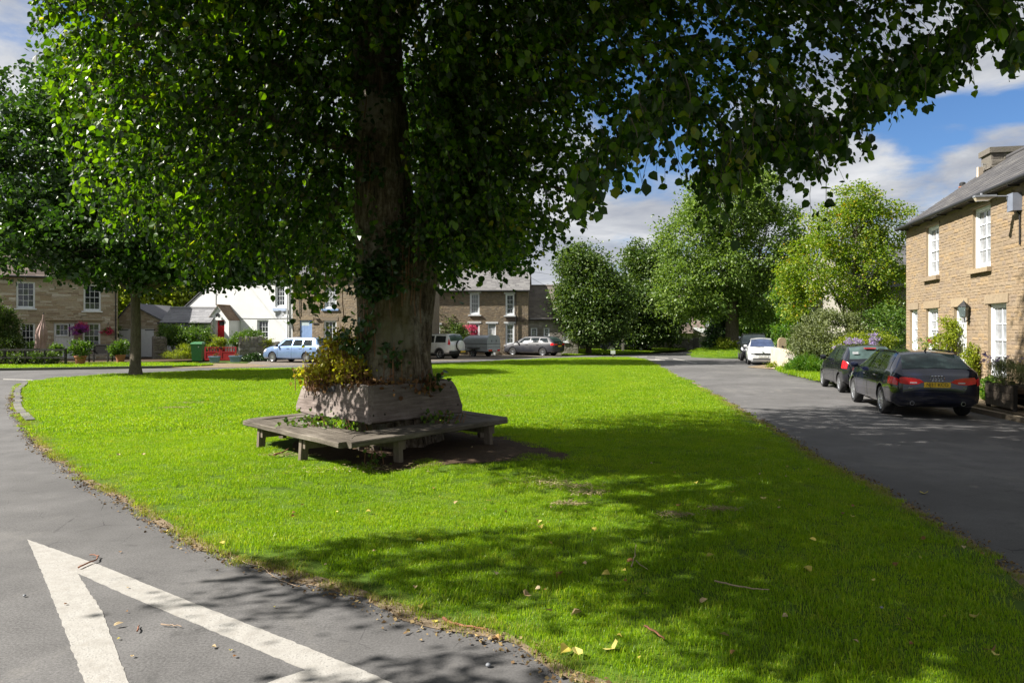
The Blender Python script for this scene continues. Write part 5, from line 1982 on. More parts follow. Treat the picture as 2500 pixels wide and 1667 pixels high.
# ------------------------------------------------------------------ left cottage
def cottage():
    ang = math.radians(28.6)
    q = Facade(((158 - CX) / F * 46.3, 46.3), ang)
    k = q.s(-95)
    fc = Facade((q.O.x + q.a.x * k, q.O.y + q.a.y * k), ang, 0.14)
    L = fc.s(287.5)
    eave = fc.z(150, 676)
    D = 7.0
    hs = house_root(fc, 'cottage', 'long two storey rubble stone cottage with white sash windows behind the sycamore')
    o_ul, o_ur = zr(fc, Z1, 185, 402, 412, 718), zr(fc, Z1, 958, 1158, 442, 748)
    o_gl, o_gr = zr(fc, Z1, 232, 402, 884, 1225), zr(fc, Z1, 950, 1152, 884, 1185)
    o_d = zr(fc, Z1, 618, 850, 884, 1312)
    o_x = (0.25, 1.35, o_gl[2], o_gl[3])
    o_x2 = (0.25, 1.35, o_ul[2], o_ul[3])
    o_d = (o_d[0], o_d[1], 0.02, o_d[3])
    opens = [o_ul, o_ur, o_gl, o_gr, o_d]
    rec = 0.12
    wl = wall_with_holes(L, -0.3, eave, opens, rec, D, ridge=eave + 2.5).build('wall', [M_MORT_O, M_REVEAL, M_BLACK], hs)
    st = lay_courses(0, L, 0, eave - 0.02, [(a - .0, b, c, d + 0.2) for a, b, c, d in opens], (0.09, 0.20), (0.22, 0.75), 5)
    put_stones(wl, st, M_OLD, 300, pick=lambda s: -s[2] * s[3])
    sash(hs, *o_ul, rec, 3, 4)
    sash(hs, *o_ur, rec, 3, 4)
    sash(hs, *o_gl, rec, 3, 4)
    sash(hs, *o_gr, rec, 3, 4)
    for o in (o_ul, o_ur, o_gl, o_gr):
        lintel(hs, o, m=M_OLD)
        sill(hs, o, m=M_FRAME, h=0.08)
    lintel(hs, o_d, m=M_OLD)
    da, db = zr(fc, Z1, 655, 790, 905, 1040), 0
    plank_door(hs, *o_d, rec, M_WHITE, 6, lights=(da[0], da[1], da[2], da[3], 3, 2))
    hood = fc.z(158, 782)
    MB().box(o_d[0] - 0.5, o_gr[1] + 0.2, -0.14, 0.0, hood, hood + 0.07).build('string_course', M_OLD, hs)
    roof_gable(hs, L, D, eave, eave + 2.5, M_STONESLATE, M_STONESLATE, rows=11, sw=0.5, singles=300, seed=3, pick=lambda it: it[1])
    gutter(hs, L, eave - 0.06, -0.26, pipes=(L - 0.12, ))
    chimney_stack(hs, 1.0, D / 2, 0.8, 0.7, eave + 2.0, eave + 3.6, M_OLD, M_MORT_O, 2, plain('pot_clay', (0.32, 0.13, 0.07), 0.8))
    flatten_panes(hs)
    # alarm box under the eaves
    a = zr(fc, Z1, 1182, 1228, 436, 500)
    MB().box(a[0], a[1], -0.10, -0.02, a[2], a[3]).build('alarm_box', M_WHITE, hs)
    return fc, hs, L


FC1, H1, L1 = cottage()


# ------------------------------------------------------------------ garage and outbuilding
def garage():
    Y0 = 50.2
    fc = Facade(((289 - CX) / F * Y0, Y0), 0.0, 0.12)
    L = fc.s(402)
    eave = fc.z(400, 787)
    apex = fc.z(318, 743)
    hs = house_root(fc, 'garage', 'small stone garage with white boarded doors behind the sycamore trunk', 'garage')
    o = zr(fc, Z1, 1366, 1768, 952, 1318)
    o = (max(0.02, o[0]), o[1], 0.0, o[3])
    xm = fc.s(318)
    tp = lambda x: eave + 0.25 + (apex - eave - 0.25) * x / xm if x < xm else apex + (eave - apex) * (x - xm) / (L - xm)
    mb = MB()
    N = 24
    xs = sorted({0, L, xm, o[0], o[1], *[L * i / N for i in range(N)]})
    for a, b in zip(xs[:-1], xs[1:]):
        z0 = o[3] if o[0] - 1e-6 <= a and b <= o[1] + 1e-6 else -0.3
        mb.quad((a, 0, z0), (b, 0, z0), (b, 0, tp(b)), (a, 0, tp(a)))
    mb.quad((L, 0, -0.3), (L, 6, -0.3), (L, 6, eave), (L, 0, eave))
    mb.quad((o[0], .1, 0), (o[1], .1, 0), (o[1], .1, o[3]), (o[0], .1, o[3]))
    mb.quad((o[0], 0, o[3]), (o[1], 0, o[3]), (o[1], .1, o[3]), (o[0], .1, o[3]))
    wl = mb.build('wall', M_MORT_O, hs)
    st = lay_courses(0, L, 0, apex, [(o[0], o[1], -1, o[3] + 0.12)], (0.09, 0.17), (0.2, 0.6), 15, top=tp)
    put_stones(wl, st, M_OLD, 0)
    rf = MB()
    for a, b in ((0, xm), (xm, L + 0.15)):
        za, zb = tp(a), tp(min(b, L)) - (0.06 if b > L else 0)
        vs = [(a, -0.12, za), (b, -0.12, zb), (b, 6, zb), (a, 6, za)]
        vs += [(x, y, z + 0.09) for x, y, z in vs]
        rf.add(vs, [(0, 3, 2, 1), (4, 5, 6, 7), (0, 1, 5, 4), (1, 2, 6, 5), (2, 3, 7, 6), (3, 0, 4, 7)])
    rf.build('roof', M_SLATE, hs)
    n = 12
    w = (o[1] - o[0]) / n
    gd = MB().box(o[0], o[0] + 0.05, 0.02, 0.07, 0, o[3]).build('door', M_WHITE, hs)
    for i in range(n):
        MB().box(o[0] + i * w + .004, o[0] + (i + 1) * w - .004, 0.0, 0.06, 0.03, o[3] - 0.01).build('door_board', M_WHITE, gd)
    for px in (1415, 1725):
        x = fc.s(Z1(px, 0)[0])
        MB().box(x - 0.35, x + 0.35, -0.02, 0.0, o[3] - 0.10, o[3] - 0.05).build('hinge', M_BLACK, gd)


garage()


def outbuilding():
    Y0 = 50.0
    fc = Facade(((392 - CX) / F * Y0, Y0), 0.0, 0.0)
    L = fc.s(514)
    eave = fc.z(450, 787)
    ridge = fc.z(450, 757)
    hs = house_root(fc, 'outbuilding', 'low white outbuilding with a grey slate roof left of the white house', 'outbuilding')
    D = 3.2
    wall_with_holes(L, -0.2, eave, [], 0.1, D, ridge=ridge).build('wall', [M_WHITE, M_WHITE, M_BLACK], hs)
    roof_gable(hs, L, D, eave, ridge + 0.12, M_SLATE, stone_mat('pale_slate', [(0.22, 0.22, 0.23), (0.27, 0.27, 0.28), (0.19, 0.19, 0.20)], 3, 0.12, grain=0.2), rows=9, sw=0.4, side=0.05, seed=8)
    gutter(hs, L, eave - 0.05, -0.22, pipes=(L * 0.74,))


outbuilding()


# ------------------------------------------------------------------ white house with the red door
M_RENDER = plain('white_render', (0.72, 0.72, 0.72), 0.85, var=0.05, scale=1.4, bump=0.35)
M_RED = plain('red_gloss', (0.62, 0.012, 0.022), 0.35, coat=0.4, var=0.08)
M_BLUE = plain('blue_paint', (0.22, 0.33, 0.56), 0.5, var=0.1)
M_PALEBLUE = plain('pale_blue_paint', (0.42, 0.50, 0.66), 0.55, var=0.08)
ROWDEG = -14.0


def white_house():
    Y0 = 52.5
    fc = Facade(((446 - CX) / F * Y0, Y0), math.radians(ROWDEG), 0.0)
    xr = fc.s(714)
    eave = fc.z(690, 671)
    lowz, xk = fc.z(446, 758), fc.s(535)
    hs = house_root(fc, 'white_house', 'white rendered house with a gabled porch and a red front door')
    o_u = zr(fc, Z2, 1278, 1392, 455, 704)
    o_g = zr(fc, Z2, 1070, 1202, 850, 1130)
    opens = [o_u, o_g]
    D = 7.0
    mb = MB()
    sub = wall_with_holes(xr - xk, -0.2, eave, [(a - xk, b - xk, c, d) for a, b, c, d in opens], 0.16, D, ridge=eave + 2.3)
    mb.add([(x + xk, y, z) for x, y, z in sub.v], sub.f)
    mb.m = [2 if q == 2 else 0 for q in sub.m]
    mb.add([(0, 0, -0.2), (xk, 0, -0.2), (xk, 0, eave), (0, 0, lowz)], [(0, 1, 2, 3)])
    mb.add([(0, 0, -0.2), (0, 0, lowz), (0, D, lowz), (0, D, -0.2)], [(0, 1, 2, 3)])
    mb.build('wall', [M_RENDER, M_RENDER, M_BLACK], hs)
    rb = MB()
    ang = [(-0.12, lowz - 0.03), (xk, eave + 0.06)]
    (a, za), (b, zb) = ang
    vs = [(a, -0.06, za), (b, -0.06, zb), (b, D, zb), (a, D, za)]
    vs += [(x, y, z + 0.1) for x, y, z in vs]
    rb.add(vs, [(0, 3, 2, 1), (4, 5, 6, 7), (0, 1, 5, 4), (1, 2, 6, 5), (2, 3, 7, 6), (3, 0, 4, 7)])
    rb.build('lean_to_roof', M_SLATE, hs)
    roof_gable(hs, xr - xk, D, eave, eave + 2.3, M_SLATE, M_SLATE, rows=11, sw=0.4, x0=xk, seed=9, side=0.02)
    gutter(hs, xr - xk, eave - 0.05, -0.24, x0=xk)
    sash(hs, *o_u, 0.14, 3, 4, frame=0.08)
    sash(hs, *o_g, 0.14, 3, 4, frame=0.08)
    a = zr(fc, Z2, 1256, 1408, 714, 748)
    MB().box(a[0], a[1], -0.1, 0.05, a[2], a[3]).build('sill', M_PALEBLUE, hs)
    # white painted downpipe and the cable that crosses the wall
    xp = fc.s(Z2(1426, 0)[0])
    MB().tube([(xp, -0.07, eave - 0.05), (xp, -0.07, 0.1)], 0.045, 8).build('downpipe', M_WHITE, hs, smooth=60)
    zc = fc.z(600, 777)
    MB().tube([(fc.s(574), -0.015, zc + 0.02), (fc.s(640), -0.015, zc - 0.03), (fc.s(713), -0.015, zc)], 0.014, 5).build('cable', M_LEAD, hs)
    for px, dx in ((598, 0.15), (655, 0), (672, 0)):
        pass
    MB().tube([(fc.s(Z2(598, 0)[0]), -0.02, fc.z(527, 745)), (fc.s(Z2(600, 0)[0]), -0.02, fc.z(527, 715))], 0.015, 5).build('cable', M_LEAD, hs)
    # porch
    dp = 1.25
    q0 = fc.O + Vector((fc.a.y, -fc.a.x, 0)) * dp
    fp = Facade((q0.x, q0.y), fc.ang)
    p0, p1 = fp.s(511.8), fp.s(559)
    apx = (p0 + p1) / 2 - 0.06
    ze, za = fp.z(535, 781), fp.z(535, 748)
    po = MB()
    ro = (fp.s(527.8), fp.s(547.8), 0.0, fp.z(538, 781.5))
    for a, b in ((p0, ro[0]), (ro[0], ro[1]), (ro[1], p1)):
        z0 = ro[3] if a == ro[0] else -0.2
        tp = lambda x: ze + (za - ze) * (1 - abs(x - apx) / ((p1 - p0) / 2 + 0.03))
        pts = [x for x in (a, apx, b) if a <= x <= b]
        pts = sorted(set(pts))
        for u, v in zip(pts[:-1], pts[1:]):
            po.quad((u, -dp, z0), (v, -dp, z0), (v, -dp, tp(v)), (u, -dp, tp(u)))
    po.quad((p0, -dp, -0.2), (p0, -dp, ze), (p0, 0, ze), (p0, 0, -0.2))
    po.quad((p1, -dp, -0.2), (p1, 0, -0.2), (p1, 0, ze), (p1, -dp, ze))
    for x, s in ((ro[0], 1), (ro[1], -1)):
        po.quad((x, -dp, 0), (x, -dp + .3, 0), (x, -dp + .3, ro[3]), (x, -dp, ro[3]))
    po.quad((ro[0], -dp, ro[3]), (ro[1], -dp, ro[3]), (ro[1], -dp + .3, ro[3]), (ro[0], -dp + .3, ro[3]))
    pc = po.build('porch', M_RENDER, hs)
    M_PR = stone_mat('porch_slate', [(0.20, 0.14, 0.10), (0.25, 0.18, 0.13), (0.17, 0.12, 0.09)], 3, 0.4, (0.22, 0.2, 0.13))
    sl = MB()
    for sgn in (-1, 1):
        hw = (p1 - p0) / 2 + 0.12
        x1 = apx + sgn * hw
        zl = za - (za - ze) * hw / ((p1 - p0) / 2 + 0.03)
        nrow = 7
        for k in range(nrow):
            t0, t1 = k / nrow, (k + 1.15) / nrow
            xa, xb = x1 + (apx - x1) * t0, x1 + (apx - x1) * min(1, t1)
            z0_, z1_ = zl + (za - zl) * t0, zl + (za - zl) * min(1, t1)
            for j in range(4):
                y0_, y1_ = -dp - 0.12 + (dp + 0.12) * j / 4 + 0.005, -dp - 0.12 + (dp + 0.12) * (j + 1) / 4 - 0.005
                lf_ = random.uniform(0, 0.01)
                vs = [(xa, y0_, z0_ + .05 + lf_), (xb, y0_, z1_ + .03), (xb, y1_, z1_ + .03), (xa, y1_, z0_ + .05 + lf_)]
                vs += [(x, y, z + 0.03) for x, y, z in vs]
                o = MB().add(vs, [(0, 3, 2, 1), (4, 5, 6, 7), (0, 1, 5, 4), (1, 2, 6, 5), (2, 3, 7, 6), (3, 0, 4, 7)]).build('slate', M_PR, pc)
        vs = [(x1, -dp - 0.1, zl), (apx, -dp - 0.1, za), (apx, 0, za), (x1, 0, zl)]
        vs += [(x, y, z + 0.045) for x, y, z in vs]
        sl.add(vs, [(0, 3, 2, 1), (4, 5, 6, 7), (0, 1, 5, 4), (1, 2, 6, 5), (2, 3, 7, 6), (3, 0, 4, 7)])
    sl.build('porch_roof', M_WHITE, pc)
    MB().tube([(apx, -dp - 0.13, za + 0.08), (apx, 0, za + 0.08)], 0.07, 8).build('ridge_tile', M_PR, pc)
    # red door: frame, fanlight, panels
    dy = -dp + 0.22
    d = MB().box(ro[0], ro[0] + 0.09, dy - .05, dy + .05, 0, ro[3]).box(ro[1] - 0.03, ro[1], dy - .05, dy + .05, 0, ro[3]).box(ro[0], ro[1], dy - .05, dy + .05, ro[3] - .06, ro[3]).build('door', M_RED, hs)
    zf = ro[3] - 0.36
    MB().box(ro[0] + .09, ro[1] - .03, dy - .03, dy + .02, zf - 0.06, zf).build('transom', M_RED, d)
    obj_of('pane', MB().quad((ro[0] + .09, dy, zf), (ro[1] - .03, dy, zf), (ro[1] - .03, dy, ro[3] - .06), (ro[0] + .09, dy, ro[3] - .06)).mesh('pane', M_GLASS), d)
    MB().box(ro[0] + .09, ro[1] - .03, dy - .02, dy + .02, 0, zf - .06).build('door_leaf', M_RED, d)
    wd = (ro[1] - ro[0] - .12)
    for i in range(2):
        for z0_, z1_ in ((0.15, 0.75), (0.9, zf - 0.2)):
            xa = ro[0] + .09 + wd * (0.08 + 0.48 * i)
            MB().box(xa, xa + wd * 0.36, dy - .035, dy - .018, z0_, z1_).build('door_panel', M_RED, d)
    kx = (ro[0] + ro[1]) / 2 + 0.03
    MB().cyl((kx, dy - .06, 1.25), (kx, dy - .02, 1.25), 0.05, n=10).build('knocker', M_BLACK, d)
    MB().box(ro[0] + .3, ro[1] - .25, dy - .04, dy - .02, 0.86, 0.91).build('letter_plate', M_BLACK, d)
    # lantern on the porch front
    lx, lz = fp.s(533), fp.z(533, 769)
    lan = thing('wall_lantern', 'black wall lantern above the red front door', 'lantern')
    lan.parent = None
    M = Matrix.Translation((fc.O.x, fc.O.y, 0)) @ Matrix.Rotation(fc.ang, 4, 'Z')
    w = M @ Vector((lx, -dp - 0.02, lz))
    lan.location = w
    lan.rotation_euler = (0, 0, fc.ang)
    MB().box(-.07, .07, -0.02, 0, -.1, .12).tube([(0, -.02, .1), (0, -.12, .16), (0, -.16, .1)], 0.012, 6).build('bracket', M_BLACK, lan)
    MB().lathe([(0.0, .1), (0.08, .06), (0.085, .05), (0.05, -.14), (0.0, -.15)], 6, M=Matrix.Translation((0, -.16, 0))).build('lamp_glass', M_GLASS, lan)
    # satellite dish
    c = P(*Z2(1340, 792), Y0 - 2.75)
    dish = thing('satellite_dish', 'round grey satellite dish fixed to the white house wall', 'satellite dish')
    ctr = M @ Vector((fc.s(Z2(1340, 0)[0]) + 0.12, -0.30, fc.z(685, 768.5)))
    dish.location = ctr
    dish.rotation_euler = (0, 0, math.radians(8))
    dish.scale = (0.6, 0.6, 0.6)
    prof = [(0.0, 0.0), (0.2, 0.012), (0.36, 0.045), (0.47, 0.085)]
    R = Matrix.Rotation(math.radians(78), 4, 'X')
    MB().lathe(prof, 24, M=R).build('reflector', plain('dish_grey', (0.42, 0.43, 0.45), 0.55), dish, smooth=50)
    MB().tube([(0, 0.02, -0.42), (0.18, -0.35, -0.32), (0.42, -0.42, -0.10)], 0.014, 6).build('feed_arm', M_LEAD, dish)
    MB().box(0.38, 0.56, -0.47, -0.38, -0.14, -0.04).build('receiver', M_BLACK, dish)
    MB().tube([(-0.1, 0.4, -0.3), (-0.1, 0.15, -0.3), (0, 0.03, -0.1)], 0.022, 6).build('mount', M_BLACK, dish)
    return fc, hs


FCW, HW = white_house()


# ------------------------------------------------------------------ stone house with the blue door
def blue_door_house():
    a = FCW.O + FCW.a * (FCW.s(714.5) + 0.004)
    fc = Facade((a.x, a.y), math.radians(ROWDEG), 0.0)
    L = fc.s(985)
    eave = fc.z(800, 672)
    hs = house_root(fc, 'stone_house', 'brown stone house with a blue front door next to the white house')
    o_d = zr(fc, Z2, 1563, 1702, 852, 1180)
    o_d = (o_d[0], o_d[1], 0.0, o_d[3])
    o_u, o_g = zr(fc, Z2, 1843, 1982, 470, 722), zr(fc, Z2, 1838, 1982, 858, 1150)
    o_u2 = (o_u[0] + 3.2, o_u[1] + 3.2, o_u[2], o_u[3])
    opens = [o_d, o_u, o_g, o_u2]
    D = 7.0
    wl = wall_with_holes(L, -0.2, eave, opens, 0.13, D, ridge=eave + 2.3).build('wall', [M_MORT_B, M_REVEAL, M_BLACK], hs)
    st = lay_courses(0, L, 0, eave - 0.02, [(p, q, r_, s_ + 0.16) for p, q, r_, s_ in opens], (0.07, 0.105), (0.13, 0.34), 25, dep=(0.005, 0.013))
    put_stones(wl, st, M_BROWN, 0)
    for o in (o_u, o_g, o_u2):
        sash(hs, *o, 0.11, 3, 4, frame=0.07, pane=M_CURT if o is not o_g else M_GLASS)
        lintel(hs, o, m=M_BROWN)
    for o in (o_u, o_g, o_u2):
        sill(hs, o, m=M_BLUE, h=0.13, over=0.18)
    lintel(hs, o_d, m=M_BROWN)
    zt = fc.z(748, 795)
    d = MB().box(o_d[0], o_d[0] + .05, .03, .1, 0, o_d[3]).box(o_d[1] - .22, o_d[1], .03, .1, 0, o_d[3]).box(o_d[0], o_d[1], .03, .1, o_d[3] - .05, o_d[3]).build('door', M_BLUE, hs)
    MB().box(o_d[0] + .05, o_d[1] - .22, .05, .1, zt, o_d[3] - .05).build('fanlight', plain('pale_board', (0.42, 0.50, 0.53), 0.6), d)
    w = (o_d[1] - o_d[0] - .27) / 5
    for i in range(5):
        MB().box(o_d[0] + .05 + i * w + .004, o_d[0] + .05 + (i + 1) * w - .004, .05, .1, 0.02, zt - .004).build('door_board', M_BLUE, d)
    MB().box(o_d[1] - .34, o_d[1] - .30, .02, .05, .95, 1.15).build('handle', M_BLACK, d)
    roof_gable(hs, L, D, eave, eave + 2.3, M_SLATE, M_SLATE, rows=15, sw=0.34, seed=10, side=0.02)
    gutter(hs, L, eave - 0.05, -0.24)
    xp = fc.s(Z2(1562, 0)[0])
    MB().tube([(xp, -.05, eave - .05), (xp, -.05, fc.z(732, 777))], .022, 6).build('cable', M_GUT, hs)
    a_ = zr(fc, Z2, 1716, 1774, 884, 898)
    MB().box(a_[0], a_[1], -.05, -.02, a_[2], a_[3]).build('name_sign', M_BLACK, hs)
    a_ = zr(fc, Z2, 1745, 1790, 832, 846)
    MB().box(a_[0], a_[1], -.12, -.02, a_[2], a_[3]).build('vent', M_BOLT, hs)
    chimney_stack(hs, 0.3, D / 2, 0.9, 0.7, eave + 1.9, eave + 3.5, M_BROWN, M_MORT_B, 2, plain('pot_clay', (0.32, 0.13, 0.07), 0.8))


blue_door_house()


# ------------------------------------------------------------------ middle house with the white door
def middle_house():
    Y0 = 58.5
    fc = Facade(((1010 - CX) / F * Y0, Y0), math.radians(-3.0), 0.0)
    L = fc.s(1290)
    eave = fc.z(1180, 709)
    hs = house_root(fc, 'stone_house', 'brown stone house with a plain white front door and white window surrounds')
    o_ul, o_ur = zr(fc, Z3, 693, 802, 545, 790), zr(fc, Z3, 1103, 1202, 553, 797)
    o_gl, o_gr = zr(fc, Z3, 686, 802, 888, 1130), zr(fc, Z3, 1103, 1202, 892, 1135)
    o_x = zr(fc, Z3, 250, 350, 905, 1130)
    o_d = zr(fc, Z3, 900, 990, 892, 1240)
    o_d = (o_d[0], o_d[1], 0.0, o_d[3])
    opens = [o_ul, o_ur, o_gl, o_gr, o_d, o_x]
    D = 7.0
    wl = wall_with_holes(L, -0.2, eave, opens, 0.12, D, ridge=eave + 2.2).build('wall', [M_MORT_B, M_FRAME, M_BLACK], hs)
    st = lay_courses(0, L, 0, eave - 0.02, [(p, q, r_ - .1, s_ + 0.14) for p, q, r_, s_ in opens], (0.07, 0.105), (0.13, 0.34), 35, dep=(0.005, 0.013))
    put_stones(wl, st, M_BROWN, 0)
    for o in (o_ul, o_ur, o_gl, o_gr, o_x):
        sash(hs, *o, 0.1, 3, 4, frame=0.09, pane=M_CURT if o is o_ul else None)
        lintel(hs, o, m=M_WHITE, h=0.14, over=0.14)
        sill(hs, o, m=M_WHITE, h=0.1, over=0.14)
    lintel(hs, o_d, m=M_WHITE, h=0.14, over=0.18)
    plank_door(hs, *o_d, 0.1, M_WHITE, 4, head=0.32)
    roof_gable(hs, L, D, eave, eave + 2.2, M_SLATE, stone_mat('grey_slate', [(0.15, 0.145, 0.145), (0.19, 0.185, 0.18), (0.13, 0.125, 0.125)], 3, 0.12, grain=0.2, rough=0.7), rows=16, sw=0.34, seed=11)
    gutter(hs, L, eave - 0.05, -0.24, pipes=(fc.s(1259.5),))
    # trellis by the right corner
    tz0, tz1, tx0, tx1 = fc.z(1270, 783), fc.z(1270, 775), fc.s(1237), fc.s(1281)
    tb = MB()
    for k in range(3):
        zz = tz0 + (tz1 - tz0) * k / 2
        tb.box(tx0, tx1, -.06, -.035, zz - .02, zz + .02)
    tr = tb.build('trellis', M_BOLT, hs)
    for k in range(13):
        xx = tx0 + (tx1 - tx0) * k / 12
        MB().box(xx - .02, xx + .02, -.085, -.062, tz0 - .05, tz1 + .05).build('slat', M_BOLT, tr)
    return fc, hs, L


FCM, HM, LM = middle_house()


def wing():
    a = FCM.O + FCM.a * (LM + 0.01)
    fc = Facade((a.x, a.y + 0.3), math.radians(-3.0), 0.0)
    L = fc.s(1412)
    eave = fc.z(1330, 777.5)
    ridge = fc.z(1330, 712) + 0.55
    hs = house_root(fc, 'cottage_wing', 'low stone wing with a big brown slate roof beside the round tree', 'cottage')
    o1, o2, o3 = zr(fc, Z3, 1393, 1466, 942, 1075), zr(fc, Z3, 1540, 1606, 942, 1075), zr(fc, Z3, 1762, 1818, 1000, 1105)
    opens = [o1, o2, o3]
    D = 5.4
    wl = wall_with_holes(L, -0.2, eave, opens, 0.1, D, ridge=ridge).build('wall', [M_MORT_O, M_FRAME, M_BLACK], hs)
    st = lay_courses(0, L, 0, eave - 0.02, [(p, q, r_ - .1, s_ + 0.1) for p, q, r_, s_ in opens], (0.09, 0.15), (0.2, 0.5), 45)
    put_stones(wl, st, M_GREYST, 0)
    sash(hs, *o1, 0.08, 3, 4, frame=0.07)
    sash(hs, *o2, 0.08, 3, 4, frame=0.07)
    sash(hs, *o3, 0.08, 1, 2, frame=0.06, pane=M_LACE)
    for o in opens:
        lintel(hs, o, m=M_GREYST)
        sill(hs, o, m=M_WHITE, h=.07)
    roof_gable(hs, L, D, eave, ridge, M_STONESLATE, stone_mat('brown_slate', [(0.17, 0.145, 0.13), (0.21, 0.18, 0.16), (0.145, 0.125, 0.115)], 3, 0.12, grain=0.2), rows=19, sw=0.34, seed=12)
    gutter(hs, L, eave - .05, -.22)


wing()


# ------------------------------------------------------------------ far cottage beyond the field wall
def far_cottage():
    Y0 = 80.0
    fc = Facade(((1690 - CX) / F * Y0, Y0), math.radians(-14), 0.0)
    L = fc.s(1740)
    hs = house_root(fc, 'far_cottage', 'small distant stone cottage with a white gutter board under the tallest tree', 'cottage')
    eave = fc.z(1700, 800)
    o = fc.rect(1699, 1711, 828, 838)
    D = 5.0
    wl = wall_with_holes(L, -1, eave, [o], 0.08, D, ridge=eave + 1.9).build('wall', [M_GREYST, M_FRAME, M_BLACK], hs)
    sash(hs, *o, 0.06, 2, 2, frame=0.08, rail=False)
    roof_gable(hs, L, D, eave, eave + 1.9, M_STONESLATE, M_STONESLATE, rows=9, sw=0.45, seed=14)
    vs = [(0.1, -0.5, eave - 0.1), (L, -0.5, eave - 1.1), (L, -0.5, eave - 0.15), (0.1, -0.5, eave + 0.05)]
    MB().add(vs + [(x, y + .06, z) for x, y, z in vs], [(0, 1, 2, 3), (7, 6, 5, 4), (0, 4, 5, 1), (1, 5, 6, 2), (2, 6, 7, 3), (3, 7, 4, 0)]).build('canopy', M_WHITE, hs)
    dh = MB().lathe([(0, 0), (0.25, 0.03), (0.42, 0.1)], 16, M=Matrix.Translation((fc.s(1727), -0.3, fc.z(1727, 798) + .4)) @ Matrix.Rotation(math.radians(80), 4, 'X'))
    dh.build('dish', M_LEAD, hs, smooth=50)
    # gable end block in front left
    fc2 = Facade(((1643 - CX) / F * 78, 78), 0.0, 0.0)
    h2 = house_root(fc2, 'barn', 'low stone barn end seen between the round trees and the far cottage', 'barn')
    L2 = fc2.s(1689)
    e2 = fc2.z(1660, 812)
    wall_with_holes(L2, -1, e2, [], 0.1, 3, ridge=e2 + 0.8).build('wall', [M_GREYST, M_FRAME, M_BLACK], h2)
    roof_gable(h2, L2, 3, e2, e2 + 0.8, M_STONESLATE, M_STONESLATE, rows=5, sw=.5, seed=16)


far_cottage()


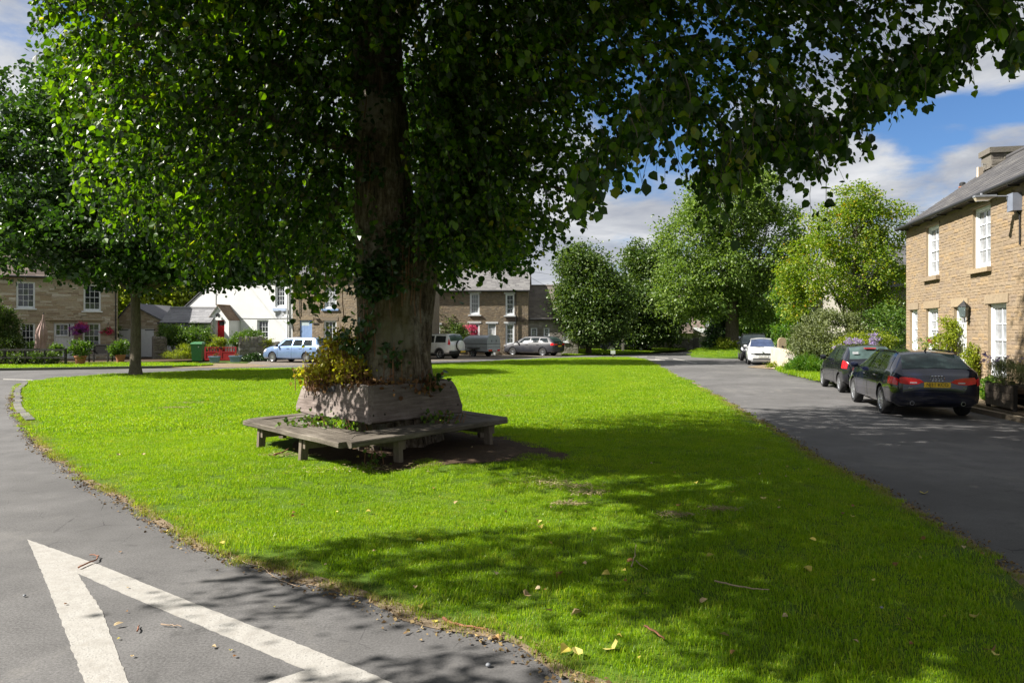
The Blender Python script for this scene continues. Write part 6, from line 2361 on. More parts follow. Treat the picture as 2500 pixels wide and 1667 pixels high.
# ------------------------------------------------------------------ right-hand house
def right_house():
    d = Vector((0.196, 0.981, 0)).normalized()
    # far corner of the facade
    Yc = 27.0
    O = Vector(((2212.5 - CX) / F * Yc, Yc, 0))
    ang = math.atan2(-d.y, -d.x)
    fc = Facade((O.x, O.y), ang, 0.0)
    L = 17.0
    hs = house_root(fc, 'sandstone_house', 'tall golden sandstone house with white sash windows beside the parked navy estate car')
    Z8 = lambda x, y: (2150 + x * 0.1575, 583 + y * 0.1575)
    Z7 = lambda x, y: (2150 + x * 0.1488, 350 + y * 0.1488)

    def rc(x0, x1, yt, xt, yb, xb):
        return (fc.s(x0), fc.s(x1), fc.z(xb, yb), fc.z(xt, yt))
    o1 = rc(2261, 2292.5, 546, 2290, 672.5, 2291)
    o2 = rc(2375, 2418.5, 496.5, 2417, 650.5, 2418)
    oA = rc(2221.7, 2240, 755.5, 2238, 852, 2238)
    oB = rc(2261, 2290.5, 751.5, 2289, 862, 2289)
    oC = rc(2328.8, 2359.5, 747, 2358, 0, 0) if False else (fc.s(2328.8), fc.s(2359.5), 0.12, fc.z(2358, 747.5))
    oD = rc(2412, 2457, 738.5, 2456, 926.5, 2456)
    oE = (oD[1] + 2.4, oD[1] + 3.5, oD[2], oD[3])
    oF = (o2[1] + 2.6, o2[1] + 3.7, o2[2], o2[3])
    eave = fc.z(2420, 467) + 0.02
    opens = [o1, o2, oA, oB, oC, oD, oE, oF]
    D = 6.0
    ridge = eave + 2.12
    rec = 0.17
    wl = wall_with_holes(L, -0.2, eave, opens, rec, D, ridge=ridge).build('wall', [M_MORT_T, M_REVEAL, M_BLACK], hs)
    st = lay_courses(0, L, 0, eave - 0.03, [(p, q, r_, s_) for p, q, r_, s_ in opens], (0.07, 0.125), (0.14, 0.46), 55, gap=0.008, dep=(0.006, 0.02))
    put_stones(wl, st, M_TAN, 300, pick=lambda s: abs(s[0] - 9.5) * 1.0 + abs(s[1] - 2.2) * 0.9 if s[0] < 10.4 else 99)
    for o in (o1, o2, oA, oB, oD, oE, oF):
        sash(hs, *o, rec - 0.02, 2, 4, frame=0.085, bar=0.026, pane=M_CURT)
    for o in (o1, o2, oF):
        MB().box(o[0] - .1, o[1] + .1, -.045, 0.02, o[3] + .004, o[3] + .07).build('lintel', M_DRESS, hs)
        sill(hs, o, m=M_DRESS, h=.13, y0=-.13)
    for o in (oA, oB, oC, oD, oE):
        lintel(hs, o, m=M_DRESS, h=.24, over=.16, y0=-0.033)
    for o in (oA, oB, oD, oE):
        sill(hs, o, m=M_DRESS, h=.17, y0=-.12)
    dr = plank_door(hs, *oC, rec - .02, M_WHITE, 2, head=0.42)
    MB().box(oC[0] - .1, oC[1] + .1, -.3, .02, -.05, .115).build('doorstep', M_DRESS, hs)
    roof_gable(hs, L, D, eave + 0.03, ridge, M_SLATE, stone_mat('worn_slate', [(0.075, 0.072, 0.076), (0.095, 0.092, 0.094), (0.06, 0.058, 0.062), (0.12, 0.115, 0.112)], 3, 0.4, (0.14, 0.135, 0.11), rough=0.8), over=0.28, side=0.06, rows=15, sw=0.36, singles=300, seed=17,
               pick=lambda it: abs(it[0] - 5.5))
    g = MB().tube([(-0.15, -.30, eave - .10), (L, -.30, eave - .10)], .065, 8)
    gt = g.build('gutter', M_GUT, hs, smooth=60)
    MB().box(-.05, L, -.2, -.02, eave - .14, eave + .0).build('soffit', M_GUT, gt)
    for k in range(14):
        MB().box(.3 + k * 1.2, .34 + k * 1.2, -.3, -.03, eave - .20, eave - .16).build('bracket', M_BLACK, gt)
    # chimney on the gable
    ch = MB().box(0.10, 0.90, D / 2 - 0.55, D / 2 + 1.25, ridge - 0.6, ridge + 0.24).box(.03, .97, D / 2 - .62, D / 2 + 1.32, ridge + .242, ridge + .43).box(.05, .95, D / 2 - .60, D / 2 + 1.30, ridge - .28, ridge - .22)
    chm = ch.build('chimney', M_WALLST, hs)
    st2 = lay_courses(0, 1.8, 0, 0.8, [], (.12, .2), (.25, .5), 66)
    # stones on the chimney face towards the road
    ms = stone_set(M_WALLST)
    for i, (x, z_, w_, h_, d_) in enumerate(st2):
        o = obj_of('stone', ms[i % 6], chm, (0.90, D / 2 - .55 + x, ridge - .58 + z_))
        o.scale = (w_, d_, h_)
        o.rotation_euler = (0, 0, math.pi / 2)
    M = Matrix.Translation(fc.O) @ Matrix.Rotation(ang, 4, 'Z')
    # lantern by the door
    lw = M @ Vector((oC[1] - 0.02 + 0.28, 0.0, fc.z(2362, 757)))
    lan = thing('wall_lantern', 'dark carriage lantern on the sandstone wall right of the white door', 'lantern', lw, ang)
    MB().box(-.05, .05, -.03, 0, -.35, -.15).tube([(0, -.02, -.25), (0, -.14, -.36), (0, -.16, -.2)], .018, 6).build('bracket', M_BLACK, lan)
    MB().lathe([(0, .22), (.03, .2), (.13, .1), (.14, .08), (.10, -.2), (.0, -.24)], 6, M=Matrix.Translation((0, -.17, 0))).build('lamp_glass', plain('lantern_glass', (0.10, 0.13, 0.13), 0.15, spec=.8), lan)
    MB().lathe([(0, .30), (.02, .25), (.15, .115), (.16, .10)], 6, M=Matrix.Translation((0, -.17, 0))).build('cap', M_BLACK, lan)
    # street lamp on a wall bracket with its cable box
    sx = fc.s(2489)
    zb_ = fc.z(2489, 492)
    sl = thing('street_lamp', 'wall mounted street lamp with a grey cable box under the eaves', 'street lamp', M @ Vector((sx, 0, zb_)), ang)
    MB().box(-.16, .16, -.22, -.01, -.24, .2).build('cable_box', plain('box_grey', (0.17, 0.19, 0.24), 0.5), sl)
    za = fc.z(2489, 477) - zb_
    MB().tube([(-.1, -.1, za), (-.1, -.55, za + .01)], .02, 8).build('arm', M_LEAD, sl)
    MB().box(-.18, -.02, -1.0, -.5, za - .005, za + .045).cyl((-.1, -.82, za + .045), (-.1, -.82, za + .10), .035, n=10).build('lamp_housing', M_LEAD, sl)
    lens = MB().add([(-.17, -.99, za - .01), (-.03, -.99, za - .01), (-.03, -.55, za - .01), (-.17, -.55, za - .01), (-.15, -.95, za - .10), (-.05, -.95, za - .10), (-.05, -.66, za - .09), (-.15, -.66, za - .09)],
                    [(0, 1, 2, 3), (4, 7, 6, 5), (0, 4, 5, 1), (1, 5, 6, 2), (2, 6, 7, 3), (3, 7, 4, 0)])
    lens.build('lamp_glass', plain('lamp_lens', (0.55, 0.47, 0.36), 0.2, spec=.6), sl)
    MB().tube([(.0, -.05, -.24), (.05, -.05, -.30), (.1, -.04, -.34), (.1, -.04, -1.1)], .02, 6).build('conduit', M_BLACK, sl)
    # aerial box beside the chimney
    p = P(2390, 421, 26.0)
    ab = thing('aerial', 'pale flat aerial on a short pole beside the big chimney', 'aerial', p)
    MB().box(-.05, .12, -.05, .05, -.2, .18).build('panel', plain('aerial_cream', (0.5, 0.42, 0.33), .6), ab)
    MB().tube([(.14, .02, -.75), (.14, .02, .32)], .015, 6).tube([(.14, .02, .28), (.42, .05, .3)], .014, 6).build('mast', M_LEAD, ab)
    # climbers and pots along the wall
    return fc, hs, M


FCR, HR, MR = right_house()


def neighbour():
    Y0 = 37.0
    O = Vector(((2080 - CX) / F * Y0, Y0))
    fc = Facade((O.x, O.y), 0.0, 0.0)
    hs = house_root(fc, 'grey_house', 'grey stone house mostly hidden between the rowan and the sandstone house', 'house')
    L = 9.0
    eave = 4.2
    D = 6
    wall_with_holes(L, -.2, eave, [(1.0, 2.0, .9, 2.2)], .1, D, ridge=6.4).build('wall', [M_GREYST, M_FRAME, M_BLACK], hs)
    sash(hs, 1.0, 2.0, .9, 2.2, .08, 2, 2)
    st = lay_courses(0, 3.2, 0, eave, [(1, 2, .8, 2.35)], (.1, .2), (.25, .6), 77)
    put_stones(hs, st, M_GREYST, 60)
    roof_gable(hs, L, D, eave, 6.4, M_SLATE, M_SLATE, rows=10, sw=.4, seed=20)
    p = P(2350, 474, Y0 + 3)
    c = chimney_stack(hs, p.x - O.x, 3.0, .7, .6, 6.0, p.z - 0.25, M_GREYST, M_MORT_B)
    z1 = p.z - .1
    MB().lathe([(.0, z1), (.17, z1), (.15, z1 + .42), (.2, z1 + .45), (.2, z1 + .5), (.14, z1 + .5)], 14, M=Matrix.Translation((p.x - O.x, 3, 0))).build('chimney_pot', plain('pot_clay', (0.32, 0.13, 0.07), 0.8), c, smooth=40)
    MB().lathe([(.15, z1 + .5), (.16, z1 + .68), (.1, z1 + .74), (0, z1 + .75)], 10, M=Matrix.Translation((p.x - O.x, 3, 0))).build('cowl', M_GUT, c, smooth=40)
    a = P(2306, 500, Y0 + 3)
    ax, az = a.x - O.x, a.z
    MB().tube([(ax, 3, 6.0), (ax, 3, az + .35)], .03, 6).box(ax - .1, ax + 1.0, 2.97, 3.03, az + .3, az + .36).build('aerial', M_LEAD, hs)
    a = P(2276, 517, Y0 + 3)
    ax, az = a.x - O.x, a.z
    mb = MB().tube([(ax, 3, 6.0), (ax, 3, az + .2)], .025, 6).tube([(ax - 0.6, 3, az), (ax + .5, 3, az + .03)], .015, 5)
    for k in range(8):
        mb.tube([(ax - .55 + k * .13, 2.85, az), (ax - .55 + k * .13, 3.15, az)], .012, 4)
    mb.build('aerial', M_LEAD, hs)


neighbour()
# ------------------------------------------------------------------ vehicles
M_TYRE = plain('tyre_rubber', (0.018, 0.018, 0.019), 0.85)
M_RIM = plain('alloy', (0.50, 0.51, 0.53), 0.3, 0.85)
M_TRIM = plain('black_trim', (0.015, 0.015, 0.016), 0.55)
M_CARGLASS = plain('car_glass', (0.016, 0.022, 0.024), 0.05, spec=0.45, var=0.5, scale=2.0)
M_SEEGLASS = plain('pale_car_glass', (0.06, 0.095, 0.09), 0.08, spec=0.3, var=0.5, scale=2.0)
M_REDLENS = plain('red_lens', (0.75, 0.010, 0.016), 0.15, spec=.7, coat=.5, var=.25, scale=9)
M_CLEAR = plain('clear_lens', (0.55, 0.57, 0.60), 0.12, spec=.8, var=.3, scale=14)
M_YPLATE = plain('yellow_plate', (0.80, 0.52, 0.02), 0.45, var=.05)
M_WPLATE = plain('white_plate', (0.72, 0.72, 0.70), 0.45, var=.05)
M_CHROME = plain('chrome', (0.75, 0.76, 0.78), 0.12, 1.0)
M_INK = plain('plate_ink', (0.01, 0.01, 0.012), 0.5)


def paint(name, c, metal=0.35, rough=0.28):
    if name in MATS:
        return MATS[name]
    t = NT(name)
    fl = t.noise(t.coords(), 3.0, 3)
    dust = t.noise(t.coords(world=True), 1.6, 5, 0.65)
    col = t.mix(t.maprange(dust, 0.5, 0.8, 0, 0.12), t.ramp(fl, [(0.3, tuple(x * .92 for x in c)), (0.7, tuple(min(1, x * 1.08) for x in c))]), (0.30, 0.27, 0.22))
    b = t.bsdf(col, t.maprange(dust, 0.3, 0.8, rough, rough + 0.12), None, 0.5, metal, 0.8)
    MATS[name] = t.done(b)
    return MATS[name]


def font_text(name, txt, size, m, parent, loc, rot, depth=0.001, width=None):
    cu = bpy.data.curves.new(name, 'FONT')
    cu.body = txt
    cu.size = size
    cu.align_x = 'CENTER'
    cu.align_y = 'CENTER'
    cu.extrude = depth
    cu.materials.append(m)
    tmp = bpy.data.objects.new(name, cu)
    COL.objects.link(tmp)
    me = bpy.data.meshes.new_from_object(tmp.evaluated_get(bpy.context.evaluated_depsgraph_get()))
    bpy.data.objects.remove(tmp)
    me.name = name
    if not me.materials:
        me.materials.append(m)
    o = bpy.data.objects.new(name, me)
    link(o, parent)
    o.location = loc
    o.rotation_euler = rot
    if width:
        o.scale = (width, 1, 1)
    return o


class Body:
    """a car skin as a surface: along (x) and round the section (v, 0 under the sill to 7 on the roof centre line)"""

    def __init__(self, st):
        st = np.array(st, float)
        self.x, self.k = st[:, 0], st[:, 1:]

    def par(self, x):
        i = int(np.clip(np.searchsorted(self.x, x) - 1, 0, len(self.x) - 2))
        h = self.x[i + 1] - self.x[i]
        t = min(1, max(0, (x - self.x[i]) / h))
        k = self.k

        def slope(j):
            if j <= 0 or j >= len(self.x) - 1:
                return np.zeros(k.shape[1]) if False else (k[min(j + 1, len(k) - 1)] - k[max(j - 1, 0)]) / (self.x[min(j + 1, len(k) - 1)] - self.x[max(j - 1, 0)])
            a = (k[j] - k[j - 1]) / (self.x[j] - self.x[j - 1])
            b = (k[j + 1] - k[j]) / (self.x[j + 1] - self.x[j])
            return np.where(a * b <= 0, 0, 2 * a * b / (a + b + 1e-12))
        m0, m1 = slope(i) * h, slope(i + 1) * h
        return k[i] * (2 * t**3 - 3 * t**2 + 1) + m0 * (t**3 - 2 * t**2 + t) + k[i + 1] * (-2 * t**3 + 3 * t**2) + m1 * (t**3 - t**2)

    def ring(self, x):
        zb, zs, zr_, wm, ws, wr = self.par(x)
        zm = zb + 0.52 * (zs - zb)
        gh_ = zr_ - zs
        return np.array([(0, zb), (wm * .80, zb), (wm * .965, zb + .09), (wm, zm), (ws, zs), (wr, zs + gh_ * .90), (wr * .80, zs + gh_ * .985), (0, zr_ + .012 + .02 * min(1, gh_ / .3))])

    def pt(self, x, v, side=1):
        r = self.ring(x)
        v = min(max(v, 0), 6.9999)
        i = int(v)
        t = v - i
        if i in (2, 3, 5, 6, 1):
            p0, p1, p2, p3 = r[max(i - 1, 0)], r[i], r[i + 1], (r[i + 2] if i + 2 < 8 else np.array([-r[6][0], r[6][1]]))
            q = 0.5 * ((2 * p1) + (-p0 + p2) * t + (2 * p0 - 5 * p1 + 4 * p2 - p3) * t * t + (-p0 + 3 * p1 - 3 * p2 + p3) * t**3) if i in (2, 5, 6) else p1 + (p2 - p1) * t
            if i == 3:
                q = p1 + (p2 - p1) * t + np.array([0.018 * math.sin(math.pi * t), 0])
        else:
            q = r[i] + (r[i + 1] - r[i]) * t
            if i == 4:
                q = q + np.array([0.012 * math.sin(math.pi * t), 0])
        return Vector((x, side * q[0], q[1]))

    def nrm(self, x, v, side):
        e = 0.02
        a = self.pt(x + e, v, side) - self.pt(x - e, v, side)
        b = self.pt(x, v + e * 2, side) - self.pt(x, v - e * 2, side)
        n = -a.cross(b) * side
        if n.length < 1e-9:
            return Vector((0, side, 0))
        return n.normalized()

    def shell(self, nx=64):
        vs = [0, 1, 1.5, 2, 2.4, 3, 3.5, 4, 4.33, 4.66, 5, 5.4, 6, 6.5]
        xs = []
        for a, b in zip(self.x[:-1], self.x[1:]):
            k = max(1, int(round((b - a) / (self.x[-1] - self.x[0]) * nx)))
            xs += [a + (b - a) * i / k for i in range(k)]
        xs.append(self.x[-1])
        rows = []
        for x in xs:
            R = [self.pt(x, v, 1) for v in vs] + [self.pt(x, 6.9999, 1)] + [self.pt(x, v, -1) for v in reversed(vs[1:])]
            rows.append(R)
        # round the two ends over
        def end(R, dx, s):
            c = sum(R, Vector()) / len(R)
            return [Vector((p.x + dx, c.y + (p.y - c.y) * s, c.z + (p.z - c.z) * s)) for p in R]
        rows = [end(rows[0], -0.03, .90), end(rows[0], -0.018, .965)] + rows + [end(rows[-1], 0.02, .96), end(rows[-1], 0.032, .88)]
        n = len(rows[0])
        V = [tuple(p) for R in rows for p in R]
        Fc = []
        for i in range(len(rows) - 1):
            for j in range(n):
                j2 = (j + 1) % n
                Fc.append((i * n + j, (i + 1) * n + j, (i + 1) * n + j2, i * n + j2))
        Fc.append(tuple(range(n)))
        Fc.append(tuple((len(rows) - 1) * n + j for j in reversed(range(n))))
        return V, Fc

    def patch(self, xa, xb, va, vb, side=1, off=0.005, nu=10, nv=5):
        """a piece of skin lifted off the body; xa, xb may be functions of v"""
        fa = xa if callable(xa) else (lambda v: xa)
        fb = xb if callable(xb) else (lambda v: xb)
        V, Fc = [], []
        for j in range(nv + 1):
            v = va + (vb - va) * j / nv
            a, b = fa(v), fb(v)
            for i in range(nu + 1):
                x = a + (b - a) * i / nu
                V.append(tuple(self.pt(x, v, side) + self.nrm(x, v, side) * off))
        w = nu + 1
        for j in range(nv):
            for i in range(nu):
                f = (j * w + i, j * w + i + 1, (j + 1) * w + i + 1, (j + 1) * w + i)
                Fc.append(f)
        return V, Fc

    def screen(self, xa, xb, yk=0.93, off=0.006, n=8, v0=5.0):
        """windscreen or rear screen: right across the car between two stations"""
        V, Fc = [], []
        for i in range(n + 1):
            x = xa + (xb - xa) * i / n
            row = []
            for v in np.linspace(v0 + (1 - yk) * 2, 6.9999, 8):
                row.append(self.pt(x, v, 1) + self.nrm(x, v, 1) * off)
            full = row + [Vector((p.x, -p.y, p.z)) for p in reversed(row[:-1])]
            V += [tuple(p) for p in full]
        w = 15
        for i in range(n):
            for j in range(w - 1):
                Fc.append((i * w + j, i * w + j + 1, (i + 1) * w + j + 1, (i + 1) * w + j))
        return V, Fc


def mesh_part(name, VF, m, parent, angle=40):
    me = bpy.data.meshes.new(name)
    me.from_pydata([tuple(v) for v in VF[0]], [], [list(f) for f in VF[1]])
    me.materials.append(m)
    smooth_mesh(me, angle)
    return obj_of(name, me, parent)


def wheel_meshes(r, w, spokes, rim_m, style='spoke'):
    t = MB().lathe([(r * .62, -w / 2), (r * .92, -w / 2), (r * .985, -w * .36), (r, -w * .2), (r, w * .2), (r * .985, w * .36), (r * .92, w / 2), (r * .66, w / 2), (r * .64, w * .3), (r * .62, 0)], 28, closed=True)
    tm = t.mesh('tyre', M_TYRE, 50)
    k = MB()
    k.lathe([(r * .70, w * .47), (r * .67, w * .5), (r * .60, w * .42), (r * .58, w * .2), (r * .56, -w * .1)], 28)
    k.lathe([(0, w * .44), (r * .12, w * .43), (r * .15, w * .38), (r * .15, w * .1)], 14)
    for i in range(spokes):
        a = 2 * math.pi * i / spokes
        M = Matrix.Rotation(a, 4, 'Z')
        k.box(r * .11, r * .62, -r * .055, r * .055, w * .28, w * .40, 0, M)
    rm = k.mesh('rim', rim_m, 40)
    dm = MB().lathe([(0, w * .12), (r * .6, w * .12)], 20).mesh('brake_disc', M_TRIM)
    return tm, rm, dm


def car(name, label, cat, st, wb, r, col, pos, head, ro=0.93, windows=(), rear=None, front=None, lamps=None, heads=None, plates=(), spokes=10, tw=0.21, track=0.0, group='parked cars', extras=None, door_x=(), handles=(),
        skirt=None, rim=None, mirror=None, rails=False, gm=None):
    """pos is the ground point under the left rear wheel; head the unit heading"""
    bd = Body(st)
    W = max(s[4] for s in st)
    hd = Vector((head[0], head[1], 0)).normalized()
    left = Vector((-hd.y, hd.x, 0))
    org = Vector((pos[0], pos[1], 0)) - left * (W - tw * 0.5 - 0.02)
    root = thing(name, label, cat, (org.x, org.y, 0.004), math.atan2(hd.y, hd.x), group)
    V, Fc = bd.shell()
    me = bpy.data.meshes.new('body')
    me.from_pydata(V, [], [list(f) for f in Fc])
    me.materials.append(col)
    me.materials.append(M_TRIM)
    bm = bmesh.new()
    bm.from_mesh(me)
    bmesh.ops.recalc_face_normals(bm, faces=bm.faces)
    bm.to_mesh(me)
    bm.free()
    # wheel arches cut out of the shell
    tmp = bpy.data.objects.new('tmp', me)
    COL.objects.link(tmp)
    cut = MB()
    for ax in (0.0, wb):
        for s in (1, -1):
            a, b = (ax, s * (W - 0.30), r * 1.02), (ax, s * (W + 0.2), r * 1.02)
            cut.tube([a, b], [r * 1.16, r * 1.16], 28)
    cm = cut.mesh('cut', M_TRIM)
    cbm = bmesh.new()
    cbm.from_mesh(cm)
    bmesh.ops.recalc_face_normals(cbm, faces=cbm.faces)
    cbm.to_mesh(cm)
    cbm.free()
    cu = bpy.data.objects.new('tmp_cut', cm)
    COL.objects.link(cu)
    md = tmp.modifiers.new('arch', 'BOOLEAN')
    md.operation = 'DIFFERENCE'
    md.object = cu
    md.solver = 'EXACT'
    md.material_mode = 'TRANSFER'
    dg = bpy.context.evaluated_depsgraph_get()
    res = bpy.data.meshes.new_from_object(tmp.evaluated_get(dg))
    bpy.data.objects.remove(tmp)
    bpy.data.objects.remove(cu)
    res.name = 'body'
    smooth_mesh(res, 32)
    obj_of('body', res, root)
    # underside
    MB().box(-ro + .55, wb + .4, -W * .74, W * .74, .20, .32).build('underbody', M_TRIM, root)
    # wheels
    tm, rm, dm = wheel_meshes(r, tw, spokes, rim or M_RIM)
    for ax in (0.0, wb):
        for s in (1, -1):
            w = obj_of('wheel', tm, root, (ax, s * (W - tw * .5 - .02), r))
            w.rotation_euler = (math.pi / 2 * (-s), 0, random.uniform(0, 1) if False else 0)
            for nm, q in (('rim', rm), ('brake_disc', dm)):
                obj_of(nm, q, w)
    # glass
    for s in (1, -1):
        for xa, xb, va, vb in windows:
            mesh_part('window', bd.patch(xa, xb, va, vb, s), gm or M_CARGLASS, root)
    if front:
        mesh_part('windscreen', bd.screen(*front), gm or M_CARGLASS, root)
    if rear:
        mesh_part('rear_window', bd.screen(*rear), gm or M_SEEGLASS, root)
    for s in (1, -1):
        for xa, xb, va, vb, m in (lamps or ()):
            mesh_part('tail_light', bd.patch(xa, xb, va, vb, s, 0.012), m, root)
        for xa, xb, va, vb in (heads or ()):
            mesh_part('headlight', bd.patch(xa, xb, va, vb, s, 0.010), M_CLEAR, root)
        for x, v0, v1 in door_x:
            mesh_part('door_seam', bd.patch(x - .007, x + .007, v0, v1, s, 0.0025, 1, 8), M_TRIM, root)
        for x, z in handles:
            y = bd.pt(x, 3.72, 1).y
            zz = bd.pt(x, 3.72, 1).z
            MB().box(x - .10, x + .10, s * (y + .012) - .012, s * (y + .012) + .012, zz - .014, zz + .014).build('door_handle', col, root)
        if skirt:
            mesh_part('sill_trim', bd.patch(r * 1.25, wb - r * 1.25, 1.6, 2.25, s, 0.012), skirt, root)
        if mirror:
            x, v, m = mirror
            p = bd.pt(x, v, s)
            mb = MB()
            mb.lathe([(0, -.10), (.06, -.085), (.085, 0), (.06, .085), (0, .10)], 10, M=Matrix.Translation((p.x + .02, p.y + s * .14, p.z + .06)) @ Matrix.Rotation(math.pi / 2, 4, 'X') @ Matrix.Scale(0.75, 4, (1, 0, 0)))
            mb.bar((p.x + .03, p.y - s * .02, p.z + .0), (p.x + .02, p.y + s * .12, p.z + .04), .06, .03)
            mb.build('mirror', m, root, smooth=50)
        if rails:
            pts = [bd.pt(x, 5.15, s) + Vector((0, 0, .035)) for x in np.linspace(rails[0], rails[1], 10)]
            pts[0].z -= .035
            pts[-1].z -= .035
            MB().tube(pts, .014, 6).build('roof_rail', rails[2], root, smooth=50)
    for txt, x, z, y, m, rear_ in plates:
        sgn = -1 if rear_ else 1
        pl = MB().box(x - .008, x + .008, y - .26, y + .26, z - .055, z + .055).build('number_plate', m, root)
        if txt:
            font_text('plate_text', txt, .105, M_INK, pl, (x + sgn * .0095, y, z - .002), (math.pi / 2, 0, -math.pi / 2 if rear_ else math.pi / 2), .0005, 0.92)
    if extras:
        extras(root, bd, W)
    return root


def win3(b, x0, x1, x2, x3, rake_r, rake_f, va=4.10, vb=4.92):
    """three side windows with slim pillars, raked at both ends"""
    f = lambda a, k: (lambda v: a + k * (v - va) / (vb - va))
    return [(f(x0, rake_r), f(x1 - .03, 0.03), va, vb), (f(x1 + .03, 0.03), f(x2 - .035, 0.0), va, vb), (f(x2 + .035, 0.0), f(x3, -rake_f), va, vb)]


# stations: x from the rear axle, sill z, shoulder z, roof z, half widths (widest, shoulder, roof)
def estate_st(ro, wb, fo, Wd, Ht, zs=0.96, hood=0.86, ws_base=0.62, tail=0.40, roof_w=0.60, tailrise=0.52):
    w = Wd / 2
    e = wb + fo
    return [(-ro, .33, zs - .06, zs - .04, w * .84, w * .78, w * .70), (-ro + .07, .27, zs - .0, zs + .05, w * .925, w * .88, w * .76), (-ro + .16, .25, zs + .02, zs + .14, w * .965, w * .91, w * .74),
            (-ro + tailrise * .8, .24, zs + .02, Ht - .10, w * .985, w * .925, roof_w + .02), (-ro + tailrise * 1.15, .22, zs + .01, Ht - .03, w, w * .935, roof_w), (.1, .22, zs, Ht - .01, w, w * .935, roof_w),
            (wb * .42, .20, zs - .015, Ht, w, w * .94, roof_w), (wb * .62, .20, zs - .03, Ht - .025, w, w * .94, roof_w - .01), (wb * .74, .20, zs - .04, Ht - .13, w, w * .94, roof_w + .01),
            (wb - ws_base * .10, .20, zs - .05, zs + .015, w * .995, w * .92, w * .80), (wb + .10, .21, hood + .045, hood + .075, w * .99, w * .90, w * .80), (e - .42, .22, hood - .06, hood - .035, w * .96, w * .86, w * .74),
            (e - .16, .21, hood - .17, hood - .14, w * .87, w * .76, w * .64), (e - .03, .24, hood - .30, hood - .285, w * .72, w * .62, w * .52)]


HEAD_R = Vector((0.225, 0.974, 0))


def navy_estate():
    st = estate_st(.93, 2.81, .97, 1.83, 1.435, zs=.98, hood=.90, roof_w=.60, tailrise=.62)
    pos = G(2161.6, 1009.2)
    col = paint('navy_paint', (0.004, 0.006, 0.022), 0.1, 0.10)

    def ex(root, bd, W):
        xr = -.93 - .028
        # boot lid seam, bumper, badge, wiper, exhausts
        MB().box(xr - .004, xr + .02, -.60, .60, .575, .583).build('boot_seam', M_TRIM, root)
        for s in (1, -1):
            M = MB()
            prof = [(.26, .79), (.34, .85), (.50, .885), (.72, .90), (.745, .86), (.745, .765), (.60, .735), (.40, .745)]
            vs = [(xr - .012, s * y, z) for y, z in prof] + [(xr + .05, s * y, z) for y, z in prof]
            n = len(prof)
            fs = [tuple(range(n)), tuple(reversed(range(n, 2 * n)))] + [(i, n + i, n + (i + 1) % n, (i + 1) % n) for i in range(n)]
            M.add(vs, fs if s < 0 else [f[::-1] for f in fs]).build('tail_light', M_REDLENS, root)
            MB().box(xr - .016, xr - .008, s * .47 - .07, s * .47 + .07, .765, .79).build('reflector', M_CLEAR, root)
        eb = MB()
        for i in range(4):
            eb.tube([(xr - .006, (i - 1.5) * .062 + .05 * math.cos(a), .875 + .05 * math.sin(a)) for a in np.linspace(0, 2 * math.pi, 17)], .007, 5, cap=False)
        eb.build('emblem', M_CHROME, root, smooth=60)
        font_text('model_badge', 'A4', .07, M_CHROME, root, (xr - .008, .53, .665), (math.pi / 2, 0, -math.pi / 2), .003)
        font_text('model_badge', 'TDI', .05, M_CHROME, root, (xr - .008, -.53, .665), (math.pi / 2, 0, -math.pi / 2), .003)
        MB().bar((-.78, -.05, 1.02), (-.80, -.52, 1.045), .03, .025).cyl((-.80, -.05, 1.0), (-.76, -.05, 1.04), .03, n=8).build('wiper', M_TRIM, root)
        for y in (.50, -.50):
            MB().lathe([(.035, 0), (.045, .0), (.045, .12), (.030, .12), (.03, .03)], 14, M=Matrix.Translation((-.985, y, .335)) @ Matrix.Rotation(math.pi / 2, 4, 'Y')).build('exhaust', M_CHROME, root, smooth=40)
        mesh_part('bumper_seam', bd.patch(-.90, -.36, 3.0, 3.03, 1, .003), M_TRIM, root)
        MB().bar((-.12, 0, 1.45), (-.22, 0, 1.50), .03, .02).build('aerial', M_TRIM, root)
    f = lambda a, k: (lambda v: a + k * (v - 4.1))
    return car('estate_car', 'dark navy estate car with a yellow plate, nearest car parked beside the sandstone house', 'car', st, 2.81, .325, col, pos, HEAD_R, .93,
               windows=[(f(-.50, .30), f(.36, .02), 4.12, 4.86), (f(.44, .02), f(1.18, .0), 4.12, 4.90), (f(1.26, .0), f(2.32, -.60), 4.12, 4.90)],
               rear=(-.82, -.36, .84), front=(1.98, 2.66, .92), lamps=[(-.93, -.60, 3.28, 3.74, M_REDLENS)], heads=[(3.3, 3.68, 3.4, 3.9)],
               plates=[('NJ11 KCO', -.962, .735, 0, M_YPLATE, True)], spokes=10, door_x=[(1.22, 1.6, 4.0), (2.30, 1.6, 4.0), (.28, 2.9, 4.0)], handles=[(.52, 0), (1.52, 0)], mirror=(2.25, 4.12, col), rails=(-.2, 1.7, M_TRIM), extras=ex)


navy_estate()


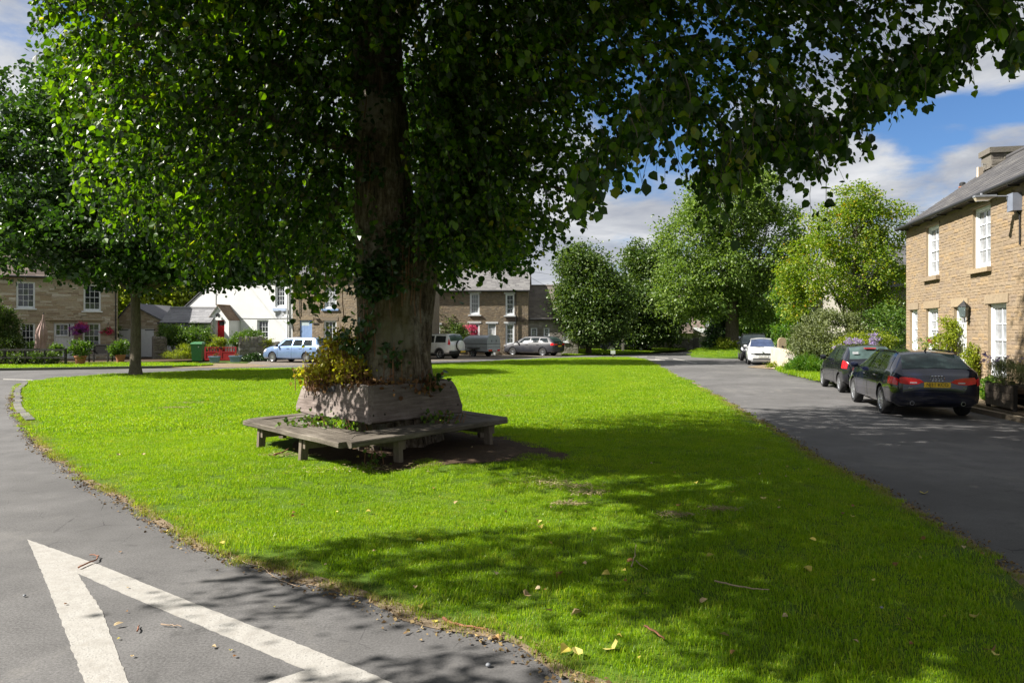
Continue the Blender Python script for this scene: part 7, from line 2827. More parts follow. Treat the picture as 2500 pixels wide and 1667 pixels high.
def black_hatch():
    w = 1.65 / 2
    st = [(-.62, .42, .92, .94, w * .84, w * .80, w * .72), (-.55, .32, .97, 1.03, w * .93, w * .89, w * .77), (-.46, .28, .99, 1.18, w * .97, w * .92, w * .73), (-.22, .24, 1.0, 1.36, w * .99, w * .93, w * .69), (.0, .22, .99, 1.43, w, w * .94, w * .68),
          (.9, .2, .97, 1.455, w, w * .94, w * .68), (1.5, .2, .95, 1.42, w, w * .94, w * .67), (1.8, .2, .94, 1.32, w, w * .93, w * .69), (2.35, .2, .92, .94, w * .99, w * .91, w * .8), (2.6, .21, .88, .905, w * .97, w * .88, w * .78),
          (3.0, .22, .78, .80, w * .93, w * .82, w * .7), (3.18, .24, .62, .635, w * .8, w * .7, w * .58)]
    col = paint('black_paint', (0.008, 0.009, 0.014), 0.2, 0.18)
    f = lambda a, k: (lambda v: a + k * (v - 4.1))

    def ex(root, bd, W):
        MB().box(-.66, -.64, -.22, .22, 1.0, 1.012).build('boot_seam', M_TRIM, root)
        MB().box(-.40, -.30, -.16, .16, 1.365, 1.385).build('brake_light', M_REDLENS, root)
        font_text('model_badge', 'POLO', .06, M_CHROME, root, (-.655, .36, .90), (math.pi / 2, 0, -math.pi / 2), .003)
        MB().box(-.50, -.485, .36, .52, 1.20, 1.27).build('window_sticker', M_CLEAR, root)
        MB().box(-.70, -.62, -.70, .70, .40, .58).build('rear_bumper', col, root)
    return car('hatchback', 'small black hatchback parked just ahead of the navy estate car', 'car', st, 2.46, .29, col, G(2055.4, 957.9), Vector((.20, .98, 0)), .62,
               windows=[(f(-.16, .16), f(.62, .02), 4.12, 4.88), (f(.72, .02), f(1.96, -.5), 4.12, 4.88)], rear=(-.54, -.14, .92), front=(1.62, 2.28, .92), lamps=[(-.615, -.38, 3.35, 4.02, M_REDLENS)], plates=[('', -.655, .72, 0, M_YPLATE, True)],
               spokes=9, tw=.18, door_x=[(.68, 1.6, 4.0), (1.95, 1.6, 4.0)], handles=[(.9, 0)], mirror=(1.85, 4.12, col), extras=ex)


black_hatch()


def blue_estate():
    st = estate_st(.98, 2.675, .98, 1.76, 1.50, zs=.97, hood=.90, roof_w=.585, tailrise=.5)
    col = paint('ice_blue_paint', (0.19, 0.285, 0.48), 0.5, 0.25)
    f = lambda a, k: (lambda v: a + k * (v - 4.1))

    def ex(root, bd, W):
        MB().box(-1.02, -1.0, -.45, .45, .93, .955).build('boot_trim', M_CHROME, root)
        MB().bar((-.15, 0, 1.50), (-.20, 0, 1.68), .012, .012).build('aerial', M_TRIM, root)
        MB().bar((-.86, -.02, 1.03), (-.87, -.40, 1.06), .025, .02).build('wiper', M_TRIM, root)
        MB().bar((-.60, -.55, 1.47), (-.60, .55, 1.47), .12, .02).build('spoiler', col, root)
    hd = Vector((-math.cos(math.radians(27)), math.sin(math.radians(27)), 0))
    rear_y = 43.6
    return car('estate_car', 'ice blue estate car parked outside the blue front door', 'car', st, 2.675, .31, col, (((749.7 - CX) / F * rear_y), rear_y), hd, .98,
               windows=[(f(-.42, .12), f(.30, .02), 4.12, 4.86), (f(.38, .03), f(1.10, .0), 4.12, 4.9), (f(1.18, .0), f(2.30, -.62), 4.12, 4.9)], rear=(-.88, -.46, .9), front=(1.86, 2.52, .92),
               lamps=[(-.97, -.78, 3.55, 4.75, M_CLEAR)], heads=[(3.2, 3.55, 3.4, 3.9)], plates=[('', -1.01, .72, 0, M_YPLATE, True)], spokes=13, skirt=M_CHROME if False else None,
               door_x=[(1.14, 1.6, 4.0), (2.25, 1.6, 4.0), (.2, 3.0, 4.0)], handles=[(.46, 0), (1.42, 0)], mirror=(2.2, 4.12, M_TRIM), extras=ex)


blue_estate()


def silver_suv():
    w = 1.78 / 2
    st = [(-.88, .52, 1.02, 1.05, w * .88, w * .86, w * .80), (-.83, .42, 1.04, 1.12, w * .94, w * .91, w * .80), (-.74, .38, 1.06, 1.42, w * .98, w * .93, w * .77), (-.62, .36, 1.06, 1.62, w * .99, w * .94, w * .75), (-.45, .35, 1.06, 1.68, w, w * .945, w * .74),
          (.9, .34, 1.04, 1.70, w, w * .945, w * .74), (1.5, .34, 1.03, 1.66, w, w * .945, w * .74), (1.75, .34, 1.02, 1.55, w, w * .94, w * .76), (2.3, .34, 1.0, 1.06, w * .99, w * .92, w * .82), (2.6, .35, .97, 1.0, w * .98, w * .9, w * .8),
          (3.2, .36, .88, .90, w * .94, w * .84, w * .74), (3.4, .38, .74, .76, w * .84, w * .76, w * .66)]
    col = paint('silver_paint', (0.72, 0.73, 0.75), 0.1, 0.28)
    f = lambda a, k: (lambda v: a + k * (v - 4.1))

    def ex(root, bd, W):
        t = MB().lathe([(0, 0), (.30, 0), (.34, -.02), (.355, -.08), (.355, -.2), (.33, -.22), (0, -.22)], 26, M=Matrix.Translation((-.90, -.12, .92)) @ Matrix.Rotation(-math.pi / 2, 4, 'Y') @ Matrix.Translation((0, 0, .22)))
        sp = t.build('spare_wheel', col, root, smooth=40)
        MB().lathe([(.345, 0), (.362, -.03), (.362, -.14), (.345, -.16)], 26, M=Matrix.Translation((-.90, -.12, .92)) @ Matrix.Rotation(-math.pi / 2, 4, 'Y') @ Matrix.Translation((0, 0, .14))).build('spare_tyre', M_TYRE, sp, smooth=40)
        MB().box(-.96, -.80, -.82, .82, .38, .56).build('rear_bumper', M_TRIM, root)
        for s in (1, -1):
            for ax in (0.0, 2.62):
                pts = [(ax + .40 * math.cos(a), s * (W + .004), .355 + .40 * math.sin(a)) for a in np.linspace(-.1, math.pi + .1, 18)]
                MB().tube(pts, .04, 6).build('arch_trim', plain('grey_trim', (.12, .12, .125), .6), root, smooth=50)
    hd = Vector((-math.cos(math.radians(35)), math.sin(math.radians(35)), 0))
    return car('suv', 'silver four wheel drive with a covered spare wheel on its tailgate', 'car', st, 2.62, .345, col, G(1075.5, 876.8), hd, .88,
               windows=[(f(-.50, .08), f(.42, .02), 4.12, 4.88), (f(.54, .02), f(1.16, .0), 4.12, 4.9), (f(1.24, .0), f(2.1, -.4), 4.12, 4.9)], rear=(-.80, -.60, .93), front=(1.62, 2.26, .92), lamps=[(-.86, -.70, 3.75, 4.8, M_REDLENS)],
               plates=[('', -.965, .50, -.45, M_YPLATE, True)], spokes=6, tw=.22, door_x=[(1.2, 1.6, 4.0), (2.1, 1.6, 4.0), (.3, 2.8, 4.0)], handles=[(.5, 0), (1.4, 0)], mirror=(2.0, 4.15, col), rails=(-.4, 1.5, M_TRIM), extras=ex)


silver_suv()


def grey_estate():
    st = estate_st(.98, 2.70, .97, 1.81, 1.48, zs=.98, hood=.88, roof_w=.60, tailrise=.62)
    col = paint('graphite_paint', (0.016, 0.017, 0.024), 0.0, 0.42)
    f = lambda a, k: (lambda v: a + k * (v - 4.1))
    hd = Vector((-math.cos(math.radians(33)), math.sin(math.radians(33)), 0))

    def ex(root, bd, W):
        MB().bar((-.72, -.56, 1.44), (-.72, .56, 1.44), .16, .025).build('spoiler', col, root)
        for s in (1, -1):
            MB().box(-1.02, -.98, s * .36, s * .70, .84, .93).build('tail_light', M_REDLENS, root)
        MB().lathe([(0, 0), (.05, .01), (.055, -.01)], 12, M=Matrix.Translation((-1.005, 0, .98)) @ Matrix.Rotation(-math.pi / 2, 4, 'Y')).build('emblem', M_CHROME, root)
    return car('estate_car', 'graphite grey estate car parked by the slate roofed wing', 'car', st, 2.70, .32, col, G(1326, 869.3), hd, .98,
               windows=[(f(-.5, .3), f(.30, .02), 4.12, 4.84), (f(.38, .02), f(1.12, .0), 4.12, 4.9), (f(1.2, .0), f(2.28, -.6), 4.12, 4.9)], rear=(-.84, -.36, .9), front=(1.9, 2.56, .92), lamps=[(-.97, -.70, 3.5, 3.95, M_REDLENS)],
               plates=[('', -1.012, .76, 0, M_YPLATE, True)], spokes=10, door_x=[(1.16, 1.6, 4.0), (2.25, 1.6, 4.0), (.2, 2.9, 4.0)], handles=[(.46, 0), (1.42, 0)], mirror=(2.2, 4.12, col), rails=(-.3, 1.6, M_CHROME), extras=ex)


grey_estate()


def white_hatch():
    w = 1.645 / 2
    st = [(-.62, .42, .95, .97, w * .85, w * .8, w * .72), (-.54, .32, .99, 1.08, w * .94, w * .89, w * .76), (-.40, .26, 1.0, 1.25, w * .98, w * .93, w * .71), (-.12, .22, 1.0, 1.42, w, w * .94, w * .69), (.4, .2, .99, 1.48, w, w * .94, w * .69),
          (1.0, .2, .97, 1.478, w, w * .94, w * .69), (1.5, .2, .96, 1.43, w, w * .94, w * .69), (1.75, .2, .95, 1.34, w, w * .93, w * .71), (2.30, .2, .95, .98, w * .99, w * .91, w * .82), (2.55, .2, .91, .94, w * .985, w * .90, w * .80),
          (2.86, .2, .80, .83, w * .94, w * .84, w * .72), (2.98, .2, .68, .70, w * .88, w * .78, w * .66), (3.04, .23, .52, .53, w * .78, w * .70, w * .6)]
    col = paint('white_car_paint', (0.58, 0.59, 0.60), 0.0, 0.3)
    f = lambda a, k: (lambda v: a + k * (v - 4.1))

    def ex(root, bd, W):
        xf = 3.075
        MB().box(xf - .03, xf + .004, -.42, .42, .60, .66).build('grille', M_TRIM, root)
        MB().box(xf - .03, xf + .006, -.44, .44, .66, .672).build('grille_chrome', M_CHROME, root)
        MB().box(xf - .03, xf + .004, -.52, .52, .29, .37).build('lower_grille', M_TRIM, root)
        MB().disc((xf - .06, 0, .73), .045, (1, 0, .4), 12).build('emblem', M_CHROME, root)
        for s in (1, -1):
            prof = [(.44, .63), (.44, .69), (.62, .76), (.72, .80), (.74, .72), (.66, .63)]
            vs = [(xf - .10 * (y - .40), s * y, z) for y, z in prof] + [(xf - .1 - .10 * (y - .40), s * y, z) for y, z in prof]
            n = len(prof)
            fs = [tuple(range(n)), tuple(reversed(range(n, 2 * n)))] + [(i, n + i, n + (i + 1) % n, (i + 1) % n) for i in range(n)]
            MB().add(vs, fs).build('headlight', M_CLEAR, root)
        for s in (1, -1):
            MB().bar((2.32, s * .1, 1.0), (2.20, s * .1 - .45, 1.03), .02, .02).build('wiper', M_TRIM, root)
    hd = Vector((-.27, -.963, 0))
    c = G(1861, 890.5)
    left = Vector((-hd.y, hd.x, 0))
    rearc = Vector((c.x, c.y, 0)) - hd * 2.42 + left * (w - .11)
    return car('hatchback', 'white hatchback facing the camera beside the low garden wall', 'car', st, 2.42, .285, col, rearc, hd, .62,
               windows=[(f(-.3, .25), f(.55, .02), 4.12, 4.88), (f(.64, .02), f(1.92, -.5), 4.12, 4.88)], rear=(-.52, -.16, .9), front=(1.56, 2.24, .93), heads=[(2.72, 2.98, 3.5, 3.95)], plates=[('PX62 UEM', 3.085, .48, 0, M_WPLATE, False)], spokes=8, tw=.18,
               door_x=[(.6, 1.6, 4), (1.9, 1.6, 4)], mirror=(1.85, 4.12, col), extras=ex, gm=plain('bright_car_glass', (.035, .05, .10), .05, spec=.45, var=.5, scale=2))


white_hatch()


def far_cars():
    w = 1.85 / 2
    st = [(-.9, .5, 1.0, 1.05, w * .86, w * .84, w * .76), (-.8, .4, 1.05, 1.3, w * .96, w * .91, w * .74), (-.6, .36, 1.06, 1.66, w * .99, w * .94, w * .72), (.5, .34, 1.05, 1.74, w, w * .94, w * .72), (1.4, .34, 1.04, 1.70, w, w * .94, w * .72),
          (1.7, .34, 1.03, 1.58, w, w * .94, w * .74), (2.3, .34, 1.02, 1.08, w * .99, w * .92, w * .82), (2.7, .35, .98, 1.02, w * .98, w * .9, w * .8), (3.3, .36, .88, .91, w * .93, w * .84, w * .74), (3.5, .38, .72, .74, w * .83, w * .76, w * .66)]
    hd = Vector((-.25, -.968, 0))
    f = lambda a, k: (lambda v: a + k * (v - 4.1))
    c = Vector((15.35, 46.6, 0))
    left = Vector((-hd.y, hd.x, 0))
    col = paint('dark_suv_paint', (0.010, 0.011, 0.016), .3, .2)
    car('suv', 'dark tall car parked right behind the white hatchback', 'car', st, 2.7, .35, col, c - hd * 2.7 + left * (w - .11), hd, .9, windows=[(f(-.4, .1), f(1.1, .02), 4.12, 4.9), (f(1.2, .0), f(2.1, -.4), 4.12, 4.9)], front=(1.6, 2.26, .92), rear=(-.8, -.6, .9),
        spokes=7, mirror=(2.0, 4.15, col), rails=(-.3, 1.4, M_TRIM), heads=[(3.1, 3.42, 3.4, 3.9)])
    st2 = estate_st(.9, 2.6, .9, 1.78, 1.46, hood=.84, roof_w=.58)
    c = G(1826, 868)
    car('hatchback', 'silver car mostly hidden behind the dark tall car', 'car', st2, 2.6, .31, paint('silver_paint', (0.55, 0.57, 0.60), 0.6, 0.28), Vector((c.x, c.y, 0)) - hd * 2.6 - left * .0, hd, .9,
        windows=[(f(-.4, .2), f(1.1, .02), 4.12, 4.9), (f(1.2, .0), f(2.1, -.5), 4.12, 4.9)], front=(1.86, 2.46, .92), rear=(-.8, -.42, .9), heads=[(3.0, 3.35, 3.4, 3.9)], mirror=(2.1, 4.12, M_TRIM))


far_cars()


def trailer():
    p = G(1140, 871)
    ang = math.radians(180 - 38)
    root = thing('box_trailer', 'small grey hard topped box trailer parked between the silver car and the white front door', 'trailer', (p.x + 1.0, p.y + .55, 0), ang)
    Lt, Wt = 2.5, 1.5
    m = plain('trailer_grey', (0.46, 0.49, 0.52), .5, .2)
    m2 = plain('trailer_lid', (0.40, 0.43, 0.47), .4, .2)
    MB().box(-Lt / 2, Lt / 2, -Wt / 2, Wt / 2, .42, .95).build('box', m, root)
    prof = []
    for a in np.linspace(0, math.pi, 15):
        prof.append((Wt / 2 * math.copysign(abs(math.cos(a)) ** .5, math.cos(a)), .97 + .62 * abs(math.sin(a)) ** .55))
    vs, fs = [], []
    xs = [-Lt / 2, -Lt / 2 + .02, Lt / 2 - .5, Lt / 2 - .18, Lt / 2]
    sc = [1, 1, 1, .8, .35]
    for x, s in zip(xs, sc):
        vs += [(x, y, .97 + (z - .97) * s) for y, z in prof]
    n = len(prof)
    for i in range(len(xs) - 1):
        for j in range(n - 1):
            fs.append((i * n + j, i * n + j + 1, (i + 1) * n + j + 1, (i + 1) * n + j))
    fs += [tuple(reversed(range(n))), tuple(4 * n + j for j in range(n)), tuple(i * n for i in range(5)) + tuple(i * n + n - 1 for i in reversed(range(5)))]
    MB().add(vs, fs).build('lid', m2, root, smooth=40)
    MB().box(-Lt / 2 - .01, Lt / 2 + .01, -Wt / 2 - .012, Wt / 2 + .012, .945, .975).box(-Lt / 2 - .01, Lt / 2 + .01, -Wt / 2 - .008, Wt / 2 + .008, .70, .715).build('trim', M_TRIM, root)
    MB().box(-Lt / 2 - .04, -Lt / 2 - .005, -.7, .7, .42, .56).build('light_board', plain('light_board', (.5, .5, .5), .5), root)
    for s in (1, -1):
        MB().box(-Lt / 2 - .055, -Lt / 2 - .04, s * .42 - .18 if s > 0 else -.66, s * .42 + .24 if s > 0 else -.36, .43, .55).build('tail_light', M_REDLENS, root)
        MB().bar((-Lt / 2 - .02, s * .25, 1.1), (-Lt / 2 - .02, s * .25, 1.25), .03, .03).build('latch', M_TRIM, root)
    MB().box(-.55, .55, -Wt / 2 - .2, -Wt / 2, .62, .66).box(-.55, .55, Wt / 2, Wt / 2 + .2, .62, .66).build('mudguard', M_TRIM, root)
    tm, rm, dm = wheel_meshes(.28, .16, 5, M_RIM)
    for s in (1, -1):
        w = obj_of('wheel', tm, root, (0, s * (Wt / 2 + .1), .28))
        w.rotation_euler = (math.pi / 2 * (-s), 0, 0)
        obj_of('rim', rm, w)
        obj_of('hub', dm, w)
    MB().bar((Lt / 2, 0, .42), (Lt / 2 + 1.0, 0, .42), .08, .08).box(-Lt / 2 + .2, Lt / 2, -.5, .5, .34, .42).build('drawbar', M_TRIM, root)


trailer()
# ------------------------------------------------------------------ garden things along the houses
M_TERRA = plain('terracotta', (0.36, 0.15, 0.075), 0.85, var=.2)
M_BINGREEN = plain('bin_green', (0.035, 0.16, 0.055), 0.5)
M_POTBLUE = plain('glazed_blue', (0.16, 0.24, 0.34), 0.35)
M_GATE = plain('gate_red', (0.34, 0.010, 0.014), 0.5)
M_DARKWOOD = plain('dark_stained_wood', (0.018, 0.016, 0.014), 0.7, bump=.3)


def W(fc, s, y, z=0.0):
    a = fc.a
    n = Vector((-a.y, a.x, 0))
    return Vector((fc.O.x, fc.O.y, fc.z0)) + a * s + n * y + Vector((0, 0, z))


def wheelie_bin(label, p, rz, s=1.0, m=None):
    b = thing('wheelie_bin', label, 'bin', p, rz, 'green wheelie bins')
    m = m or M_BINGREEN
    vs = [(-.24 * s, -.26 * s, .08), (.24 * s, -.26 * s, .08), (.24 * s, .22 * s, .08), (-.24 * s, .22 * s, .08), (-.29 * s, -.33 * s, .98 * s), (.29 * s, -.33 * s, .98 * s), (.29 * s, .34 * s, .98 * s), (-.29 * s, .34 * s, .98 * s)]
    MB().add(vs, [(0, 3, 2, 1), (4, 5, 6, 7), (0, 1, 5, 4), (1, 2, 6, 5), (2, 3, 7, 6), (3, 0, 4, 7)]).box(-.31 * s, .31 * s, -.35 * s, .36 * s, .93 * s, .985 * s).build('body', m, b, smooth=20)
    lid = [(-.32 * s, -.38 * s, .99 * s), (.32 * s, -.38 * s, .99 * s), (.32 * s, .38 * s, 1.02 * s), (-.32 * s, .38 * s, 1.02 * s), (-.27 * s, -.30 * s, 1.06 * s), (.27 * s, -.30 * s, 1.06 * s), (.27 * s, .34 * s, 1.10 * s), (-.27 * s, .34 * s, 1.10 * s)]
    MB().add(lid, [(0, 3, 2, 1), (4, 5, 6, 7), (0, 1, 5, 4), (1, 2, 6, 5), (2, 3, 7, 6), (3, 0, 4, 7)]).build('lid', m, b)
    MB().tube([(-.26 * s, .42 * s, .98 * s), (.26 * s, .42 * s, .98 * s)], .02, 8).build('handle', m, b)
    for x in (-.25, .25):
        MB().cyl((x * s - .03, .26 * s, .10), (x * s + .03, .26 * s, .10), .10, n=14).build('wheel', M_TYRE, b)
    MB().box(.10 * s, .15 * s, -.345 * s, -.34 * s, .80 * s, .86 * s).build('sticker', M_WHITE, b)
    return b


wheelie_bin('green wheelie bin standing left of the red gate', G(483, 883.5), 0.15, 1.12)
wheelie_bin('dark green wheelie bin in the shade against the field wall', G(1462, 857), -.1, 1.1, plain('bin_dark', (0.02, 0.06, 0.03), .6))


def red_gate():
    Y = 46.5
    x0, x1 = P(499.5, 0, Y).x, P(577.5, 0, Y).x
    zt = P(0, 847, Y).z
    g = thing('garden_gate', 'red painted wooden double gate in front of the white house', 'gate', (x0, Y, 0))
    L = x1 - x0
    zb, zm = 0.06, zt * 0.64
    for h0, h1 in ((0, L / 2 - .01), (L / 2 + .01, L)):
        f = MB()
        f.box(h0, h0 + .09, -.03, .03, zb, zt + .02).box(h1 - .09, h1, -.03, .03, zb, zt + .02)
        f.box(h0 + .09, h1 - .09, -.028, .028, zt - .06, zt - .0).box(h0 + .09, h1 - .09, -.028, .028, zm - .04, zm + .04).box(h0 + .09, h1 - .09, -.028, .028, zb, zb + .1)
        f.build('gate_frame', M_GATE, g)
        n = 7
        w = (h1 - h0 - .18) / n
        for k in range(n):
            xa = h0 + .09 + k * w
            MB().box(xa + .003, xa + w - .003, -.018, .018, zb + .1, zm - .04).build('gate_board', M_GATE, g)
        for k in range(1, 5):
            xa = h0 + .09 + (h1 - h0 - .18) * k / 5
            MB().box(xa - .03, xa + .03, -.016, .016, zm + .04, zt - .06).build('baluster', M_GATE, g)
    MB().box(L / 2 - .09, L / 2 + .09, -.06, -.032, zm + .25, zm + .33).build('latch', M_BLACK, g)
    return g


red_gate()


def rubble_wall(name, label, A, B, h, th, m, seed, cope=None, sw=(.2, .45), sh=(.1, .2), singles=0, hend=None):
    """dry stone wall between two ground points, both faces laid stone by stone"""
    A, B = Vector(A), Vector(B)
    L = (B - A).length
    rz = math.atan2(B.y - A.y, B.x - A.x)
    root = thing(name, label, 'wall', (A.x, A.y, 0), rz)
    hend = hend or h
    core = MB()
    vs = [(0, 0, -.2), (L, 0, -.2), (L, th, -.2), (0, th, -.2), (0, 0, h - .05), (L, 0, hend - .05), (L, th, hend - .05), (0, th, h - .05)]
    core.add(vs, [(0, 3, 2, 1), (4, 5, 6, 7), (0, 1, 5, 4), (1, 2, 6, 5), (2, 3, 7, 6), (3, 0, 4, 7)])
    core.build('core', M_WALLST, root)
    tp = lambda x: h + (hend - h) * x / L + .02
    st = [(x, z, w, hh, d * 2.2) for x, z, w, hh, d in lay_courses(0, L, 0, max(h, hend), [], sh, sw, seed, gap=.015, top=tp)]
    put_stones(root, st, m, singles)
    r = random.Random(seed)
    if cope:
        x = 0
        k = 0
        while x < L - .1:
            w = r.uniform(*cope[0])
            hh = r.uniform(*cope[1])
            z = h + (hend - h) * x / L - .06
            mb = MB()
            j = lambda: r.uniform(-.03, .03)
            vs = [(x, -.04 + j(), z), (x + w - .01, -.04 + j(), z), (x + w - .01, th + .04 + j(), z), (x, th + .04 + j(), z), (x + .02 + j() * .5, 0 + j(), z + hh + j()), (x + w - .03 + j() * .5, 0 + j(), z + hh + j()), (x + w - .03, th + j(), z + hh + j()), (x + .02, th + j(), z + hh + j())]
            mb.add(vs, [(0, 3, 2, 1), (4, 5, 6, 7), (0, 1, 5, 4), (1, 2, 6, 5), (2, 3, 7, 6), (3, 0, 4, 7)])
            mb.build('coping_stone', m, root)
            x += w
    return root


# rough garden wall between the red gate and the blue car, then on behind the car
rubble_wall('garden_wall', 'chunky rubble garden wall with rough upright copings right of the red gate', P(583, 0, 47.0).xy.to_3d(), P(652, 0, 47.6).xy.to_3d(), 1.22, .45, M_GREYST, 5, cope=((.14, .3), (.25, .42)), singles=60, sh=(.14, .28))
rubble_wall('garden_wall', 'low rough stone wall behind the ice blue estate car', P(652, 0, 49.2).xy.to_3d(), P(760, 0, 49.6).xy.to_3d(), 0.95, .4, M_GREYST, 6, cope=((.16, .32), (.2, .34)), singles=40)
rubble_wall('gate_pier', 'squat stone pier at the left end of the red gate', P(484, 0, 48.2).xy.to_3d(), P(497, 0, 48.2).xy.to_3d(), 1.2, .4, M_GREYST, 7, cope=((.3, .4), (.1, .2)), singles=12)
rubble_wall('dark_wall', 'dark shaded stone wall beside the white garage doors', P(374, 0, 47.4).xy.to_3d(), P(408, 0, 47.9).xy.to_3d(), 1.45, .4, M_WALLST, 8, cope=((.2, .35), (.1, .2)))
# the long field wall under the trees
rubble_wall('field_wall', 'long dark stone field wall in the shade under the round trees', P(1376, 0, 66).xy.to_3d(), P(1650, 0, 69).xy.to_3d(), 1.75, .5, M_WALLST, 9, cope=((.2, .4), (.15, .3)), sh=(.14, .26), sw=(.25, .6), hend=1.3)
rubble_wall('field_wall', 'sunlit stone wall in front of the far cottage', P(1640, 0, 68.5).xy.to_3d(), P(1708, 0, 68).xy.to_3d(), 1.35, .5, M_GREYST, 10, cope=((.2, .4), (.12, .25)), sh=(.14, .26), sw=(.25, .6), hend=1.0)
rubble_wall('wall_pier', 'square stone wall end beside the lane below the far cottage', P(1706, 0, 66).xy.to_3d(), P(1731, 0, 66.3).xy.to_3d(), 1.35, 1.0, M_GREYST, 11, sh=(.14, .26), sw=(.25, .5))

# low rendered wall and arched gatepost by the white hatchback
pw = thing('low_wall', 'low cream rendered wall running from the gatepost beside the white hatchback', 'wall', (0, 0, 0))
a, b = P(1890, 0, 37.6), P(1958, 0, 32.2)
mb = MB()
dd = Vector((b.x - a.x, b.y - a.y, 0)).normalized()
nn = Vector((dd.y, -dd.x, 0))
N = 14
vs = []
for i in range(N + 1):
    p = Vector((a.x, a.y, 0)).lerp(Vector((b.x, b.y, 0)), i / N) - nn * .1 * math.sin(i / N * 3.1)
    zt_ = 1.02 - .28 * (i / N) ** 2 + .02 * noise.noise(Vector((i * .7, 1, 2)))
    vs += [(p.x + nn.x * .18, p.y + nn.y * .18, -.1), (p.x - nn.x * .18, p.y - nn.y * .18, -.1), (p.x - nn.x * .16, p.y - nn.y * .16, zt_), (p.x, p.y, zt_ + .05), (p.x + nn.x * .16, p.y + nn.y * .16, zt_)]
fs = []
for i in range(N):
    for k in range(5):
        k2 = (k + 1) % 5
        fs.append((i * 5 + k, i * 5 + k2, i * 5 + 5 + k2, i * 5 + 5 + k))
fs += [tuple(range(5)), tuple(N * 5 + k for k in reversed(range(5)))]
mb.add(vs, fs)
M_CREAM = soil_like('cream_render', [(0.3, (0.34, 0.28, 0.20)), (0.5, (0.46, 0.40, 0.30)), (0.7, (0.54, 0.48, 0.38))], 2.5, .4)
mb.build('wall_body', M_CREAM, pw, smooth=40)
for i in range(9):
    p = Vector((a.x, a.y, 0)).lerp(Vector((b.x, b.y, 0)), .62 + i * .045)
    MB().add([(x * .16 + p.x + random.uniform(-.05, .05), y * .16 + p.y, z * .1 + .78 - i * .012) for x, y, z in [(-1, -1, -1), (1, -1, -1), (1, 1, -1), (-1, 1, -1), (-.7, -.8, 1), (.7, -.6, 1), (.8, .8, 1), (-.7, .7, 1)]],
             [(0, 3, 2, 1), (4, 5, 6, 7), (0, 1, 5, 4), (1, 2, 6, 5), (2, 3, 7, 6), (3, 0, 4, 7)]).build('stone', M_GREYST, pw)
gp = thing('gatepost', 'tan stone gatepost with a rounded top beside the white hatchback', 'gatepost', P(1909, 0, 38.4).xy.to_3d(), -.2)
pr = [(-.2, 0), (.2, 0), (.2, 1.35)] + [(.2 * math.cos(a_), 1.35 + .22 * math.sin(a_)) for a_ in np.linspace(.2, math.pi - .2, 8)] + [(-.2, 1.35)]
mb = MB()
n = len(pr)
mb.add([(x, -.2, z) for x, z in pr] + [(x, .2, z) for x, z in pr], [tuple(range(n)), tuple(reversed(range(n, 2 * n)))] + [(i, n + i, n + (i + 1) % n, (i + 1) % n)[::-1] for i in range(n)])
mb.build('post', M_DRESS, gp, smooth=30)
MB().add([(-.03, -.21, 1.0), (.05, -.21, 1.05), (.06, -.215, 1.12), (-.02, -.215, 1.16), (-.06, -.21, 1.1)], [(0, 1, 2, 3, 4)]).build('carved_mark', M_BOLT, gp)
MB().box(-.22, .22, .22, .34, 0, 1.25).build('hanging_stile', M_DARKWOOD, gp)


# ------------------------------------------------------------------ the left cottage front garden
fc = FC1
for lab, px, py, Y, rp, n, m_, grp in [('big terracotta pot of grassy green plants in front of the cottage window', 196, 889, 40.4, .30, 30, M_SHRUB, 'pots in front of the cottage'),
                                      ('terracotta pot with a bushy plant between the dark bench and the garage', 294, 885, 42.4, .26, 26, M_SHRUB, 'pots in front of the cottage')]:
    p = P(px, py, Y)
    base = 0.10
    g = thing('plant_pot', lab, 'plant pot', (p.x, p.y, base), group=grp)
    MB().lathe([(0, 0), (rp * .72, 0), (rp, .36), (rp * 1.08, .37), (rp * 1.08, .44), (rp * .92, .44), (rp * .9, .38), (0, .38)], 18).build('pot', M_TERRA, g, smooth=40)
    r = np.random.default_rng(int(px))
    C, D = clumps([((0, 0, .85), (.55, .5, .42), n), ((-.3, 0, .7), (.4, .35, .25), 12)], r, 40, .1, .3)
    foliage('leaves', C, D, .11, m_, r, DIAMOND, g, -.4)
for lab, px, py, n, m_ in [('hanging basket of purple and pink flowers left of the right lower cottage window', 198, 803, 34, M_PURPLE), ('smaller hanging basket with pink flowers right of the cottage window', 264, 809, 18, M_PINK)]:
    c = P(px, py, 46.2 if px < 230 else 47.4)
    hb = thing('hanging_basket', lab, 'hanging basket', (c.x, c.y, c.z), group='hanging baskets on the cottage wall')
    k = 1.0 if n > 20 else .62
    MB().lathe([(0, -.30 * k), (.18 * k, -.24 * k), (.3 * k, -.05 * k), (.3 * k, 0)], 14).build('basket', M_DARKWOOD, hb, smooth=50)
    MB().tube([(0, .6, .75 * k + .1), (0, .0, .72 * k + .1)], .015, 5).tube([(0, 0, .72 * k + .1), (.25 * k, 0, 0)], .008, 4).tube([(0, 0, .72 * k + .1), (-.25 * k, 0, 0)], .008, 4).build('bracket', M_BLACK, hb)
    r = np.random.default_rng(n)
    C, D = clumps([((-.12 * k, 0, -.02), (.62 * k, .3, .36 * k), n)], r, 40, .09 * k, .3)
    foliage('flowers', C, D, .075, m_, r, DIAMOND, hb, .2)
    C, D = clumps([((.05, 0, .12 * k), (.42 * k, .26, .3 * k), n // 2)], r, 26, .08 * k, .3)
    foliage('leaves', C, D, .08, M_SHRUB if n < 20 else M_PINK, r, DIAMOND, hb, .2)
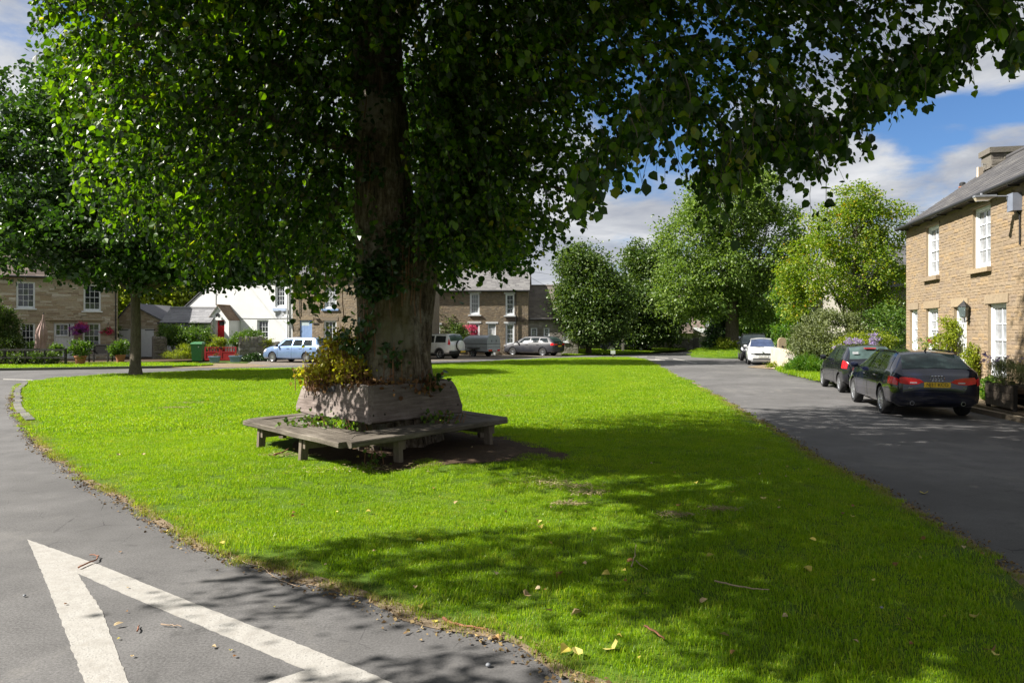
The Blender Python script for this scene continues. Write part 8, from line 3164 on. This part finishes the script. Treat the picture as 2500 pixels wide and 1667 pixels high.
# closed garden parasol
p = P(100, 0, 42.0)
ps = thing('parasol', 'closed dusty pink garden parasol leaning beside the cottage door', 'parasol', (p.x, p.y, .1))
tip = P(107, 768, 42.0)
bot = P(97, 850, 42.0)
t0 = Vector((tip.x - p.x, 0, tip.z - .1))
b0_ = Vector((bot.x - p.x, 0, bot.z - .1))
pts, rad = [], []
for i in range(9):
    k = i / 8
    pts.append(t0.lerp(b0_, k))
    rad.append(.05 + .19 * min(1, k * 1.6) - .03 * math.sin(k * 9))
m_par = plain('parasol_cloth', (0.36, 0.25, 0.22), .9, var=.15)
mb = MB()
vs = []
for i, (q, rr) in enumerate(zip(pts, rad)):
    for k in range(20):
        th = 2 * math.pi * k / 20
        w_ = rr * (1 + .28 * (k % 2) + .1 * math.sin(i * 1.1 + k))
        vs.append((q.x + w_ * math.cos(th + i * .07), q.y + w_ * math.sin(th + i * .07), q.z))
fs = [(i * 20 + k, (i + 1) * 20 + k, (i + 1) * 20 + (k + 1) % 20, i * 20 + (k + 1) % 20) for i in range(8) for k in range(20)]
mb.add(vs, fs).build('canopy', m_par, ps, smooth=50)
MB().tube([tuple(t0 + Vector((0, 0, .12))), tuple(b0_), (b0_.x - .03, 0, 0)], .025, 8).build('pole', M_DARKWOOD, ps)
MB().lathe([(0, 0), (.28, 0), (.26, .08), (.06, .12), (.05, .3), (0, .3)], 16).build('base', M_DARKWOOD, ps)
# dark garden bench
x0, x1 = P(222, 0, 42.8).x, P(271, 0, 42.8).x
gb = thing('garden_bench', 'dark slatted garden bench under the cottage window', 'bench', ((x0 + x1) / 2, 42.8, .1))
Lb = x1 - x0
for k in range(16):
    xx = -Lb / 2 + .1 + (Lb - .2) * k / 15
    MB().box(xx - .022, xx + .022, .20, .235, .46, .96).build('slat', M_DARKWOOD, gb)
MB().box(-Lb / 2, Lb / 2, .19, .25, .96, 1.04).box(-Lb / 2, Lb / 2, .19, .25, .46, .52).build('backrest', M_DARKWOOD, gb)
for k in range(5):
    MB().box(-Lb / 2, Lb / 2, -.28 + k * .1, -.20 + k * .1, .42, .45).build('seat_slat', M_DARKWOOD, gb)
for sx in (-1, 1):
    for y in (-.25, .22):
        MB().box(sx * (Lb / 2 - .04) - .035, sx * (Lb / 2 - .04) + .035, y - .035, y + .035, 0, .66 if y < 0 else 1.0).build('leg', M_DARKWOOD, gb)
    MB().box(sx * (Lb / 2 - .04) - .04, sx * (Lb / 2 - .04) + .04, -.3, .24, .66, .70).build('armrest', M_DARKWOOD, gb)
# ranch rail with hedging in front of the left windows
x0, x1 = P(-40, 0, 39.7).x, P(158, 0, 39.7).x
rl = thing('rail_fence', 'low dark rail fence with planting in front of the left cottage windows', 'fence', (x0, 39.7, .1))
for z in (.32, .74):
    MB().box(0, x1 - x0, -.03, .03, z, z + .09).build('rail', M_DARKWOOD, rl)
for k in range(5):
    xx = (x1 - x0) * k / 4
    MB().box(xx - .05, xx + .05, .03, .12, 0, .86).build('post', M_DARKWOOD, rl)
bush('hedge', 'low dark planting behind the rail fence of the cottage', (P(60, 0, 40).x, 40, .1), [pblob(20, 878, 40.0, 60, 11, .35, 50), pblob(100, 875, 40.1, 56, 13, .35, 50), pblob(-30, 868, 40, 40, 18, .4, 26)], 60, .13, .09, M_DARK, 81)
bush('round_shrub', 'small clipped round bush behind the rail left of the cottage door', (P(139, 0, 41.0).x, 41.0, .1), [pblob(139, 852, 41.0, 15, 11, .35, 24)], 80, .08, .08, M_SHRUB, 82)
bush('climber', 'dark green creeper covering the left end of the cottage', (P(15, 0, 42.2).x, 42.2, .1), [pblob(15, 800, 42.2, 36, 46, .25, 90), pblob(25, 840, 42.0, 30, 24, .3, 40), pblob(-20, 770, 41.7, 24, 50, .25, 40)], 70, .14, .10, M_DARK, 83, cat='climber')
bush('shrub', 'scruffy shrub at the left window of the cottage', (P(84, 0, 43).x, 43, .1), [pblob(80, 845, 43, 10, 14, .3, 16), pblob(63, 858, 42.6, 14, 9, .3, 16)], 50, .1, .08, M_SHRUB, 84)
bush('climber', 'thin flowering climber on the right corner of the cottage', (P(286, 0, 48.1).x, 48.1, .1), [pblob(286, 830, 48.1, 7, 44, .12, 26)], 40, .1, .08, M_DARK, 85, cat='climber')

# planting by the white house
bush('hedge', 'broad glossy green hedge left of the red front door', (P(450, 0, 48.6).x, 48.6, 0), [pblob(430, 822, 48.6, 40, 26, .7, 60), pblob(480, 825, 48.6, 36, 26, .7, 60), pblob(410, 805, 49, 24, 14, .5, 26), pblob(470, 850, 48.4, 40, 20, .5, 40)], 80, .14, .10, M_SHRUB, 86)
bush('grass_clump', 'tufty grass and weeds left of the green wheelie bin', (P(440, 0, 47.4).x, 47.2, 0), [pblob(435, 868, 47.2, 40, 13, .5, 40), pblob(452, 856, 47.2, 14, 14, .3, 24)], 60, .12, .14, M_YELLOW, 87, cat='grass', shape=NEEDLE, droop=-1.2)
bush('round_shrub', 'rounded variegated bush behind the rubble garden wall', (P(610, 0, 49.3).x, 49.0, 0), [pblob(608, 826, 49, 38, 18, .8, 70), pblob(570, 834, 49, 14, 12, .4, 16)], 80, .12, .09, M_SHRUB, 88)
bush('yellow_bush', 'yellow edged bush at the right end of the rubble garden wall', (P(650, 0, 47.9).x, 47.9, 0), [pblob(650, 842, 47.8, 16, 16, .4, 26), pblob(606, 834, 48, 8, 6, .2, 6)], 60, .1, .08, M_YELLOW, 89)
bush('ground_ivy', 'low dark ivy spilling at the foot of the rubble garden wall', (P(620, 0, 46.3).x, 46.3, 0), [pblob(618, 874, 46.2, 36, 9, .4, 44)], 50, .1, .09, M_IVY, 90)
bush('flowers', 'yellow flowers and foliage behind the red gate', (P(540, 0, 48).x, 48.0, 0), [pblob(538, 838, 48, 16, 12, .4, 26), pblob(520, 842, 48, 16, 8, .4, 12), pblob(526, 830, 48, 6, 9, .2, 8)], 50, .09, .08, M_YELLOW, 91, cat='flowers')
bush('climber', 'straggly climber on the outbuilding wall', (P(480, 0, 49.9).x, 49.8, 0), [pblob(478, 796, 49.8, 26, 8, .1, 12), pblob(500, 805, 49.7, 14, 14, .15, 12)], 40, .12, .07, M_SHRUB, 92, cat='climber')
bush('flowers', 'red flowers in a basket beside the porch', (P(516, 0, 50.6).x, 50.6, P(516, 806, 50.6).z), [pblob(516, 806, 50.6, 5, 6, .15, 8)], 40, .05, .07, M_PINK, 93, cat='flowers', stems=False, zmin=None)
for lab, px, s in (('blue glazed planter in front of the middle of the red gate', 524, 1.0), ('blue glazed planter at the right foot of the red gate', 575, 1.1)):
    p = G(px, 884.5)
    g = thing('planter', lab, 'planter', (p.x, p.y, 0.015), group='blue planters by the red gate')
    vs = [(-.22 * s, -.15, 0), (.22 * s, -.15, 0), (.22 * s, .15, 0), (-.22 * s, .15, 0), (-.29 * s, -.2, .34 * s), (.29 * s, -.2, .34 * s), (.29 * s, .2, .34 * s), (-.29 * s, .2, .34 * s)]
    MB().add(vs, [(0, 3, 2, 1), (0, 1, 5, 4), (1, 2, 6, 5), (2, 3, 7, 6), (3, 0, 4, 7)]).box(-.31 * s, .31 * s, -.22, .22, .30 * s, .36 * s).build('pot', M_POTBLUE, g)
    r = np.random.default_rng(px)
    C, D = clumps([((0, 0, .42), (.2, .12, .12), 6)], r, 20, .06, .3)
    foliage('leaves', C, D, .07, M_REDLEAF, r, DIAMOND, g, -.3)

# planting on the middle house
bush('climber', 'dark green climber on the left part of the middle stone house', (P(1090, 0, 58).x, 58.0, 0), [pblob(1095, 800, 58.6, 34, 34, .3, 50), pblob(1118, 820, 58, 12, 34, .3, 26), pblob(1070, 770, 58.8, 20, 24, .2, 20)], 60, .16, .12, M_DARK, 94, cat='climber')
bush('rose_bush', 'pink flowering rose in front of the lower left window of the middle house', (P(1150, 0, 57.5).x, 57.5, 0), [pblob(1140, 825, 57.6, 12, 20, .3, 14)], 40, .14, .1, M_DARK, 95,
     flowers=([pblob(1155, 803, 57.5, 10, 8, .2, 12), pblob(1158, 815, 57.5, 10, 4, .2, 12), pblob(1146, 797, 57.5, 6, 5, .2, 6)], 26, .09, .09, M_PINK))
bush('climber', 'leafy climber left of the plain white front door', (P(1180, 0, 58.8).x, 58.8, 0), [pblob(1183, 806, 58.9, 13, 24, .25, 34), pblob(1196, 815, 58.6, 8, 14, .2, 14)], 50, .12, .1, M_SHRUB, 96, cat='climber')
bush('rose_climber', 'tall bare stemmed climbing rose right of the plain white front door', (P(1222, 0, 59.5).x, 59.5, 0), [pblob(1226, 800, 60, 9, 40, .25, 44), pblob(1232, 778, 60, 12, 10, .2, 16), pblob(1220, 860, 59.5, 10, 8, .3, 14)], 30, .16, .09, M_REDLEAF, 97, cat='climber')
bush('bronze_climber', 'bronze leaved climber at the right corner of the middle house', (P(1272, 0, 60.2).x, 60.2, 0), [pblob(1266, 816, 60.3, 12, 18, .25, 26), pblob(1278, 790, 60.6, 8, 24, .2, 20)], 40, .15, .09, M_REDLEAF, 98, cat='climber')
bush('small_shrub', 'small green shrub beside the box trailer', (P(1196, 0, 57).x, 57, 0), [pblob(1196, 856, 57, 8, 8, .3, 12)], 50, .1, .1, M_SHRUB, 99, group='little shrubs by the houses')

# planting by the right-hand house and its neighbour
def mr(s, y, z=0.0):
    return MR @ Vector((s, y, z))


def at_wall(px, off=0.0):
    q = MR @ Vector((0, -off, 0))
    return Facade((q.x, q.y), FCR.ang).s(px)


p = mr(at_wall(2322, .25), -.25)
bush('climber', 'yellow green climbing shrub on the wall left of the white door of the sandstone house', (p.x, p.y, 0.05), [(tuple(mr(at_wall(2318, .2), -.2, FCR.z(2318, 812))), (.16, .3, .45), 26), (tuple(mr(at_wall(2300, .25), -.25, FCR.z(2300, 842))), (.15, .7, .3), 20)], 46, .09, .07, M_YELLOW, 101, cat='climber')
p = mr(at_wall(2372, .25), -.25)
bush('climber', 'narrow leafy climber on the wall right of the white door of the sandstone house', (p.x, p.y, 0.05), [(tuple(mr(at_wall(2370, .2), -.2, FCR.z(2370, 868))), (.16, .14, .42), 26), (tuple(mr(at_wall(2376, .2), -.2, FCR.z(2376, 890))), (.14, .1, .3), 14)], 46, .08, .06, M_YELLOW, 102, cat='climber')
p = mr(at_wall(2272, .3), -.3)
bush('rose_bush', 'pink rose by the lower windows of the sandstone house', (p.x, p.y, 0.05), [(tuple(mr(at_wall(2275, .3), -.3, 1.2)), (.2, .9, .5), 26)], 30, .12, .06, M_SHRUB, 103, flowers=([(tuple(mr(at_wall(2273, .35), -.35, FCR.z(2273, 835))), (.08, .1, .08), 6)], 20, .04, .06, M_PINK))
p = mr(at_wall(2420, .45), -.45)
bush('round_shrub', 'small bright green leafy shrub under the nearest window of the sandstone house', (p.x, p.y, 0.1), [(tuple(mr(at_wall(2421, .40), -.40, .42)), (.30, .30, .30), 30)], 60, .07, .07, M_CYPRESS, 104)
# wooden trough of lavender at the frame edge
c = mr(at_wall(2487, .85), -.85)
tr = thing('trough', 'weathered wooden trough of lavender at the right edge beside the sandstone house', 'planter', (c.x, c.y, .1), MR.to_euler().z)
for k in range(3):
    MB().box(-.95, .45, -.32, -.28, .06 + k * .17, .22 + k * .17).build('plank', M_LEGW, tr)
    MB().box(-.95, .45, .28, .32, .06 + k * .17, .22 + k * .17).build('plank', M_LEGW, tr)
    MB().box(-.97, -.93, -.28, .28, .06 + k * .17, .22 + k * .17).build('plank', M_LEGW, tr)
for x in (-.92, .42):
    for y in (-.26, .26):
        MB().box(x - .04, x + .04, y - .04, y + .04, 0, .6).build('post', M_DARKWOOD, tr)
MB().box(-.92, .42, -.27, .27, .4, .5).build('soil', M_EARTH, tr)
lv_ = mr(at_wall(2487, .85), -.85)
bush('lavender', 'wispy grey green lavender growing in the wooden trough', (lv_.x, lv_.y, .55), [((lv_.x - .05, lv_.y + .25, .92), (.4, .6, .28), 90)], 50, .09, .085, M_GREY, 105, shape=NEEDLE, droop=-1.5, zmin=None, flowers=([((lv_.x - .15, lv_.y + .4, 1.25), (.4, .7, .2), 26)], 8, .03, .05, M_LILAC))
# leafy lilies on the bank beside the hatchback
p = G(1975, 903)
bush('lilies', 'bright green strappy leaves spilling over the bank beside the black hatchback', (p.x, p.y, .2), [pblob(1960, 888, 31, 28, 14, .5, 44), pblob(1985, 893, 30.5, 20, 12, .5, 34), pblob(1935, 897, 32, 14, 10, .4, 20)], 46, .12, .22, M_CYPRESS, 106, cat='plant', shape=NEEDLE, droop=-.6)
bush('yellow_flowers', 'low yellow flowers at the tip of the grassy bank', (G(1923, 905).x, G(1923, 905).y, .1), [pblob(1926, 896, 33.5, 9, 10, .3, 16), pblob(1890, 893, 36.5, 16, 5, .3, 14)], 40, .08, .08, M_YELLOW, 107, cat='flowers')
# post in the green, sign board under the trees, telegraph pole and wires
p = G(1496.5, 873.5)
sp = thing('marker_post', 'short white marker post at the far edge of the green', 'post', (p.x, p.y, .02))
MB().box(-.05, .05, -.04, .04, 0, .3).build('post', M_LEGW, sp)
MB().box(-.16, .16, -.05, -.02, .26, .50).build('plate', M_WHITE, sp)
p = P(1521, 0, 64)
for px_, Y_, lab in ((1521, 63.5, 'pale upright post in front of the field wall beside the dark car'), (1574.5, 66, 'thin white post in front of the field wall')):
    q = P(px_, 0, Y_)
    k = thing('wall_post', lab, 'post', (q.x, q.y, 0))
    MB().box(-.09 if px_ < 1550 else -.04, .09 if px_ < 1550 else .04, -.06, .06, 0, 1.75).build('post', M_GREYST if px_ < 1550 else M_WHITE, k)
    MB().box(-.11, .11, -.08, .08, 1.752, 1.8).build('cap', M_GREYST, k)
w_ = .88
hdx = Vector((.985, -.17, 0))
st3 = estate_st(.9, 2.6, .9, 1.76, 1.45, hood=.84, roof_w=.58)
q = P(1540, 0, 65.0)
car('hatchback', 'dark car almost lost in the shade in front of the field wall', 'car', st3, 2.6, .31, paint('black_paint', (0.008, 0.009, 0.014), 0.2, 0.18), (q.x - 1.5, q.y + 1.4), hdx, .9,
    windows=[(lambda v: -.4 + .2 * (v - 4.1), lambda v: 1.1, 4.12, 4.9), (lambda v: 1.2, lambda v: 2.1 - .5 * (v - 4.1), 4.12, 4.9)], front=(1.86, 2.46, .92), rear=(-.8, -.42, .9), heads=[(3.0, 3.35, 3.4, 3.9)])
tp0 = P(1270.5, 664, 66)
tpole = thing('telegraph_pole', 'thin telegraph pole rising behind the roof of the middle house', 'pole', (tp0.x, tp0.y, 0))
MB().tube([(0, 0, 0), (0, 0, 7.9)], [.14, .10], 10).build('pole', M_BARK2, tpole)
MB().box(-.5, .5, -.05, .05, 7.3, 7.4).build('crossarm', M_BARK2, tpole)
M_WIRE = plain('wire', (.02, .02, .022), .6)


def wire(label, A, B, sag, n=14, rr=.012):
    A, B = Vector(A), Vector(B)
    pts = [A.lerp(B, i / n) - Vector((0, 0, sag * 4 * (i / n) * (1 - i / n))) for i in range(n + 1)]
    c = (A + B) / 2
    o = MB().tube([q_ - c for q_ in pts], rr, 4).build('overhead_wire', M_WIRE, None, loc=c)
    tag(o, label, 'wire', 'overhead wires')


wire('overhead wire running down to the right from the telegraph pole', (tp0.x, tp0.y, 7.35), P(1375, 712, 63), .25)
wire('overhead wire running from the telegraph pole to the tall tree', (tp0.x, tp0.y, 7.4), P(1600, 690, 75), .3)
wire('overhead wire above the left cottage near the sycamore', P(-30, 285, 44), P(250, 372, 50), .2)

# ------------------------------------------------------------------ litter on the green and the road
M_FALL = [leaf_mat('fallen_yellow', (0.36, 0.30, 0.05), (0.50, 0.42, 0.08), (0.62, 0.54, 0.16), .15, .6, (1, 1, 1)), leaf_mat('fallen_brown', (0.16, 0.07, 0.025), (0.28, 0.14, 0.05), (0.40, 0.24, 0.09), .1, .7, (1, 1, 1)),
          leaf_mat('fallen_tan', (0.32, 0.22, 0.11), (0.44, 0.33, 0.18), (0.56, 0.45, 0.28), .1, .7, (1, 1, 1))]
FM = [[MB().add([(x * (1 + .2 * j), y, z * (1 + 1.2 * j) + .10 * abs(x)) for x, y, z in HEART[0].tolist()], [tuple(f) for f in HEART[1].tolist()]).mesh('fallen_leaf', m) for j in range(3)] for m in M_FALL]
SPOTS = [(1014, 1333, 0, 1.2), (1316, 1283, 0, .9), (1318, 1297, 0, 1.0), (1452, 1310, 0, 1.0), (1743, 1368, 0, 1.2), (1962, 1400, 0, 1.3), (1470, 1414, 0, 1.2), (1388, 1596, 0, 1.3), (1412, 1616, 0, 1.4), (1500, 1600, 0, 1.5), (1197, 1236, 0, 1.3), (1115, 1236, 2, 1.0),
         (1700, 1187, 0, .9), (1643, 1162, 0, .8), (1864, 1230, 0, .9), (1790, 1212, 0, .8), (1993, 1333, 0, 1.0), (2192, 1390, 1, 1.0), (2210, 1373, 0, .9), (1374, 1411, 1, 1.2), (1530, 1383, 1, 1.1), (1280, 1468, 2, 1.1), (1420, 1508, 2, 1.3), (1348, 1507, 2, 1.0),
         (1240, 1264, 1, .8), (905, 1260, 0, .9), (1340, 1337, 0, .8), (1656, 1248, 1, .8), (1708, 1485, 2, 1.0), (2060, 1262, 1, .7), (1925, 1145, 0, .7), (1973, 1153, 2, .7), (2080, 1246, 1, .7), (2380, 1530, 0, 1.0), (2420, 1610, 1, 1.1), (1780, 1570, 2, 1.0),
         (2260, 1330, 1, .9), (2212, 1318, 1, .9), (410, 1300, 0, .9), (475, 1310, 2, .9), (150, 1102, 0, .9), (265, 1121, 0, .8), (350, 1122, 2, .9), (288, 1120, 2, .8), (870, 1150, 0, .8), (760, 1040, 1, .8), (2256, 1207, 0, 1.3), (1062, 1523, 0, .9), (1210, 1410, 2, .9)]


def lay_leaf(px, py, kind, s, road=False, lab=None, grp=None):
    p = G(px, py)
    on_green = bool(inside(np.array([[p.x, p.y]]), GREEN_S)[0])
    z = gh(p.x, p.y) + .035 if on_green else .012
    nm = ['yellow', 'curled brown', 'dry tan'][kind]
    o = obj_of('fallen_leaf', random.choice(FM[kind]), None, (p.x, p.y, z))
    o.rotation_euler = (random.uniform(-.5, .5), random.uniform(-.5, .5), random.uniform(0, 6.28)) if on_green else (random.uniform(-.15, .15), random.uniform(-.15, .15), random.uniform(0, 6.28))
    o.scale = (.056 * s,) * 3
    where = 'grass' if on_green else 'road'
    tag(o, f'small {nm} fallen leaf lying on the {"mown grass of the green" if on_green else "tarmac by the green"}', 'leaf', f'{nm} fallen leaves on the {where}')


for s_ in SPOTS:
    lay_leaf(*s_)
rl_ = random.Random(12)
for i in range(60):
    while True:
        px, py = rl_.uniform(700, 2450), 1120 + 540 * rl_.random() ** 1.3
        q = G(px, py)
        if inside(np.array([[q.x, q.y]]), GREEN_S)[0]:
            break
    lay_leaf(px, py, rl_.choice([0, 0, 1, 2]), rl_.uniform(.4, .75))
for i in range(60):
    k = rl_.randrange(len(GREEN_S))
    q = GREEN_S[k]
    if q[1] > 14 or q[1] < 3.9:
        continue
    px, py = project(q[0] + rl_.uniform(-.12, .06), q[1] + rl_.uniform(-.12, .06), 0)
    lay_leaf(px, py, rl_.choice([0, 1, 1, 2, 2]), rl_.uniform(.5, 1.0))
for i in range(16):
    px, py = rl_.uniform(20, 900), rl_.uniform(1180, 1660)
    q = G(px, py)
    if not inside(np.array([[q.x, q.y]]), GREEN_S)[0]:
        lay_leaf(px, py, rl_.choice([0, 1, 2]), rl_.uniform(.25, .5))


def twig_thing(label, pts_px, r, m, z=.012, name='twig'):
    pts = [G(*q_) for q_ in pts_px]
    c = sum(pts, Vector()) / len(pts)
    on = bool(inside(np.array([[c.x, c.y]]), GREEN_S)[0])
    for q_ in pts:
        q_.z = (gh(q_.x, q_.y) + .045) if on else z
    c = sum(pts, Vector()) / len(pts)
    fine = []
    for a_, b_ in zip(pts[:-1], pts[1:]):
        for k in range(4):
            w = a_.lerp(b_, k / 4)
            fine.append(w - c + Vector((random.uniform(-.004, .004), random.uniform(-.004, .004), random.uniform(0, .006))))
    fine.append(pts[-1] - c)
    r *= .7
    o = MB().tube(fine, [r * (1 - .5 * i / len(fine)) for i in range(len(fine))], 6).build(name, m, None, smooth=60, loc=c)
    tag(o, label, 'twig')


M_TW = plain('bleached_twig', (0.36, 0.26, 0.18), .85)
M_TW2 = plain('brown_bark_strip', (0.24, 0.10, 0.055), .85)
twig_thing('bent brown twig lying across the top of the white road triangle', [(192, 1391), (214, 1380), (235, 1372), (241, 1362), (219, 1359)], .011, M_TW2, .018)
twig_thing('long thin wavy twig on the tarmac beside the green', [(530, 1318), (560, 1336), (566, 1365), (600, 1378), (640, 1386), (655, 1402), (685, 1420), (727, 1435)], .006, M_TW)
twig_thing('short pale twig inside the white road triangle', [(393, 1529), (420, 1531), (443, 1533)], .007, M_TW)
twig_thing('tiny brown twig inside the white road triangle', [(336, 1546), (340, 1530)], .008, M_TW2)
twig_thing('straight pale stick lying in the grass on the right of the green', [(1745, 1437), (1800, 1450), (1840, 1458), (1878, 1459)], .009, M_TW)
twig_thing('forked upright looking twig in the middle of the grass', [(1540, 1400), (1550, 1375), (1553, 1345)], .006, M_TW)
twig_thing('thin twig on the shaded grass beside the forked twig', [(1552, 1386), (1566, 1398), (1582, 1408)], .005, M_TW)
twig_thing('long reddish bark strip at the edge of the tarmac', [(1083, 1513), (1105, 1526), (1140, 1533), (1190, 1540)], .016, M_TW2)
twig_thing('brown bark strip in the grass near the bottom', [(1573, 1548), (1600, 1563), (1622, 1580)], .012, M_TW2)
twig_thing('thick brown bark strip on the green left of the bench legs', [(668, 1148), (690, 1140), (704, 1131)], .02, M_TW2)
for px, py, rr, lab in ((1192, 1628, .016, 'small grey pebble on the tarmac near the bottom edge'), (60, 1457, .012, 'dark little stone left of the white triangle'), (2152, 1503, .012, 'white daisy sized stone on the right of the green')):
    p = G(px, py)
    b_ = MB().lathe([(0, -rr * .6), (rr * .8, -rr * .4), (rr, 0), (rr * .7, rr * .5), (0, rr * .7)], 9)
    o = b_.build('pebble', M_LEAD, None, smooth=60, loc=(p.x, p.y, rr * .6 + (gh(p.x, p.y) + .03 if px > 2000 else .005)))
    tag(o, lab, 'pebble')
# curled dead leaf inside the triangle
p = G(277, 1533)
o = obj_of('dead_leaf', FM[2][2], None, (p.x, p.y, .02))
o.scale = (.022, .055, .02)
o.rotation_euler = (.2, .3, -1.0)
tag(o, 'curled grey dead leaf on the tarmac inside the white triangle', 'leaf')
# dried grass clippings
def clip_patch(name, pts, n, label=None):
    r = np.random.default_rng(n)
    C = []
    for px, py, sx, sy in pts:
        p = G(px, py)
        q_ = r.normal(size=(n, 2)) * np.array([sx, sy]) + np.array([p.x, p.y])
        C.append(np.c_[q_, [gh(a_, b_) + .035 + .02 * r.random() for a_, b_ in q_]])
    C = np.concatenate(C)
    ax = np.c_[r.normal(size=(len(C), 2)), r.normal(size=len(C)) * .25]
    R = leaf_frames(len(C), ax, r)
    V, Fx = leaf_mesh_data(C, .05 * r.uniform(.5, 1.4, len(C)), R, NEEDLE)
    o_ = obj_of(name, mesh_np(name, V, Fx, leaf_mat('clippings', (.20, .15, .07), (.34, .27, .14), (.46, .38, .22), .1, .8, (1, 1, 1)), np.repeat(r.random(len(C)), 3)))
    tag(o_, kind='stuff')


clip_patch('grass_clippings', [(1340, 1194, .16, .10), (1400, 1200, .14, .08), (1440, 1215, .12, .08), (1390, 1244, .10, .05), (470, 988, .3, .1), (430, 1000, .2, .08), (1240, 970, .5, .2), (700, 1145, .2, .06), (1650, 1270, .1, .05), (860, 1180, .5, .12), (1760, 1255, .1, .05)], 260)


# crumbs of soil, chaff and leaf along the tarmac edge
def edge_crumbs():
    r = np.random.default_rng(55)
    q = np.array([p for p in smooth_poly(GREEN, 0.03, 0.10, 21, grow=0.12) if 3.6 < p[1] < 22])
    k = r.integers(0, len(q), 9000)
    C = q[k] + r.normal(size=(9000, 2)) * 0.07
    C = np.c_[C, 0.008 + 0.01 * r.random(len(C))]
    ax = np.c_[r.normal(size=(len(C), 2)), r.normal(size=len(C)) * .25]
    R = leaf_frames(len(C), ax, r)
    V, Fx = leaf_mesh_data(C, .022 * r.uniform(.35, 1.6, len(C)) ** 1.3, R, DIAMOND)
    o_ = obj_of('edge_litter', mesh_np('edge_litter', V, Fx, leaf_mat('edge_litter', (.05, .03, .015), (.16, .10, .045), (.36, .27, .12), .1, .9, (1, 1, 1)), np.repeat(r.random(len(C)), 4)))
    tag(o_, kind='stuff')


edge_crumbs()
